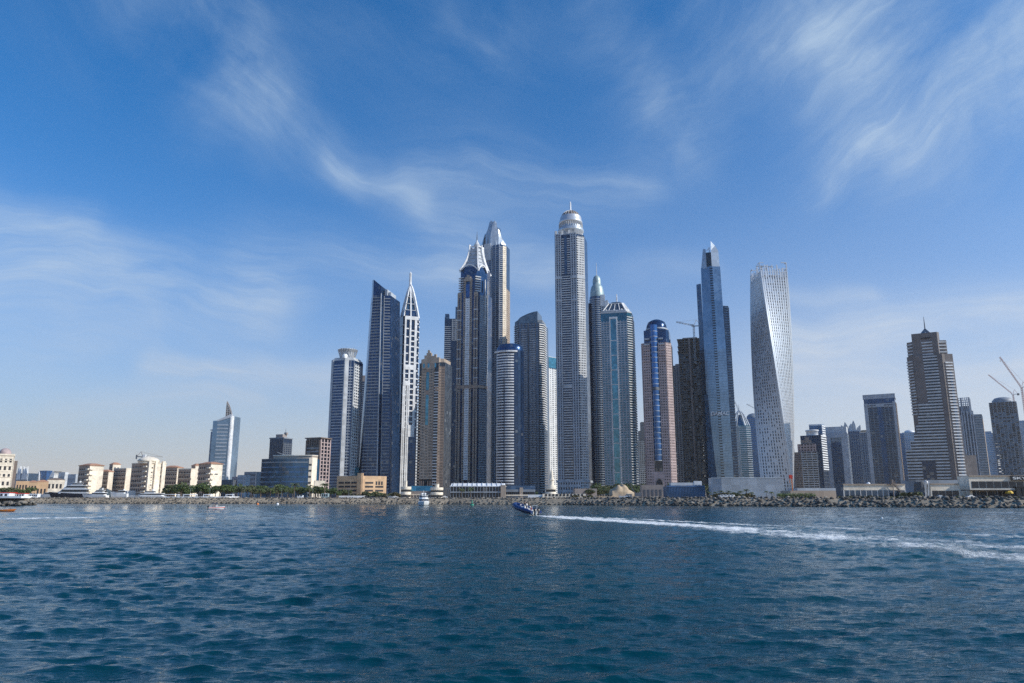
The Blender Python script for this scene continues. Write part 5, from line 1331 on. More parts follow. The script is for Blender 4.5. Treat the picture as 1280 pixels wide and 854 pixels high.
# ------------------------------------------------------------------ low buildings along the shore
def windows_on(T, e, z0, z1, t0, t1, rows, cols, w, h, mat, name='window', dep=.12, head=False, sill=None):
    """single windows, one object each, sharing one mesh"""
    a, b = Vector(e.a), Vector(e.b); d = (b - a).normalized(); rz = math.atan2(d.y, d.x)
    key = (name, w, h, mat.name); 
    mb = MB(); mb.box(-w / 2, w / 2, -dep, .4, 0, h); 
    first = None
    for r in range(rows):
        for c in range(cols):
            t = t0 + (t1 - t0) * (c + .5) / cols; z = z0 + (z1 - z0) * r / rows
            p = e.at(t, z)
            if first is None: first = mb.build(name, mat, T.root); o = first
            else: o = bpy.data.objects.new(name, first.data); COL.objects.link(o); o.parent = T.root
            o.location = p; o.rotation_euler = (0, 0, rz)
def domed_tower():
    T = Tower('hotel_tower', 'cream tower with a pink dome at the far left edge', 'tower', -7, 15.5, 800, 595, rect(1, .8), 38)
    z = T.z(568.5); T.body(0, z, M['cream'])
    e = T.edge(0); mb = MB(); e.block(mb, 0, .03, 0, z, .5); e.block(mb, .97, 1, 0, z, .5); e.block(mb, 0, 1, z - 1.2, z + .6, .8)
    for py in (576, 583, 590, 597): e.block(mb, .05, .95, T.z(py), T.z(py) + .6, .4)
    mb.build('cornices', M['cream'], T.root)
    windows_on(T, e, 5, T.z(569), .08, .92, 5, 3, 2.0, 3.9, M['shade'])
    mb = MB(); mb.lathe([(5.5, z), (5.5, z + 2.2), (5.2, z + 3.2), (4.3, z + 5), (2.4, z + 6.4), (.1, z + 7)], (e.at(.42, 0, -6))[:2], 20); mb.build('dome', M['pink'], T.root)
    mb = MB(); T.edge(1).block(mb, 0, .45, 0, T.z(576), 3); mb.build('side_wing', M['brown'], T.root)
    mb = MB(); T.edge(1).block(mb, .45, .6, 0, T.z(575.5), 3.4); mb.build('white_pier', M['white'], T.root)
domed_tower()
def low_block(name, label, xl, xr, Y, ptop, mat, yaw=0, cat='building', roof=None, winm=None, rows=0, cols=0, group=None):
    T = Tower(name, label, cat, xl, xr, Y, 610, rect(1, .6), yaw, group)
    z = T.z(ptop); T.body(0, z, M[mat], 'walls')
    if roof:
        mb = MB(); mb.prism(T.scaled(1.05), z, z + .5); mb.prism(T.scaled(1.02), z + .5, z + 2.2, top=T.scaled(.25)); mb.build('roof', M[roof], T.root)
    if rows: windows_on(T, T.edge(0), 1.2, z - .4, .04, .96, rows, cols, T.edge(0).width() / cols * .5, (z / rows) * .5, M[winm or 'shade'])
    return T, z
def far_pavilions():
    T, z = low_block('glass_pavilion', 'hazy blue glass hall with white sail shaped roofs beside the domed cream tower', 17, 46, 2200, 592, 'steel', -20)
    e = T.edge(0)
    for k, (t, h, w) in enumerate(((.25, 16, .10), (.38, 20, .08), (.62, 20, .08), (.78, 17, .12), (.92, 19, .06))):
        mb = MB(); f = [e.at(t - w, z - 18, 2), e.at(t + w, z - 18, 2), e.at(t + w * .3, z + h * .3, 2), e.at(t - w * .2, z + h, 2), e.at(t - w * .6, z + h * .2, 2)]
        bk = [(p[0], p[1] + 4, p[2]) for p in f]; mb.face(f); mb.face(bk[::-1])
        for i in range(5): mb.face([f[i], bk[i], bk[(i + 1) % 5], f[(i + 1) % 5]])
        mb.build('roof_sail', M['white'], T.root)
    mb = MB(); e.piers(mb, 0, 1, 0, z, 9, 1.5, 1); mb.build('mullions', M['lgrey'], T.root)
    T, z = low_block('office_block', 'hazy blue glass block behind a white arch, far left', 47, 63, 2300, 588.5, 'blue', -20)
    e = T.edge(0); pts = [e.at(.02 + .5 * (1 - math.cos(a)) * .0 + .38 * (1 - math.cos(a)), 2 + (z - 6) * math.cos(a * .0) * (1 - (1 - math.cos(a)) ** 2 * .98), 3) for a in np.linspace(0, math.pi / 2, 10)]
    mb = MB()
    for p, q in zip(pts[:-1], pts[1:]): mb.bar(p, q, 2.4)
    mb.build('arch_rib', M['white'], T.root)
    T = Tower('arched_hall', 'white hall with a quarter round roof far behind the dark yacht', 'building', 58, 72, 1900, 600, rect(1, .7), -10)
    e = T.edge(0); zz = T.z(589); pr = [(t, zz * math.sin(math.acos(1 - t)) ) for t in np.linspace(0, 1, 10)]
    mb = MB(); fr = [e.at(t, h, 0) for t, h in pr]; bk = [(p[0] + 4, p[1] + 30, p[2]) for p in fr]; mb.grid([fr, bk], 0, True); mb.face(fr + [e.at(1, 0, 0), e.at(0, 0, 0)]); mb.build('vault', M['white'], T.root)
    windows_on(T, e, 8, zz, .45, .95, 3, 3, 3, 4, M['mgrey'], dep=.6)
    low_block('apartment_block', 'pale stepped apartment block left of the cream hotel, far off', 71, 84, 1600, 590.5, 'pale', -15, rows=3, cols=5, winm='mgrey')
    low_block('apartment_block', 'pale grey low block tucked behind the cream hotel end', 83, 99, 1500, 593, 'lgrey', -15, rows=3, cols=6, winm='mgrey')
    low_block('villa', 'small ochre villa behind the red roofed beach huts', 19, 36, 900, 601.5, 'ochre', 25, 'villa', None, 'shade', 2, 4, 'ochre villas')
    low_block('villa', 'ochre villa with flat roof in the trees left of the dark yacht', 34, 48, 950, 603, 'ochre', 20, 'villa', 'terra', 'shade', 2, 3, 'ochre villas')
    low_block('villa', 'ochre villa with a brown roof right behind the dark yacht bow', 45, 60, 850, 602.5, 'ochre', 25, 'villa', 'terra', 'shade', 1, 3, 'ochre villas')
    low_block('villa', 'larger cream villa with tall openings above the dark yacht', 58, 80, 900, 600, 'cream', 25, 'villa', 'brown', 'shade', 2, 4, 'ochre villas')
far_pavilions()

def hotel():
    g = 'cream hotel blocks on the left shore'
    def block(label, xl, xr, Y, ptop, yaw, sy, rows, fcols, scols, lit='cream', shade='pink', roof=True, stack=True):
        T = Tower('hotel_block', label, 'hotel', xl, xr, Y, 600, rect(1, sy), yaw, g)
        z = T.z(ptop); T.body(0, z, M['cream'], 'walls')
        e, s = T.edge(0), T.edge(1)
        mb = MB(); e.block(mb, .0, 1, 0, z - .2, .06, 0, .2); mb.build('front_wall', M['shade_brown'], T.root)  # two-tone front, browned further so its shade sits in the colour
        windows_on(T, e, 1.6, z - .5, .05, .95, rows, fcols, e.width() / fcols * .48, z / rows * .52, M['shade'])
        if scols: windows_on(T, s, 1.6, z - .5, .1, .9, rows, scols, 1.5, z / rows * .45, M['shade'])
        mb = MB(); 
        for k in range(1, rows): e.block(mb, 0, 1, z * k / rows + .2, z * k / rows + .55, .22)
        mb.build('string_courses', M['cream'], T.root)
        if stack:
            for k in range(rows):
                mb = MB(); e.block(mb, .78, 1.0, z * k / rows + .9, z * k / rows + 1.9, 1.5); mb.build('balcony', M['cream'], T.root)
                mb = MB(); s.block(mb, 0, .24, z * k / rows + .9, z * k / rows + 1.9, 1.4); mb.build('balcony', M['cream'], T.root)
        if roof:
            mb = MB(); mb.prism(T.scaled(1.09), z, z + .45); mb.prism(T.scaled(1.06), z + .45, z + 2.0, top=T.scaled(.35)); mb.build('roof', M['terra'], T.root)
        else:
            mb = MB(); mb.prism(T.scaled(1.03), z, z + .7); mb.build('parapet', M['cream'], T.root)
        return T, z
    block('cream hotel end pavilion with blank sunlit wall and red roof, leftmost of the hotel', 97, 128, 640, 582.5, -36, .6, 6, 5, 0)
    block('low shaded hotel wing with red roof, right of the leftmost pavilion', 122, 141, 660, 590, -12, .6, 6, 6, 0, stack=False)
    block('slim cream belvedere tower rising over the shaded hotel wing', 135, 149, 690, 581, -40, 1, 7, 2, 2, stack=False)
    block('shaded hotel wing with rows of dark windows left of the big cream central block', 141, 166, 670, 586.5, -15, .7, 7, 7, 0, stack=False, roof=False)
    T, z = block('tall central hotel block with a bright balcony corner under a low dome', 163, 206, 640, 580, -36, .6, 7, 8, 3, roof=False)
    mb = MB(); c = T.edge(1).at(.25, 0, -7); mb.lathe([(8, z), (8, z + 1.5), (9, z + 2), (7, z + 4), (4, z + 5.4), (.1, z + 6)], c[:2], 16); mb.build('dome', M['cream'], T.root)
    for t in (.05, .4, .8):
        mb = MB(); T.edge(1).block(mb, t - .05, t + .1, 0, z + 2, 1.6); mb.build('buttress', M['cream'], T.root)
    mb = MB(); T.edge(0).wall(mb, .02, .42, 0, 6, 4, 6, .7, .75, 7); mb.build('portico', M['white'], T.root)
    block('shaded brown tinted hotel wing with red roofs right of the central block', 203, 228, 680, 585, -12, .6, 7, 7, 0, stack=False)
    block('hotel wing with small roof turrets, third from the right end', 222, 246, 660, 587, -14, .7, 6, 7, 0, stack=False, roof=False)
    block('narrow cream hotel stair block with bright side', 238, 252, 690, 582.5, -40, 1, 7, 2, 1, stack=False)
    T = Tower('hotel_block', 'long low hotel link in rosy brown running behind the other hotel blocks', 'hotel', 108, 262, 735, 600, rect(1, .08), -2, g); z = T.z(592); T.body(0, z, M['shade_brown'], 'walls'); windows_on(T, T.edge(0), 1.5, z - .5, .01, .99, 5, 20, 2.2, 1.6, M['shade'])
    T, z = block('cream hotel end block with red roof and blank bright wall, rightmost of the hotel', 247, 277, 640, 580.5, -36, .6, 6, 5, 0)
    mb = MB(); s = T.edge(1)
    for k in range(4): s.block(mb, .36 + .07 * k, .40 + .07 * k, z * .68, z * .68 + .9 + .2 * (k % 2), .25)
    mb.build('sign_letters', M['shade'], T.root)
    tower_crane('thin crane with flat jib over the central hotel block', (PX(176, 600, 760), 760, GZ), PZ(571.5, 760) - GZ, R(70), R(1.5), 18, M['taupe'], 'tower cranes over the skyline', .7, 6)
hotel()
def left_middle():
    low_block('office_block', 'small grey office block right of the spiked tower foot', 296, 312, 1100, 594, 'lgrey', -25, rows=5, cols=5, winm='mgrey')
    low_block('apartment_block', 'pale pink block beside the small grey office block', 289, 302, 1300, 596, 'pink', -25, rows=4, cols=4, winm='dgrey')
    low_block('office_block', 'blue grey stepped office block left of the curved hotel', 304, 327, 1200, 590, 'mgrey', -25, rows=6, cols=8, winm='deep')
    low_block('podium_block', 'dark flat podium under the spiked tower', 262, 300, 1300, 600, 'dgrey', -10, rows=2, cols=10, winm='dark')
    # long curved hotel with blue glass bands
    arc = [(x, -1 + .42 * (1 - math.cos((x) * 1.0)) ) for x in np.linspace(-1, .86, 15)]
    T = Tower('curved_hotel', 'long curved hotel with rows of blue glass and a tan roof drum', 'hotel', 325.5, 398, 720, 600, arc + [(.9, -.2), (-1, .0)], -8)
    z = T.z(575); T.body(0, z, M['lagoon'], 'walls')
    n = len(arc)
    for k in range(8):
        zz = z * k / 8 + .6; mb = MB()
        o = [T.pts[i] for i in range(n)]
        mb.grid([[(x, y + .1, zz) for x, y in o], [(x, y - .5, zz) for x, y in o], [(x, y - .5, zz + 1.0) for x, y in o], [(x, y + .1, zz + 1.0) for x, y in o]], 0, False)
        mb.build('floor_band', M['blue'] if k < 7 else M['mgrey'], T.root)
    for i in range(n - 1):
        mb = MB(); T.edge(i).piers(mb, .0, 1, 0, z, 3, .35, .45, ends=False); mb.build('mullions', M['dgrey'], T.root)
    mb = MB(); T.edge(n - 1).block(mb, 0, .6, 0, z + 1, 1.2); T.edge(n - 2).block(mb, .55, 1.35, 0, z + .8, 1.0); mb.build('cream_end_wall', M['cream'], T.root)
    e = T.edge(n - 2); windows_on(T, e, 2, z - 1, .62, 1.3, 6, 2, 1.0, 1.6, M['shade'], dep=1.3)
    mb = MB(); f = [(x * .78 + 2, y * .6 + 1) for x, y in T.pts]; mb.prism(f, z, T.z(570.5)); mb.build('roof_drum', M['beige'], T.root)
    mb = MB(); mb.prism([(x * .80 + 2, y * .63 + 1) for x, y in T.pts], T.z(570.8), T.z(569.8)); mb.build('drum_cornice', M['cream'], T.root)
    mb = MB(); mb.bar((-8, -5, T.z(571)), (-18, -7, T.z(566)), .4); mb.build('roof_boom', M['mgrey'], T.root)
    low_block('annex', 'low cream annex at the right foot of the curved hotel', 392, 406, 690, 601, 'cream', 20, rows=1, cols=4)
    # peach car park
    T = Tower('car_park', 'peach coloured car park with long dark openings', 'car park', 421, 483, 620, 605, [(-1, -.25), (.02, -.62), (.1, -.62), (1, -.25), (1, .3), (-1, .3)], 6)
    z = T.z(595.5); T.body(0, z, M['ochre'], 'walls')
    e0, e2 = T.edge(0), T.edge(2)
    for r in range(4):
        for t in (.08, .34, .60):
            mb = MB(); e0.block(mb, t, t + .22, 2.0 + r * 3.1, 3.4 + r * 3.1, .12); mb.build('opening', M['shade'], T.root)
        if r < 4:
            mb = MB(); e2.block(mb, .10, .45, 2.0 + r * 3.1, 3.4 + r * 3.1, .12); mb.build('opening', M['shade'], T.root)
        if r < 3:
            mb = MB(); e2.block(mb, .55, .9, 2.0 + r * 3.1, 3.4 + r * 3.1, .12); mb.build('opening', M['shade'], T.root)
    for q in range(3): mb = MB(); e2.block(mb, .56 + q * .12, .63 + q * .12, 10.4, 13.2, .14); mb.build('window', M['shade'], T.root)
    mb = MB(); e0.block(mb, .86, 1.0, 0, T.z(592), .8, 0, 3); T.edge(1).block(mb, 0, 1, 0, T.z(592), .8, 0, 3); mb.build('stair_tower', M['ochre'], T.root)
    # row of cream pavilions and hall
    Y = 515
    def drum(label, px0, px1, ptop, tx0, tx1, ttop):
        c = (px0 + px1) / 2; r = (PX(px1, 610, Y) - PX(px0, 610, Y)) / 2; root = empty('round_pavilion', (PX(c, 610, Y), Y, GZ), label, 'pavilion', 'cream round pavilions')
        z = PZ(ptop, Y) - GZ; mb = MB(); mb.lathe([(r * .92, 0), (r * .92, z * .3), (r, z * .32), (r, z * .52), (r * .92, z * .54), (r * .92, z * .74), (r * 1.02, z * .78), (r * 1.02, z)], (0, 0), 24, smooth=False); mb.build('drum', M['cream'], root)
        mb = MB(); mb.lathe([(r * .94, z * .56), (r * .94, z * .72)], (0, 0), 24, smooth=False); mb.build('window_band', M['dark'], root)
        mb = MB(); mb.lathe([(r * .94, z * .1), (r * .94, z * .27)], (0, 0), 24, smooth=False); mb.build('lower_window_band', M['dark'], root)
        tc = PX((tx0 + tx1) / 2, 605, Y) - root.location.x; tr = (PX(tx1, 605, Y) - PX(tx0, 605, Y)) / 2; zt = PZ(ttop, Y) - GZ
        mb = MB(); mb.lathe([(tr, z * .8), (tr, zt - .3), (tr * 1.1, zt - .3), (tr * 1.1, zt)], (tc, 0), 14, smooth=False); mb.build('stair_tower', M['cream'], root)
    drum('cream round pavilion with a slim tower, left end of the blue glass vault', 501, 514, 608.5, 505.5, 509, 601)
    drum('cream round pavilion with a stub tower, right end of the blue glass vault', 538, 554, 609.5, 544, 549, 605)
    T = Tower('glass_vault', 'blue glass barrel roof between two cream round pavilions', 'pavilion', 512, 541, Y + 6, 610, rect(1, .22), 0)
    zz = T.z(607.5); z0 = T.z(614); mb = MB(); w = T.pts[1][0]; d = T.pts[2][1]
    mb.grid([[(-w, -d * math.cos(a), z0 + (zz - z0) * math.sin(a)) for a in np.linspace(0, math.pi, 11)], [(w, -d * math.cos(a), z0 + (zz - z0) * math.sin(a)) for a in np.linspace(0, math.pi, 11)]]); mb.build('vault', M['aqua'], T.root)
    mb = MB(); mb.box(-w, w, -d, d, 0, z0); mb.build('base_wall', M['taupe'], T.root)
    mb = MB(); mb.box(-w * 1.02, w * 1.02, -d * 1.3, -d * .9, 2.0, 2.5); 
    for k in range(8): x = -w + 2 * w * (k + .5) / 8; mb.box(x - .12, x + .12, -d * 1.3, -d * 1.25, 0, 2.1)
    mb.build('canopy', M['cream'], T.root)
    T = Tower('exhibition_hall', 'long dark glass hall under a white louvred roof', 'hall', 563, 632, 525, 612, rect(1, .28), -3)
    z = T.z(608.5); T.body(0, z, M['dark'], 'glass_walls'); e = T.edge(0)
    for k in range(19): mb = MB(); e.piers(mb, k / 18 - .003 if k else 0, k / 18 + .003, 0, z, 1, .3, .5, ends=False); mb.build('column', M['mgrey'], T.root)
    mb = MB(); e.block(mb, 0, 1, z * .48, z * .56, .9); mb.build('gallery', M['lgrey'], T.root)
    w, d = T.k, T.k * .28; zt = T.z(604.3)
    mb = MB(); lo = T.scaled(1.03); mb.prism(lo, z, z + .5); hi = [(x * .97, y * .5 + 1) for x, y in T.pts]; mb.prism(T.scaled(1.0), z + .5, zt, top=hi); rf = mb.build('roof', M['white'], T.root)
    for k in range(11):
        mb = MB(); q = (k + .5) / 11; a = Vector(e.at(q, z + .5, .1)); b = (Vector((*hi[0], zt)).lerp(Vector((*hi[1], zt)), q)) + Vector((0, -.1, .15)); mb.bar(a, b, .5); mb.build('louvre_rib', M['pale'], rf)
    mb = MB(); e.block(mb, .93, 1.02, 0, z + 1, 1.4); mb.build('end_bay', M['beige'], T.root)
    T = Tower('glass_annex', 'low glazed annex with rounded roof, right of the louvred hall', 'building', 632, 669, 530, 612, rect(1, .3), -3)
    z0 = T.z(612); zz = T.z(607.3); w, d = T.k, T.k * .3; mb = MB()
    mb.grid([[(-w, -d * math.cos(a), z0 + (zz - z0) * math.sin(a)) for a in np.linspace(0, math.pi, 11)], [(w, -d * math.cos(a), z0 + (zz - z0) * math.sin(a)) for a in np.linspace(0, math.pi, 11)]]); mb.build('rounded_roof', M['grey'], T.root)
    mb = MB(); mb.box(-w, w, -d, d, 0, z0); mb.build('walls', M['mgrey'], T.root)
    mb = MB(); mb.box(-w * .06, w * .16, -d - .3, -d + .2, 0, zz * .85); mb.build('bright_panel', M['beige'], T.root)
    mb = MB(); mb.box(-w, w, -d - .6, -d, 1.6, 2.3); mb.build('parapet', M['cream'], T.root)
    windows_on(T, Edge((-w, -d), (w, -d)), 2.6, z0, .02, .98, 1, 14, 1.9, 1.6, M['dark'], dep=.3)
left_middle()

def centre_right():
    # lighthouse-like pavilion tower
    Y = 490; root = empty('pavilion_tower', (PX(688.5, 610, Y), Y, GZ), 'cream tiered round pavilion tower with a slender turret', 'pavilion')
    r = 3.5; z1 = PZ(607, Y) - GZ; zt = PZ(586, Y) - GZ; mb = MB()
    mb.lathe([(r * .9, 0), (r * .9, z1 * .25), (r, z1 * .27), (r, z1 * .45), (r * .88, z1 * .48), (r * .88, z1 * .68), (r, z1 * .72), (r, z1)], (0, 0), 24, smooth=False); mb.build('drum', M['cream'], root)
    mb = MB(); mb.lathe([(r * .90, z1 * .5), (r * .90, z1 * .66)], (0, 0), 24, smooth=False); mb.build('window_band', M['dark'], root)
    mb = MB(); mb.lathe([(1.5, z1), (1.4, z1 + 3), (1.9, z1 + 3.3), (1.2, z1 + 5), (.8, zt - 2), (.3, zt)], (.6, 0), 12, smooth=False); mb.build('turret', M['cream'], root)
    low_block('terrace_building', 'low cream terrace building right of the round pavilion tower', 678, 732, 470, 617.5, 'cream', -2, rows=1, cols=11, winm='dark')
    low_block('boundary_wall', 'short white wall in front of the glazed annex', 660, 682, 474, 618.5, 'white', -2, cat='wall')
    low_block('boundary_wall', 'rough stone retaining wall right of the cream terrace building', 716, 746, 500, 611, 'taupe', 4, cat='wall')
    # heap of sand with crane and stored boat
    Y = 445; cx = PX(781, 615, Y); root = empty('sand_heap', (cx, Y, GZ), 'tall heap of sand with a sloping right flank', 'sand heap')
    mb = MB(); n = 26; rows = []; W = PX(803, 615, Y) - PX(764, 615, Y); H = PZ(607, Y) - GZ; rr = random.Random(3)
    for j in range(13):
        row = []
        for i in range(n):
            u = i / (n - 1); v = j / 12; prof = np.interp(u, [0, .03, .06, .30, .45, .55, 1], [0, .55, .62, .98, 1.0, .80, 0]); zz = H * prof * min(1, 2.6 * max(0, 1 - abs(v - .5) * 2)) * (1 + .10 * math.sin(u * 23 + v * 9))
            row.append((u * W - W / 2, (v - .5) * 16, zz + (rr.uniform(-.25, .25) if zz > .3 else -.2)))
        rows.append(row)
    mb.grid(rows, 0, True); mb.build('heap', M['sand'], root)
    root = empty('crawler_crane', (PX(797, 622, 434), 434, GZ), 'dark crawler crane leaning its boom over the sand heap', 'crane')
    mb = MB(); mb.box(-1.6, 1.8, -1.2, 1.2, 1.0, 3.0); mb.build('cabin', M['dgrey'], root)
    for s in (-1, 1): mb = MB(); mb.box(-2.2, 2.2, s * 1.3 - .35, s * 1.3 + .35, 0, .95); mb.build('track', M['black'], root)
    mb = MB(); a = Vector((-.8, 0, 2)); b = Vector((PX(783.5, 600, 434) - PX(797, 622, 434), 0, PZ(599.5, 434) - GZ))
    for q in (-.35, .35): mb.bar(a + Vector((q, 0, 0)), b + Vector((q * .4, 0, 0)), .16); mb.bar(a + Vector((0, q, 0)), b + Vector((0, q * .4, 0)), .16)
    for k in range(16): p = a.lerp(b, k / 16); mb.bar(p + Vector((-.3, 0, 0)), a.lerp(b, (k + 1) / 16) + Vector((.3, 0, 0)), .10)
    mb.build('boom', M['dgrey'], root)
    mb = MB(); mb.bar((1.4, 0, 3), b, .07); mb.build('stay', M['dgrey'], root)
    low_block('site_block', 'long low ochre site block left of the sand heap', 744, 766, 440, 619.5, 'sand', 0, rows=1, cols=6)
    low_block('windowless_block', 'dull purple brown block right of the sand heap', 800, 829, 475, 606.5, 'taupe', -3, rows=1, cols=5, winm='dgrey')
    T, z = low_block('blue_shed', 'long bright blue shed with ribbed front', 829, 881, 455, 608, 'bluepaint', -3)
    mb = MB(); T.edge(0).piers(mb, 0, 1, 0, z, 26, .25, .2); T.edge(0).block(mb, 0, 1, z - .5, z + .4, .4); mb.build('ribs', M['blue'], T.root)
    mb = MB(); mb.box(-8, 7, -2, 3, z, PZ(603.5, 455) - GZ); mb.build('roof_plant', M['pale'], T.root)
    low_block('white_kiosk', 'white box kiosk standing at the right end of the blue shed', 867, 877.5, 450, 601.5, 'white', -3, rows=2, cols=2, winm='mgrey')
    T = Tower('corrugated_shed', 'large pale grey corrugated metal shed in front of the twisted tower', 'shed', 886, 980, 425, 612, [(-1, -.1), (-.74, -.2), (.98, -.2), (1, .25), (-1, .25)], -2)
    z = T.z(597.5); T.body(0, z, M['metal'], 'walls')
    for i, n in ((0, 14), (1, 60)):
        mb = MB(); T.edge(i).piers(mb, 0, 1, 0, z, n, .28, .16); mb.build('corrugations', M['lgrey'], T.root)
    mb = MB(); T.edge(1).block(mb, 0, 1, z - .3, z + .15, .3); T.edge(0).block(mb, 0, 1, z - .3, z + .15, .3); mb.build('eaves_trim', M['metal'], T.root)
    root = empty('loading_crane', (PX(989.5, 610, 415), 415, GZ), 'orange pole crane with a red cab at the twisted tower foot', 'crane')
    z = PZ(596, 415) - GZ; mb = MB(); mb.bar((.4, 0, 0), (.4, 0, z), .45); mb.build('mast', M['orange'], root); mb = MB(); mb.box(-.9, .8, -.6, .6, z - 1, z + 1.0); mb.build('cab', M['red'], root); mb = MB(); mb.bar((-.6, 0, z - 1), (-.9, 0, z - 3.4), .2); mb.build('arm', M['orange'], root)
    low_block('boundary_wall', 'long low beige wall between corrugated shed and terrace club', 975, 1048, 400, 613.5, 'beige', 0, cat='wall')
    low_block('boundary_wall', 'grey upper wall set back behind the long beige wall', 985, 1050, 470, 610.5, 'lgrey', 0, cat='wall')
    low_block('white_caravan', 'low white cabin on the shore before the corrugated shed', 897, 918, 395, 618.8, 'white', 0, rows=1, cols=4, winm='mgrey', cat='cabin')
    # terrace club: long two level building with the black lettered sign
    Y = 372
    T = Tower('club_house', 'long cream single storey club with glass front and outside stair', 'club house', 1047, 1132, Y, 615, rect(1, .22), -1)
    z = T.z(606); T.body(0, z, M['cream'], 'walls'); e = T.edge(0); zw = z * .56
    windows_on(T, e, .2, .3, .02, .98, 1, 11, 2.3, zw, M['steel'], dep=.1)
    for k in range(12): mb = MB(); e.piers(mb, max(0, k / 11 - .006), min(1, k / 11 + .006), 0, zw + .3, 1, .25, .35, ends=False); mb.build('column', M['pale'], T.root)
    mb = MB(); e.block(mb, 0, 1, z - .15, z + .35, .45); mb.build('cornice', M['beige'], T.root)
    mb = MB(); T.edge(3).block(mb, 0, 1, 0, z + .2, .8); mb.build('dark_end_wall', M['dgrey'], T.root)
    # stair climbing to the roof
    root = empty('outdoor_stair', (PX(1116, 615, Y - 5), Y - 5, GZ), 'yellowish outside stair leaning on the cream club', 'stair')
    mb = MB(); zt = PZ(602, Y - 5) - GZ; L = PX(1133, 615, Y - 5) - PX(1117, 615, Y - 5); n = 14
    for k in range(n): mb.box(L * k / n, L * (k + 1.1) / n, -.7, .7, zt * (1 - (k + 1) / n), zt * (1 - k / n))
    mb.build('flight', M['beige'], root)
    mb = MB(); mb.bar((0, -.75, zt + .9), (L, -.75, .9), .12); mb.bar((0, .75, zt + .9), (L, .75, .9), .12); mb.bar((0, -.75, 0), (0, -.75, zt + .9), .3); mb.build('handrail', M['tan'], root)
    T = Tower('club_house', 'cream middle wing of the club with big dark windows', 'club house', 1158, 1200, Y + 2, 615, rect(1, .3), -1)
    z = T.z(605.5); T.body(0, z, M['cream'], 'walls'); e = T.edge(0)
    windows_on(T, e, .3, .4, .04, .96, 1, 4, 3.0, z * .5, M['dark'], dep=.1)
    mb = MB(); e.block(mb, 0, 1, z - .1, z + .4, .4); mb.build('cornice', M['beige'], T.root)
    T = Tower('club_house', 'two storey cream club with large dark windows and a black lettered sign', 'club house', 1198, 1330, Y + 1, 612, rect(1, .22), -1)
    z = T.z(595.5); T.body(0, z, M['cream'], 'walls'); e = T.edge(0)
    windows_on(T, e, z * .46, z * .5, .02, .98, 1, 12, 3.3, z * .30, M['dark'], dep=.1)
    windows_on(T, e, .2, .3, .02, .98, 1, 12, 3.4, z * .30, M['shade'], dep=.1)
    mb = MB(); e.block(mb, 0, 1, z - .1, z + .35, .5); mb.build('cornice', M['beige'], T.root)
    mb = MB(); e.block(mb, -.10, .48, z * .34, z * .38, 3.0); mb.build('awning', M['black'], T.root)
    mb = MB()
    for k in range(6): p = e.at(-.09 + .113 * k, 0, 2.9); mb.bar(p, (p[0], p[1], z * .35), .14)
    mb.build('awning_posts', M['dgrey'], T.root)
    a = Vector(e.at((PX(1248.5, 598, Y) - PX(1198, 598, Y)) / e.width(), 0, .9)); zb, zt = T.z(601.2), T.z(595.2); SW = 29.0
    mb = MB(); mb.box(a.x, a.x + SW, a.y - .12, a.y + .35, zb, zt); sg = mb.build('sign', M['black'], T.root)
    t = text_mesh('SKYDIVE DUBAI', M['white'], SW * .94, .04, height=(zt - zb) * .52); t.parent = sg; t.location = (a.x + .7, a.y - .16, zb + (zt - zb) * .25); t.rotation_euler = (R(90), 0, 0)
    T = Tower('entrance_porch', 'black framed porch under the lettered sign at the right edge', 'porch', 1266, 1310, Y - 4, 615, rect(1, .2), -1)
    z = T.z(608.5); mb = MB(); mb.prism(T.scaled(1.0), z - .5, z); mb.build('roof', M['black'], T.root)
    for k in range(5): mb = MB(); p = T.edge(0).at(k / 4, 0, -.2); mb.bar(p, (p[0], p[1], z - .5), .25); mb.build('post', M['black'], T.root)
    mb = MB(); mb.prism([(x * .96, y * .6 + .5) for x, y in T.pts], 0, z - .5); mb.build('glass_box', M['dark'], T.root)
    low_block('service_block', 'grey service block on the skyline behind the club roofs', 1128, 1203, 480, 600.5, 'mgrey', 0, rows=1, cols=16, winm='steel')
    # pale umbrella and roof domes
    root = empty('parasol', (PX(1261, 615, Y - 6), Y - 6, GZ), 'open yellow orange parasol on the club terrace', 'parasol'); mb = MB(); mb.lathe([(1.9, 2.3), (1.8, 2.9), (1.2, 3.5), (.1, 3.8)], (0, 0), 8, smooth=False); mb.build('canopy', M['yellow'], root); mb = MB(); mb.bar((0, 0, 0), (0, 0, 2.6), .12); mb.build('pole', M['dgrey'], root)
    for px, py, r in ((1085.5, 604.6, .9), (1157.5, 602.5, 1.0)):
        root = empty('satellite_dome', (PX(px, 605, Y + 3), Y + 3, PZ(py + 1.8, Y + 3)), 'white dome on the club roof, ' + ('left of the outside stair' if px < 1100 else 'right of the dark rock column'), 'dome', 'white roof domes'); mb = MB(); mb.lathe([(r * .5, -1.5), (r * .5, 0), (r, .3), (r * .9, r), (r * .4, r * 1.5), (.05, r * 1.6)], (0, 0), 12); mb.build('shell', M['white'], root)
    # dark artificial rock column
    root = empty('rock_column', (PX(1150, 615, Y - 3), Y - 3, GZ), 'dark rough climbing column between two wings of the club', 'rock column')
    zt = PZ(602.5, Y - 3) - GZ; mb = MB(); rr = random.Random(9); rows = []
    for j in range(9): rows.append([((3.4 - 1.6 * abs(j / 8 - .2)) * math.cos(a) * rr.uniform(.75, 1.1), 2.0 * math.sin(a) * rr.uniform(.8, 1.1), zt * j / 8) for a in np.linspace(0, 2 * math.pi, 12, endpoint=False)])
    mb.grid(rows, 0, False, True); mb.face(rows[-1]); mb.build('rock', M['dconc'], root)
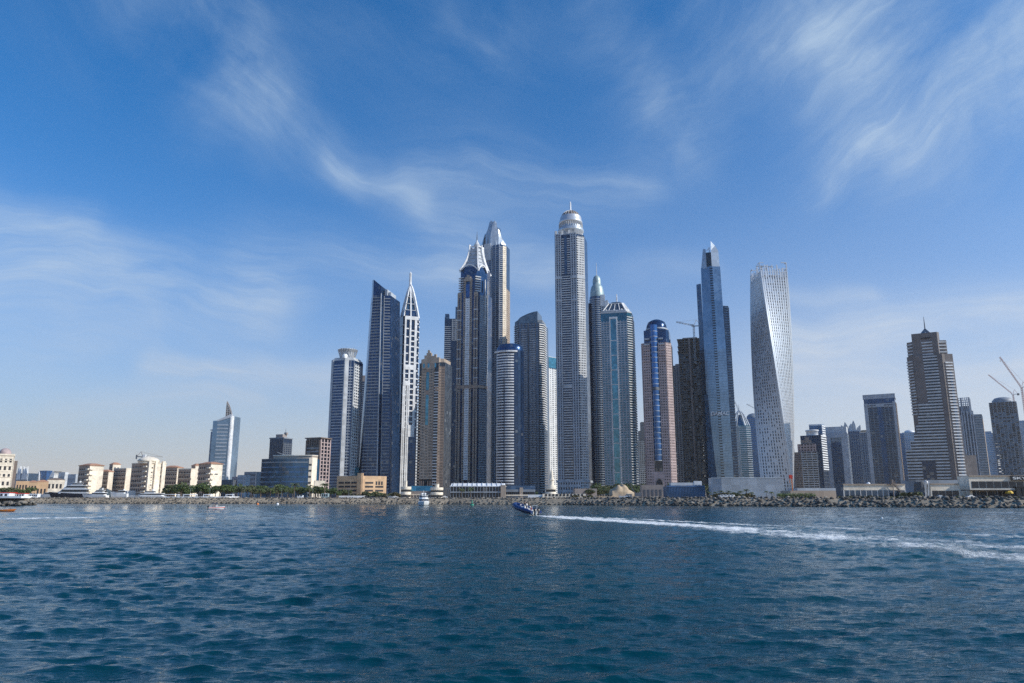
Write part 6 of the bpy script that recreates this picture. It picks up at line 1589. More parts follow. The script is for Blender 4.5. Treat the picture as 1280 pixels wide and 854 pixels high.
    for dx in (1.2, 2.6): mb = MB(); mb.bar((dx, -2.2, 0), (dx + .9, -2.2, zt), .3); mb.build('prop', M['pale'], root)
    root = empty('shade_pergola', (PX(1146, 605, Y), Y, PZ(606, Y)), 'grey frame pergola on the roof beside the dark rock column', 'pergola'); mb = MB(); mb.box(-4.5, 4.5, -1.5, 1.5, 1.7, 2.0); mb.build('roof', M['dgrey'], root)
    for s in (-4, -1.5, 1.5, 4): mb = MB(); mb.bar((s, -1.3, -.4), (s, -1.3, 1.8), .2); mb.build('post', M['dgrey'], root)
centre_right()

# ------------------------------------------------------------------ trees and shrubs
def leaf_cloud(seed, n, rx, rz, zc, size, holes=.5):
    r = random.Random(seed); vs, fs = [], []
    lobes = [(Vector((r.uniform(-.6, .6) * rx, r.uniform(-.6, .6) * rx, zc + r.uniform(-.55, .6) * rz)), r.uniform(.35, .62)) for _ in range(8)]
    for k in range(n):
        c, s = r.choice(lobes); d = Vector((r.gauss(0, 1), r.gauss(0, 1), r.gauss(0, 1))).normalized(); rad = r.uniform(.55, 1.0) ** .5
        p = c + Vector((d.x * rx, d.y * rx, d.z * rz * .8)) * s * rad
        u = Vector((r.gauss(0, 1), r.gauss(0, 1), r.gauss(0, .7))).normalized(); v = u.cross(Vector((r.gauss(0, 1), r.gauss(0, 1), r.gauss(0, 1)))).normalized(); a = size * r.uniform(.6, 1.4)
        b = len(vs); vs += [p - u * a, p + v * a * .55, p + u * a, p - v * a * .55]; fs.append((b, b + 1, b + 2, b + 3))
    me = bpy.data.meshes.new('crown'); me.from_pydata([tuple(v) for v in vs], [], fs); me.update(); return me
def trunk_mesh(seed, h, r0, limbs=5, spread=1.6):
    r = random.Random(seed); mb = MB(); mb.tube([(0, 0, -.2), (.1, 0, h * .5), (0, .1, h)], r0, 7, r1=r0 * .6)
    for k in range(limbs): a = r.uniform(0, 6.3); mb.tube([(0, 0, h * .8), (spread * .5 * math.cos(a), spread * .5 * math.sin(a), h * 1.25), (spread * math.cos(a), spread * math.sin(a), h * 1.7)], r0 * .45, 5, r1=r0 * .15)
    o = mb.build('trunk', M['trunk']); me = o.data; bpy.data.objects.remove(o); return me
def palm_meshes(seed, h):
    r = random.Random(seed); mb = MB(); lean = r.uniform(-.4, .4); mb.tube([(0, 0, -.2), (lean * .3, 0, h * .5), (lean, 0, h)], .22, 8, r1=.15)
    o = mb.build('trunk', M['trunk']); tr = o.data; bpy.data.objects.remove(o)
    vs, fs = [], []
    for k in range(22):
        a = k * 2.399 + r.uniform(-.2, .2); up = r.uniform(-.3, 1.1); L = r.uniform(1.9, 2.6); prev = None; base = Vector((lean, 0, h))
        for j in range(8):
            q = j / 7; rad = L * q * math.cos(up * .7); zz = L * q * math.sin(up) * .9 - 1.5 * q * q
            p = base + Vector((rad * math.cos(a), rad * math.sin(a), zz))
            if prev is not None:
                side = Vector((-math.sin(a), math.cos(a), 0)); w = .55 * math.sin(math.pi * min(.95, q + .08)) + .05
                for s in (-1, 1):
                    b = len(vs); tip = p + side * s * w + Vector((0, 0, -.28)); vs += [prev, p, tip]; fs.append((b, b + 1, b + 2))
            prev = p
    me = bpy.data.meshes.new('crown'); me.from_pydata([tuple(v) for v in vs], [], fs); me.materials.append(M['palm']); me.update(); return tr, me
PROTO = {}
for k in range(4):
    c = leaf_cloud(100 + k, 900, 2.6, 2.0, 4.0, .34); c.materials.append(M['leaf'] if k % 2 else M['leaf2']); PROTO['tree', k] = (trunk_mesh(k, 2.4, .2), c)
    c = leaf_cloud(200 + k, 500, 1.7, 1.0, 1.0, .28); c.materials.append(M['leaf2'] if k % 2 else M['dry']); PROTO['bush', k] = (trunk_mesh(10 + k, .5, .08, 5, .7), c)
    PROTO['palm', k] = palm_meshes(k, 5.0 + .4 * k)
HEI = {'tree': 6.2, 'bush': 2.2, 'palm': 6.6}
def plant(kind, px, ptop, Y, label, group, wide=1.0):
    tr, cr = PROTO[kind, random.randrange(4)]; s = (PZ(ptop, Y) - GZ) / HEI[kind]
    root = empty({'tree': 'leafy_tree', 'bush': 'shrub', 'palm': 'palm_tree'}[kind], (PX(px, 615, Y), Y, GZ - .05), label, {'tree': 'tree', 'bush': 'shrub', 'palm': 'palm'}[kind], group, random.uniform(0, 6.2))
    root.scale = (s * wide, s * wide, s)
    for n, me in (('trunk' if kind != 'bush' else 'stems', tr), ('crown', cr)): o = bpy.data.objects.new(n, me); COL.objects.link(o); o.parent = root
ORD = ['first', 'second', 'third', 'fourth', 'fifth', 'sixth', 'seventh', 'eighth', 'ninth', 'tenth', 'eleventh', 'twelfth', 'thirteenth', 'fourteenth', 'fifteenth', 'sixteenth', 'seventeenth', 'eighteenth', 'nineteenth', 'twentieth', 'twenty-first', 'twenty-second']
def row(kind, x0, x1, n, t0, t1, Y0, Y1, what, where, wide=1.0):
    r = random.Random(int(x0 * 7 + n)); xs = sorted(x0 + (x1 - x0) * (k + .5 + r.uniform(-.35, .35)) / n for k in range(n))
    for k, x in enumerate(xs): plant(kind, x, r.uniform(t0, t1), r.uniform(Y0, Y1), f'{what}, {ORD[k]} from the left {where}', f'{what}s {where}', wide)
row('tree', -20, 44, 9, 607.5, 611, 620, 700, 'grey green bushy tree', 'below the domed cream tower')
row('tree', 206, 278, 13, 602, 609, 560, 610, 'green leafy tree', 'in front of the cream hotel', 1.15)
row('tree', 280, 330, 8, 604, 609, 560, 610, 'dense green tree', 'between cream hotel and curved hotel', 1.15)
row('palm', 300, 410, 12, 604, 609, 550, 580, 'feathery palm', 'in front of the curved hotel', 1.1)
row('tree', 330, 402, 13, 604.5, 610, 570, 640, 'round green tree', 'along the foot of the curved hotel', 1.1)
row('tree', 403, 440, 6, 609, 614, 560, 600, 'dark leafy tree', 'left of the peach car park', 1.1)
row('bush', 440, 500, 8, 612, 617, 540, 580, 'olive shrub', 'below the peach car park', 1.3)
row('palm', 575, 592, 2, 607, 609, 508, 514, 'short palm', 'before the louvred hall')
row('tree', 650, 672, 3, 612, 614, 560, 580, 'small dark tree', 'behind the glazed annex')
row('tree', 736, 766, 5, 608, 612, 480, 520, 'dark green tree', 'left of the sand heap', 1.2)
row('bush', 716, 742, 3, 617.5, 619, 455, 462, 'grey shrub', 'before the stone retaining wall', 1.3)
row('tree', 742, 802, 9, 602, 606, 900, 940, 'dark tree', 'at the foot of the teal gridded tower', 1.2)
row('tree', 838, 880, 6, 602, 605, 900, 940, 'dark bushy tree', 'at the foot of the unfinished tower', 1.3)
row('palm', 882, 945, 8, 611.5, 614.5, 398, 408, 'dusty palm', 'in front of the corrugated shed', 1.2)
row('bush', 884, 940, 6, 614, 617, 400, 410, 'dry brown shrub', 'before the corrugated shed', 1.5)
row('palm', 955, 968, 2, 612.5, 614, 398, 404, 'stubby palm', 'at the right end of the corrugated shed')
row('bush', 1130, 1146, 3, 611, 614, 362, 366, 'dark shrub', 'beside the outside stair', 1.3)
row('bush', 1046, 1130, 9, 618.5, 619.8, 356, 359, 'low green shrub', 'along the edge below the cream club', 1.8)
row('bush', 1160, 1290, 10, 619, 620.3, 352, 355, 'low dark shrub', 'above the rocks before the lettered club', 1.8)
def hedge(label, x0, x1, ptop, Y):
    xa, xb = PX(x0, 618, Y), PX(x1, 618, Y); h = PZ(ptop, Y) - GZ; r = random.Random(int(x0)); vs, fs = [], []
    for k in range(2600):
        p = Vector((r.uniform(xa, xb), Y + r.uniform(-.8, .8), GZ + h * r.uniform(0, 1) * (.8 + .2 * math.sin(k * .01)))); u = Vector((r.gauss(0, 1), r.gauss(0, 1), r.gauss(0, 1))).normalized(); v = u.orthogonal(); a = r.uniform(.15, .35)
        b = len(vs); vs += [p - u * a, p + v * a * .6, p + u * a, p - v * a * .6]; fs.append((b, b + 1, b + 2, b + 3))
    me = bpy.data.meshes.new('hedge'); me.from_pydata([tuple(v) for v in vs], [], fs); me.materials.append(M['leaf']); me.update(); o = bpy.data.objects.new('hedge', me); COL.objects.link(o); tag(o, label, 'hedge')
hedge('dark green clipped hedge before the long beige wall', 971, 1019, 616.3, 385)

# ------------------------------------------------------------------ things on the promenade
def pergola(label, x0, x1, Y):
    xa, xb = PX(x0, 618, Y), PX(x1, 618, Y); w = xb - xa; root = empty('beach_pergola', ((xa + xb) / 2, Y, GZ), label, 'pergola', 'white pergolas on the promenade'); h = PZ(618, Y) - GZ
    mb = MB(); mb.box(-w / 2, w / 2, -1.5, 1.5, h - .35, h); mb.build('roof', M['white'], root)
    for sx in (-1, 1):
        for sy in (-1, 1): mb = MB(); mb.box(sx * w / 2 - .18 + (-sx * .18), sx * w / 2 + .18 + (-sx * .18), sy * 1.3 - .15, sy * 1.3 + .15, 0, h - .35); mb.build('post', M['white'], root)
for l, a, b in (('longest white pergola frame, left of the pergola row', 206, 224), ('wide white pergola frame, second from the left under the trees', 230, 246), ('narrow white pergola frame under the trees, third from the left', 255, 265), ('small white pergola frame under the trees, rightmost of the row', 283, 292)): pergola(l, a, b, 533)
def hut(label, x0, x1, ptop, roof, Y=540):
    T, z = low_block('beach_hut', label, x0, x1, Y, ptop, 'white', 0, 'hut', None, 'shade', 1, 4, 'beach huts by the marina'); mb = MB(); mb.prism(T.scaled(1.06), z, z + .5); mb.build('roof', M[roof], T.root)
hut('white beach hut with long dark red roof at the left edge', -12, 22, 616.5, 'red'); hut('white beach hut with red roof between left edge and dark yacht', 18, 37, 617.5, 'red', 545); hut('low white cabin left of the dark yacht', 38, 52, 618.3, 'white', 535)
low_block('sun_shelter', 'pale green shelter with a flat roof at the car park foot', 402, 412, 540, 617, 'tealroof', 0, 'shelter', rows=1, cols=3)
low_block('ticket_kiosk', 'small white kiosk left of the dark leafy trees', 372, 380, 535, 619.2, 'white', 0, 'kiosk', rows=1, cols=2)
low_block('boundary_wall', 'white ramp wall sloping below the peach car park', 424, 458, 535, 619.8, 'white', 2, 'wall')
low_block('boundary_wall', 'long white wall on the promenade below the cream hotel', 205, 300, 529, 620.8, 'white', 0, 'wall')
low_block('boundary_wall', 'low white wall on the promenade at the far left', -20, 46, 529, 620.2, 'white', 0, 'wall')

def car_proto(mat):
    root = bpy.data.objects.new('parked_car', None); COL.objects.link(root)
    prof = [(-2.2, .35), (-2.2, .8), (-2.0, .95), (-1.5, 1.0), (-.9, 1.45), (.5, 1.48), (1.1, 1.02), (1.9, .9), (2.2, .75), (2.25, .35)]
    mb = MB(); L = [[(x, y, z) for x, z in prof] for y in (-.88, -.8, .8, .88)]
    for i, q in enumerate(L):
        if i in (0, 3): L[i] = [(x * .97, y, z * .97) for x, y, z in q]
    mb.grid(L, 0, False); mb.face(L[0][::-1]); mb.face(L[3]); mb.build('body', mat, root)
    mb = MB(); 
    for s in (-1, 1): mb.face([(-1.3, s * .885, 1.0), (.95, s * .885, 1.0), (.45, s * .865, 1.38), (-.85, s * .865, 1.38)][::s])
    mb.face([(1.08, -.7, 1.06), (1.08, .7, 1.06), (.56, .66, 1.46), (.56, -.66, 1.46)]); mb.face([(-1.46, .7, 1.06), (-1.46, -.7, 1.06), (-.96, -.66, 1.42), (-.96, .66, 1.42)]); mb.build('windows', M['dark'], root)
    for x in (-1.35, 1.4):
        for s in (-1, 1):
            mb = MB(); mb.lathe([(.34, -.11), (.34, .11)], (0, 0), 16); o = mb.build('wheel', M['rubber'], root); o.location = (x, s * .82, .34); o.rotation_euler = (R(90), 0, 0)
    return root
CARS = {}
def car(px, Y, colour, label, rz=0.0):
    mat = {'white': M['gelcoat'], 'black': M['black'], 'grey': M['mgrey'], 'red': M['red'], 'silver': M['alu'], 'navy': M['hullnavy']}[colour]
    if colour in CARS: o = copy_tree(CARS[colour])
    else: o = CARS[colour] = car_proto(mat)
    o.location = (PX(px, 620, Y), Y, GZ); o.rotation_euler = (0, 0, rz); tag(o, label, 'car', 'cars parked along the shore')
for a in ((458, 528, 'black', 'black car parked below the right end of the peach car park'), (466, 530, 'navy', 'dark car parked next to the black car below the car park', .1), (474, 529, 'black', 'second black car, right of the dark car by the car park', 3.1), (488, 532, 'grey', 'grey car parked before the left round pavilion'), (494, 528, 'white', 'white car parked at the left round pavilion'), (560, 522, 'black', 'black car between right round pavilion and louvred hall'),
          (556, 517, 'white', 'white car right of the round pavilion'), (1066, 362, 'navy', 'dark car parked before the cream club windows', .05), (1073, 363, 'black', 'black car right of the dark one before the club'), (1175, 358, 'silver', 'silver car before the middle wing of the club'), (1196, 360, 'black', 'black car under the awning of the lettered club'), (1223, 361, 'navy', 'dark car under the club awning right of the black car'), (1213, 358, 'white', 'white car half under the club awning', .1)): car(*a)

# ------------------------------------------------------------------ people
def person(loc, heading, pose, top, bottom, label, parent_mat=None, group=None):
    """one continuous body; clothes and hair are children. x forward, y left"""
    root_name = 'person'
    J = {}
    if pose == 'stand':
        J = dict(pel=(0, 0, .95), wst=(.01, 0, 1.12), chest=(.02, 0, 1.36), neck=(.02, 0, 1.50), head0=(.04, 0, 1.60), head1=(.05, 0, 1.72),
                 shL=(.0, .18, 1.43), elL=(.06, .26, 1.16), wrL=(.24, .20, .98), shR=(.0, -.18, 1.43), elR=(.05, -.26, 1.17), wrR=(.26, -.18, 1.02),
                 hipL=(0, .10, .90), knL=(.05, .12, .50), anL=(0, .13, .08), toL=(.17, .14, .04), hipR=(0, -.10, .90), knR=(.02, -.12, .50), anR=(-.06, -.13, .08), toR=(.11, -.14, .04))
    else:
        J = dict(pel=(0, 0, .50), wst=(-.02, 0, .68), chest=(.0, 0, .92), neck=(.02, 0, 1.06), head0=(.05, 0, 1.16), head1=(.06, 0, 1.28),
                 shL=(.0, .18, .99), elL=(.10, .25, .74), wrL=(.32, .17, .66), shR=(.0, -.18, .99), elR=(.10, -.25, .74), wrR=(.32, -.17, .66),
                 hipL=(.04, .10, .48), knL=(.44, .14, .50), anL=(.40, .14, .08), toL=(.57, .15, .04), hipR=(.04, -.10, .48), knR=(.44, -.14, .50), anR=(.40, -.14, .08), toR=(.57, -.15, .04))
    RAD = dict(pel=.14, wst=.125, chest=.15, neck=.055, head0=.085, head1=.095, shL=.07, elL=.045, wrL=.03, shR=.07, elR=.045, wrR=.03, hipL=.095, knL=.06, anL=.042, toL=.035, hipR=.095, knR=.06, anR=.042, toR=.035)
    E = [('pel', 'wst'), ('wst', 'chest'), ('chest', 'neck'), ('neck', 'head0'), ('head0', 'head1'), ('chest', 'shL'), ('shL', 'elL'), ('elL', 'wrL'), ('chest', 'shR'), ('shR', 'elR'), ('elR', 'wrR'), ('pel', 'hipL'), ('hipL', 'knL'), ('knL', 'anL'), ('anL', 'toL'), ('pel', 'hipR'), ('hipR', 'knR'), ('knR', 'anR'), ('anR', 'toR')]
    def skin(keys, edges, grow, name, mat, parent, extra=None):
        ks = list(keys); me = bpy.data.meshes.new(name); me.from_pydata([J[k] for k in ks], [(ks.index(a), ks.index(b)) for a, b in edges], [])
        o = bpy.data.objects.new(name, me); COL.objects.link(o); md = o.modifiers.new('skin', 'SKIN')
        for i, k in enumerate(ks): me.skin_vertices[0].data[i].radius = (RAD[k] + grow, RAD[k] + grow)
        me.skin_vertices[0].data[ks.index(ks[0])].use_root = True
        o.modifiers.new('sub', 'SUBSURF').levels = 1
        dg = bpy.context.evaluated_depsgraph_get(); m2 = bpy.data.meshes.new_from_object(o.evaluated_get(dg)); bpy.data.objects.remove(o); bpy.data.meshes.remove(me)
        vs = [tuple(v.co) for v in m2.vertices]; fs = [tuple(p.vertices) for p in m2.polygons]; bpy.data.meshes.remove(m2)
        mb = MB(); mb.v = vs; mb.f = fs; mb.mi = [0] * len(fs); mb.sm = [True] * len(fs)
        if extra: extra(mb)
        r = mb.build(name, mat, parent); return r
    def hands(mb):
        for s in ('L', 'R'):
            w = Vector(J['wr' + s]); d = (w - Vector(J['el' + s])).normalized(); side = d.cross(Vector((0, 0, 1))).normalized(); dn = Vector((0, 0, -1))
            palm = w + d * .06; mb.tube([w - d * .02, w + d * .03, palm + d * .03], [.03, .04, .036], 8)
            for k, L in enumerate((.065, .08, .085, .07)):
                b = palm + side * (k - 1.5) * .018 + d * .02; mb.tube([b, b + d * L * .5, b + d * L * .8 + dn * L * .4], [.009, .009, .007], 6)
            th = w + side * (-.035 if s == 'L' else .035) + d * .02; mb.tube([th, th + d * .03 + side * (-.02 if s == 'L' else .02), th + d * .06 + dn * .02], [.011, .010, .008], 6)
        h = Vector(J['head1']); mb.tube([h + Vector((.085, 0, -.03)), h + Vector((.115, 0, -.05)), h + Vector((.09, 0, -.065))], [.01, .016, .012], 6)
        for s in (-1, 1): mb.tube([h + Vector((.0, s * .088, -.02)), h + Vector((-.01, s * .105, -.04))], .02, 6)
    body = skin(J.keys(), E, 0, root_name, M['skin'], None, hands)
    up = ['pel', 'wst', 'chest', 'neck', 'shL', 'elL', 'shR', 'elR']; J2 = dict(J); 
    skin(['chest', 'wst', 'pel', 'shL', 'elL', 'shR', 'elR'], [('pel', 'wst'), ('wst', 'chest'), ('chest', 'shL'), ('shL', 'elL'), ('chest', 'shR'), ('shR', 'elR')], .018, 'shirt', M[top], body)
    skin(['pel', 'hipL', 'knL', 'anL', 'hipR', 'knR', 'anR'], [('pel', 'hipL'), ('hipL', 'knL'), ('knL', 'anL'), ('pel', 'hipR'), ('hipR', 'knR'), ('knR', 'anR')], .016, 'trousers', M[bottom], body)
    h = Vector(J['head1']); mb = MB(); rows = []
    for q in np.linspace(.05, 1.45, 6): rows.append([(h.x - .018 + .108 * math.cos(q) * math.cos(a), h.y + .104 * math.cos(q) * math.sin(a), h.z + .0 + .115 * math.sin(q)) for a in np.linspace(0, 2 * math.pi, 14, endpoint=False)])
    mb.grid(rows, 0, True, True); mb.face(rows[-1]); mb.build('hair', M['hair'], body)
    body.location = loc; body.rotation_euler = (0, 0, heading); tag(body, label, 'person', group); return body

# ------------------------------------------------------------------ boats
def hull_rows(L, B, H, draft, sheer=.3, fine=.55, n=15):
    rows = []
    for i in range(n):
        q = i / (n - 1); x = -L / 2 + L * q; w = B / 2 * (1 - max(0, (q - fine) / (1 - fine)) ** 2.0) ; w = max(w, .03); top = H + sheer * q * q
        keel = -draft * (1 - max(0, (q - .7) / .3) ** 2 * .9) + (.6 * H if q == 1 else 0)
        xt = x + (.10 * L * (q ** 3))
        rows.append([(xt, w, top), (x + .05 * L * q ** 3, w * .96, top * .45), (x, w * .78, 0.0), (x, 0, keel), (x, -w * .78, 0.0), (x + .05 * L * q ** 3, -w * .96, top * .45), (xt, -w, top)])
    return rows
def yacht(name, label, loc, heading, L, B, H, tiers, hullm, supm, cat='yacht', group=None, dome=True, mast=True):
    root = empty(name, loc, label, cat, group, heading)
    rows = hull_rows(L, B, H, .5 if L < 20 else 1.0, H * .35); mb = MB(); mb.grid([r[::-1] for r in rows], 0, True); mb.face(rows[0]); mb.build('hull', hullm, root)
    mb = MB(); mb.face([r[0] for r in rows][::-1] + [r[-1] for r in rows]); mb.grid([[(r[0][0], r[0][1], r[0][2] - .02) for r in rows], [(r[-1][0], r[-1][1], r[-1][2] - .02) for r in rows]], 0, False); mb.build('deck', M['pale'], root)
    z = H
    for k, (xa, xb, wf, h) in enumerate(tiers):
        xa, xb = xa * L, xb * L; w = B * wf / 2; rake = h * .9
        def ring(x0, x1, w, z): return [(x0, -w, z), (x1 - w * .6, -w, z), (x1, -w * .35, z), (x1, w * .35, z), (x1 - w * .6, w, z), (x0, w, z)]
        mb = MB(); mb.prism(ring(xa, xb, w, 0), z - .1, z + h * .35, 0, ring(xa, xb - rake * .2, w, 0)); mb.prism(ring(xa - h * .3, xb - rake * .9, w * 1.04, 0), z + h * .82, z + h, 0); s = mb.build('superstructure', supm, root)
        mb = MB(); mb.prism(ring(xa + .1, xb - rake * .25, w * .95, 0), z + h * .35, z + h * .82, 0, ring(xa + .1, xb - rake * .95, w * .93, 0)); mb.build('window_band', M['dark'], root)
        z += h
    xm = (tiers[-1][0] + .06) * L
    if dome:
        for s in (-1, 1): mb = MB(); r = .045 * B + .25; mb.lathe([(r * .4, z - .1), (r * .4, z + r), (r, z + r * 1.5), (r * .9, z + r * 2.3), (.05, z + r * 2.8)], (xm, s * B * .14), 12); mb.build('radar_dome', M['gelcoat'], root)
    if mast: mb = MB(); mb.bar((xm + .2, 0, z - .1), (xm - .3, 0, z + B * .45), .18); mb.bar((xm - .2, -B * .18, z + B * .2), (xm - .2, B * .18, z + B * .2), .12); mb.build('mast', supm, root)
    mb = MB()
    for s in (0, -1):
        pts = [(r[s][0], r[s][1] * .96, r[s][2] + .75) for r in rows[6:]]
        for p, q in zip(pts[:-1], pts[1:]): mb.bar(p, q, .06)
        for p in pts[::2]: mb.bar(p, (p[0], p[1], p[2] - .75), .05)
    mb.build('rail', M['alu'], root)
    return root
def moored(name, label, x0, x1, Y, heading, H, tiers, hullm, supm, **kw):
    L = (PX(x1, 615, Y) - PX(x0, 615, Y)) / abs(math.cos(heading)) * .94
    return yacht(name, label, (PX((x0 + x1) / 2, 615, Y), Y, GZ - .4), heading, L, L * .21, H, tiers, hullm, supm, group='yachts behind the breakwater', **kw)
moored('motor_yacht', 'big yacht with black hull, row of tall windows and swept grey top', 66, 113, 560, R(180 + 8), 3.6, ((-.42, .36, .86, 3.4), (-.36, .22, .72, 2.6), (-.26, .05, .5, 1.8)), M['hullnavy'], M['alu'])
moored('motor_yacht', 'slim grey yacht moored at the bow of the black yacht', 48, 70, 575, R(180), 2.6, ((-.40, .25, .8, 2.0),), M['pale'], M['lgrey'], dome=False)
moored('motor_yacht', 'white three decked yacht moored at the stern of the black yacht', 104, 137, 548, R(172), 2.3, ((-.40, .25, .85, 2.0), (-.32, .08, .7, 1.8)), M['gelcoat'], M['gelcoat'])
moored('motor_yacht', 'white yacht seen bow on with twin domes on its mast', 139, 161, 548, R(175), 3.6, ((-.30, .26, .85, 2.2),), M['gelcoat'], M['gelcoat'])
moored('motor_yacht', 'long low white yacht below the central hotel block', 163, 208, 545, R(178), 1.9, ((-.44, .30, .8, 1.9), (-.2, .12, .6, 1.6)), M['gelcoat'], M['gelcoat'])
moored('motor_boat', 'white motor boat laid up ashore beside the sand heap', 774, 794, 436, R(180), 1.4, ((-.3, .2, .8, 1.5),), M['gelcoat'], M['gelcoat'], dome=False, mast=False)

def cruiser():
    p = GROUNDED(528, 632.4)
    yacht('motor_cruiser', 'white motor cruiser with flybridge coming head on before the round pavilions', (p.x, p.y + 5, 0), R(-82), 13, 5.6, 1.7, ((-.36, .22, .84, 1.9), (-.30, .06, .74, 1.3)), M['gelcoat'], M['gelcoat'], 'boat')
cruiser()
def speedboat():
    p = GROUNDED(270, 636.6); root = empty('sport_boat', (p.x, p.y, 0), 'small white sport boat with red stripe and dark canopy near the left shore', 'boat', None, R(22))
    L, B = 4.9, 1.9; rows = hull_rows(L, B, .75, .25, .2); mb = MB(); mb.grid([r[::-1] for r in rows], 0, True); mb.face(rows[0]); mb.build('hull', M['gelcoat'], root)
    mb = MB()
    for s in (0, -1): mb.grid([[(r[s][0], r[s][1] * 1.012, r[s][2] * .78) for r in rows], [(r[s][0], r[s][1] * 1.012, r[s][2] * .55) for r in rows]], 0, False)
    mb.build('red_stripe', M['red'], root)
    mb = MB(); mb.grid([[(r[0][0], r[0][1], r[0][2] - .05) for r in rows], [(r[-1][0], r[-1][1], r[-1][2] - .05) for r in rows]], 0, False); mb.build('deck', M['white'], root)
    mb = MB(); mb.prism([(.3, -.6), (.8, -.4), (.8, .4), (.3, .6)], .7, 1.15, 0, [(.1, -.55), (.5, -.4), (.5, .4), (.1, .55)]); mb.build('windscreen', M['dark'], root)
    mb = MB(); mb.box(-1.5, .5, -.8, .8, 1.95, 2.2); mb.build('canopy', M['cloth_n'], root)
    mb = MB(); mb.box(-.1, .45, -.5, .5, .7, 1.3); mb.build('console', M['gelcoat'], root)
    for x in (-1.4, .4):
        for s in (-.75, .75): mb = MB(); mb.bar((x, s, .7), (x, s, 2.06), .05); mb.build('canopy_post', M['alu'], root)
    outboard(root, -L / 2 - .15, 0, .75)
    m = root.matrix_basis if False else Matrix.Translation((p.x, p.y, 0)) @ Matrix.Rotation(R(22), 4, 'Z')
    for (x, y, t, l) in ((-.4, .35, 'cloth_r', 'person in a red top at the helm of the small sport boat'), (-1.1, -.35, 'cloth_b', 'person in dark clothes seated aft in the small sport boat')):
        q = m @ Vector((x, y, .28)); person(tuple(q), R(22), 'sit', t, 'cloth_n', l)
def outboard(root, x, y, z):
    mb = MB(); prof = [(-.38, .05, .26), (-.30, .40, .27), (0, .56, .25), (.26, .46, .22), (.30, .05, .22)]
    lo = [(x + a, y - w * .8, z + h) for a, h, w in prof]; hi = [(x + a, y + w * .8, z + h) for a, h, w in prof]
    mb.grid([[(x + a, y - w * .5, z + h) for a, h, w in prof], [(x + a * 1.02, y, z + h * 1.06) for a, h, w in prof], [(x + a, y + w * .5, z + h) for a, h, w in prof]], 0, True)
    mb.face([(x + a, y - w * .5, z + h) for a, h, w in prof]); mb.face([(x + a, y + w * .5, z + h) for a, h, w in prof][::-1])
    o = mb.build('outboard_motor', M['black'], root)
    mb = MB(); mb.bar((x, y, z + .1), (x - .05, y, z - .85), .16, .26); mb.tube([(x - .3, y, z - .75), (x + .25, y, z - .75)], .08, 8); mb.build('drive_leg', M['black'], o)
speedboat()
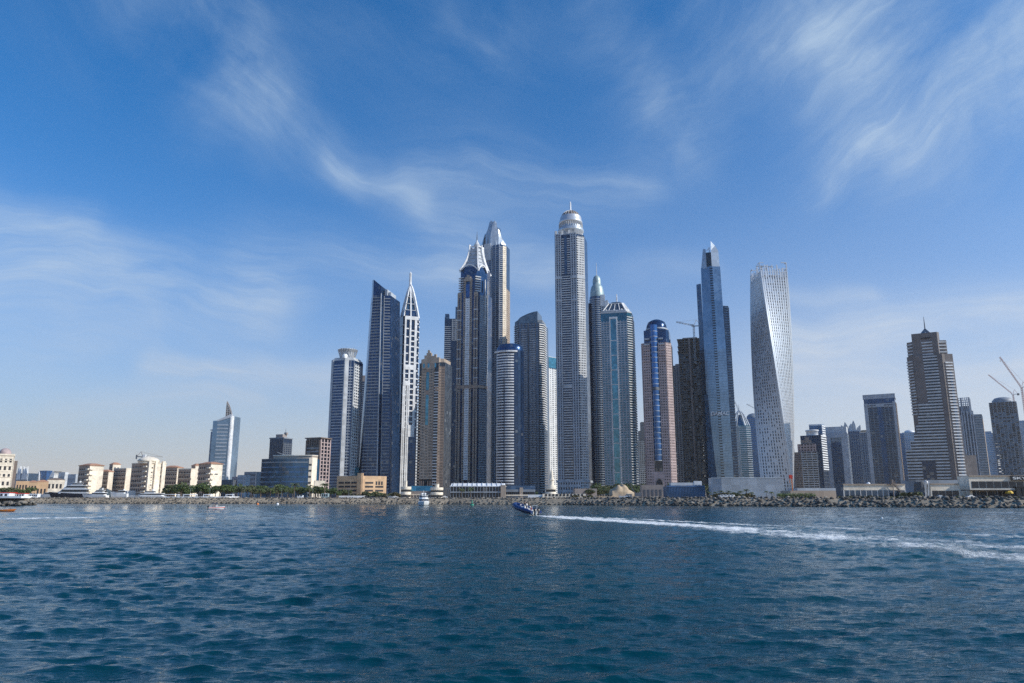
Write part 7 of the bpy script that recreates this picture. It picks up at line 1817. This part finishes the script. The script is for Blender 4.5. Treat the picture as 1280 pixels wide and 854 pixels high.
def rib():
    st = GROUNDED(669.5, 645.0); heading = R(124); SC = 1.12
    mt = Matrix.Translation((st.x, st.y, .02)) @ Matrix.Rotation(heading, 4, 'Z') @ Matrix.Rotation(R(-8), 4, 'Y') @ Matrix.Scale(SC, 4) @ Matrix.Translation((3.6, 0, 0))
    root = empty('inflatable_boat', (0, 0, 0), 'rigid inflatable boat with blue tubes, bow raised, trailing a white wake', 'boat'); root.matrix_world = mt
    path = [(-3.7, -1.12, .72), (-2, -1.16, .74), (0, -1.16, .78), (1.6, -1.08, .86), (2.8, -.78, .98), (3.5, -.40, 1.10), (3.75, 0, 1.15), (3.5, .40, 1.10), (2.8, .78, .98), (1.6, 1.08, .86), (0, 1.16, .78), (-2, 1.16, .74), (-3.7, 1.12, .72)]
    rad = [.26, .42, .46, .49, .50, .47, .45, .47, .50, .49, .46, .42, .26]
    mb = MB(); mb.tube(path, rad, 16); tb = mb.build('tube', M['tubeblue'], root)
    mb = MB()
    for s in (-1, 1): q = [(x, y * 1.0 + s * (rad[i] + .01) * (1 if abs(y) > .5 else .3), z - .06) for i, (x, y, z) in enumerate(path) if (y * s > .3)]; 
    for s in (-1, 1):
        q = [(x, y + s * (rad[i] * .98), z - .05) for i, (x, y, z) in enumerate(path) if y * s > .5]
        for a, b in zip(q[:-1], q[1:]): mb.bar(a, b, .05, .10)
    mb.build('rubbing_strake', M['black'], tb)
    secs = []
    for q in np.linspace(0, 1, 12):
        x = -3.4 + 6.9 * q; w = 1.0 * (1 - max(0, (q - .5) / .5) ** 2.2) + .02; k = -.12 + max(0, q - .55) ** 2 * 4.6; secs.append([(x, w, .62 + .35 * q * q), (x, w * .8, .22 + .55 * q ** 2.4), (x, 0, k), (x, -w * .8, .22 + .55 * q ** 2.4), (x, -w, .62 + .35 * q * q)])
    mb = MB(); mb.grid([s[::-1] for s in secs], 0, True); mb.face(secs[0]); mb.build('hull', M['gelcoat'], root)
    mb = MB(); mb.grid([[s[0] for s in secs], [s[-1] for s in secs]], 0, False); mb.build('deck', M['pale'], root)
    mb = MB(); mb.prism([(-.3, -.45), (.45, -.42), (.45, .42), (-.3, .45)], .62, 1.45, 0, [(-.15, -.38), (.3, -.34), (.3, .34), (-.15, .38)]); c = mb.build('console', M['gelcoat'], root)
    mb = MB(); mb.prism([(.05, -.36), (.3, -.34), (.3, .34), (.05, .36)], 1.45, 1.85, 0, [(-.12, -.33), (.02, -.3), (.02, .3), (-.12, .33)]); mb.build('windscreen', M['dark'], c)
    mb = MB(); mb.box(-1.7, -1.0, -.5, .5, .62, 1.1); mb.build('helm_seat', M['gelcoat'], root)
    mb = MB(); mb.box(-2.9, -2.3, -.8, .8, .62, 1.0); mb.build('stern_bench', M['gelcoat'], root)
    mb = MB(); mb.box(1.0, 1.7, -.5, .5, .68, 1.08); mb.build('bow_seat', M['gelcoat'], root)
    mb = MB(); mb.box(-3.45, -3.3, -.95, .95, .3, .95); mb.build('transom', M['gelcoat'], root)
    mb = MB()
    for s in (-.55, .55): mb.bar((-3.0, s, .8), (-3.1, s, 2.0), .07)
    mb.bar((-3.1, -.55, 2.0), (-3.1, .55, 2.0), .07); mb.build('roll_bar', M['alu'], root)
    for s in (-.42, .42): outboard(root, -3.75, s, .95)
    for (x, y, z, pose, t, b, l, dh) in ((.75, -.3, .62, 'stand', 'cloth_b', 'cloth_b', 'person in black standing at the front of the blue inflatable', .2), (1.3, .3, .60, 'sit', 'cloth_w', 'cloth_n', 'person in white seated in the bow of the blue inflatable', .3),
                                     (-.75, .25, .62, 'stand', 'cloth_w', 'cloth_n', 'person in white standing at the console of the blue inflatable', 0), (-1.35, -.25, .62, 'sit', 'cloth_w', 'cloth_b', 'person in white on the helm seat of the blue inflatable', 0), (-2.5, .35, .52, 'sit', 'cloth_r', 'cloth_n', 'person in a red top on the stern bench of the blue inflatable', .1)):
        q = mt @ Vector((x, y, z)); o = person(tuple(q), heading + dh, pose, t, b, l, group='crew of the blue inflatable')
        o.rotation_euler = (Matrix.Rotation(heading + dh, 4, 'Z') @ Matrix.Rotation(R(-5), 4, 'Y')).to_euler()
    # spray thrown up at the stern and under the bow
rib()
def small_things():
    p = GROUNDED(3, 639.6); root = empty('open_boat', (p.x, p.y, 0), 'low brown open boat cut by the left edge', 'boat', None, R(4))
    rows = hull_rows(6.4, 1.6, .5, .2, .3); mb = MB(); mb.grid([r[::-1] for r in rows], 0, True); mb.face(rows[0]); mb.build('hull', M['orange'], root); mb = MB(); mb.grid([[(r[0][0], r[0][1] * .9, .25) for r in rows], [(r[-1][0], r[-1][1] * .9, .25) for r in rows]], 0, False); mb.build('floor', M['brown'], root)
    for x in (-1.2, .4, 1.6): mb = MB(); mb.box(x - .15, x + .15, -.7, .7, .36, .44); mb.build('thwart', M['beige'], root)
    p = GROUNDED(590, 631.8); root = empty('channel_buoy', (p.x, p.y, 0), 'green channel marker buoy before the louvred hall', 'buoy'); mb = MB(); mb.lathe([(.9, -.3), (1.1, 0), (1.0, .5), (.5, .7)], (0, 0), 14); mb.build('float', M['green'], root)
    mb = MB()
    for k in range(4): a = k * math.pi / 2; mb.bar((.55 * math.cos(a), .55 * math.sin(a), .6), (.15 * math.cos(a), .15 * math.sin(a), 2.1), .12)
    mb.lathe([(.42, 1.2), (.34, 1.9)], (0, 0), 10); mb.build('tower', M['green'], root); mb = MB(); mb.lathe([(.35, 2.1), (.05, 2.8)], (0, 0), 10); mb.build('topmark', M['green'], root)
    for px, py, m, l in ((322, 630.9, 'orange', 'small orange mooring buoy under the rocks, left of the white one'), (347, 630.9, 'gelcoat', 'small white mooring buoy under the rocks, right of the orange one'), (1102.5, 648.6, 'gelcoat', 'lone tiny white float on open water at the right')):
        p = GROUNDED(px, py); root = empty('mooring_buoy', (p.x, p.y, 0), l, 'buoy'); r = .75 if py < 640 else .22
        mb = MB(); mb.lathe([(r * .5, -r * .5), (r, 0), (r * .95, r * .6), (r * .5, r * 1.1), (.02, r * 1.25)], (0, 0), 14); mb.build('float', M[m], root); mb = MB(); mb.bar((0, 0, r), (0, 0, r * 1.8), r * .15); mb.build('ring_post', M['alu'], root)
small_things()

# promenade lamps
def lamps():
    pr = empty('street_lamp', (0, 0, 0), 'x', 'street lamp', 'street lamps along the promenade')
    mb = MB(); mb.tube([(0, 0, 0), (0, 0, 6.5)], .09, 8, r1=.05); mb.build('post', M['mgrey'], pr); mb = MB(); mb.bar((-.9, 0, 6.5), (.9, 0, 6.5), .08); mb.build('arm', M['mgrey'], pr)
    for s in (-.9, .9): mb = MB(); mb.box(s - .3, s + .3, -.12, .12, 6.42, 6.55); mb.build('lamp_head', M['lgrey'], pr)
    xs = (238, 262, 305, 352, 391, 436, 484, 560, 606, 652); wh = ('among the trees before the cream hotel', 'near the right end of the cream hotel', 'between the cream and curved hotels', 'before the middle of the curved hotel', 'before the right end of the curved hotel', 'before the peach car park', 'right of the peach car park', 'left of the louvred hall', 'before the louvred hall', 'before the glazed annex')
    for i, (x, w) in enumerate(zip(xs, wh)):
        o = pr if i == 0 else copy_tree(pr); Y = 532 if x < 500 else 505; o.location = (PX(x, 618, Y), Y, GZ); o['label'] = 'thin grey twin armed street lamp ' + w
lamps()

# ------------------------------------------------------------------ the air
def haze():
    mb = MB(); mb.box(-5900, 5900, -170, 6900, -3.5, 470); m = bpy.data.materials.new('haze_air'); m.use_nodes = True; t = NT(m.node_tree); t.n.clear(); out = t.new('ShaderNodeOutputMaterial'); v = t.new('ShaderNodeVolumePrincipled')
    v.inputs['Color'].default_value = (.90, .93, 1.0, 1); v.inputs['Density'].default_value = HAZE_DENSITY; v.inputs['Anisotropy'].default_value = .25
    t.l.new(v.outputs[0], out.inputs['Volume']); o = mb.build('haze', m); tag(o, 'thin pale blue haze over water and city', 'haze', kind='stuff')
if HAZE_DENSITY > 0: haze()
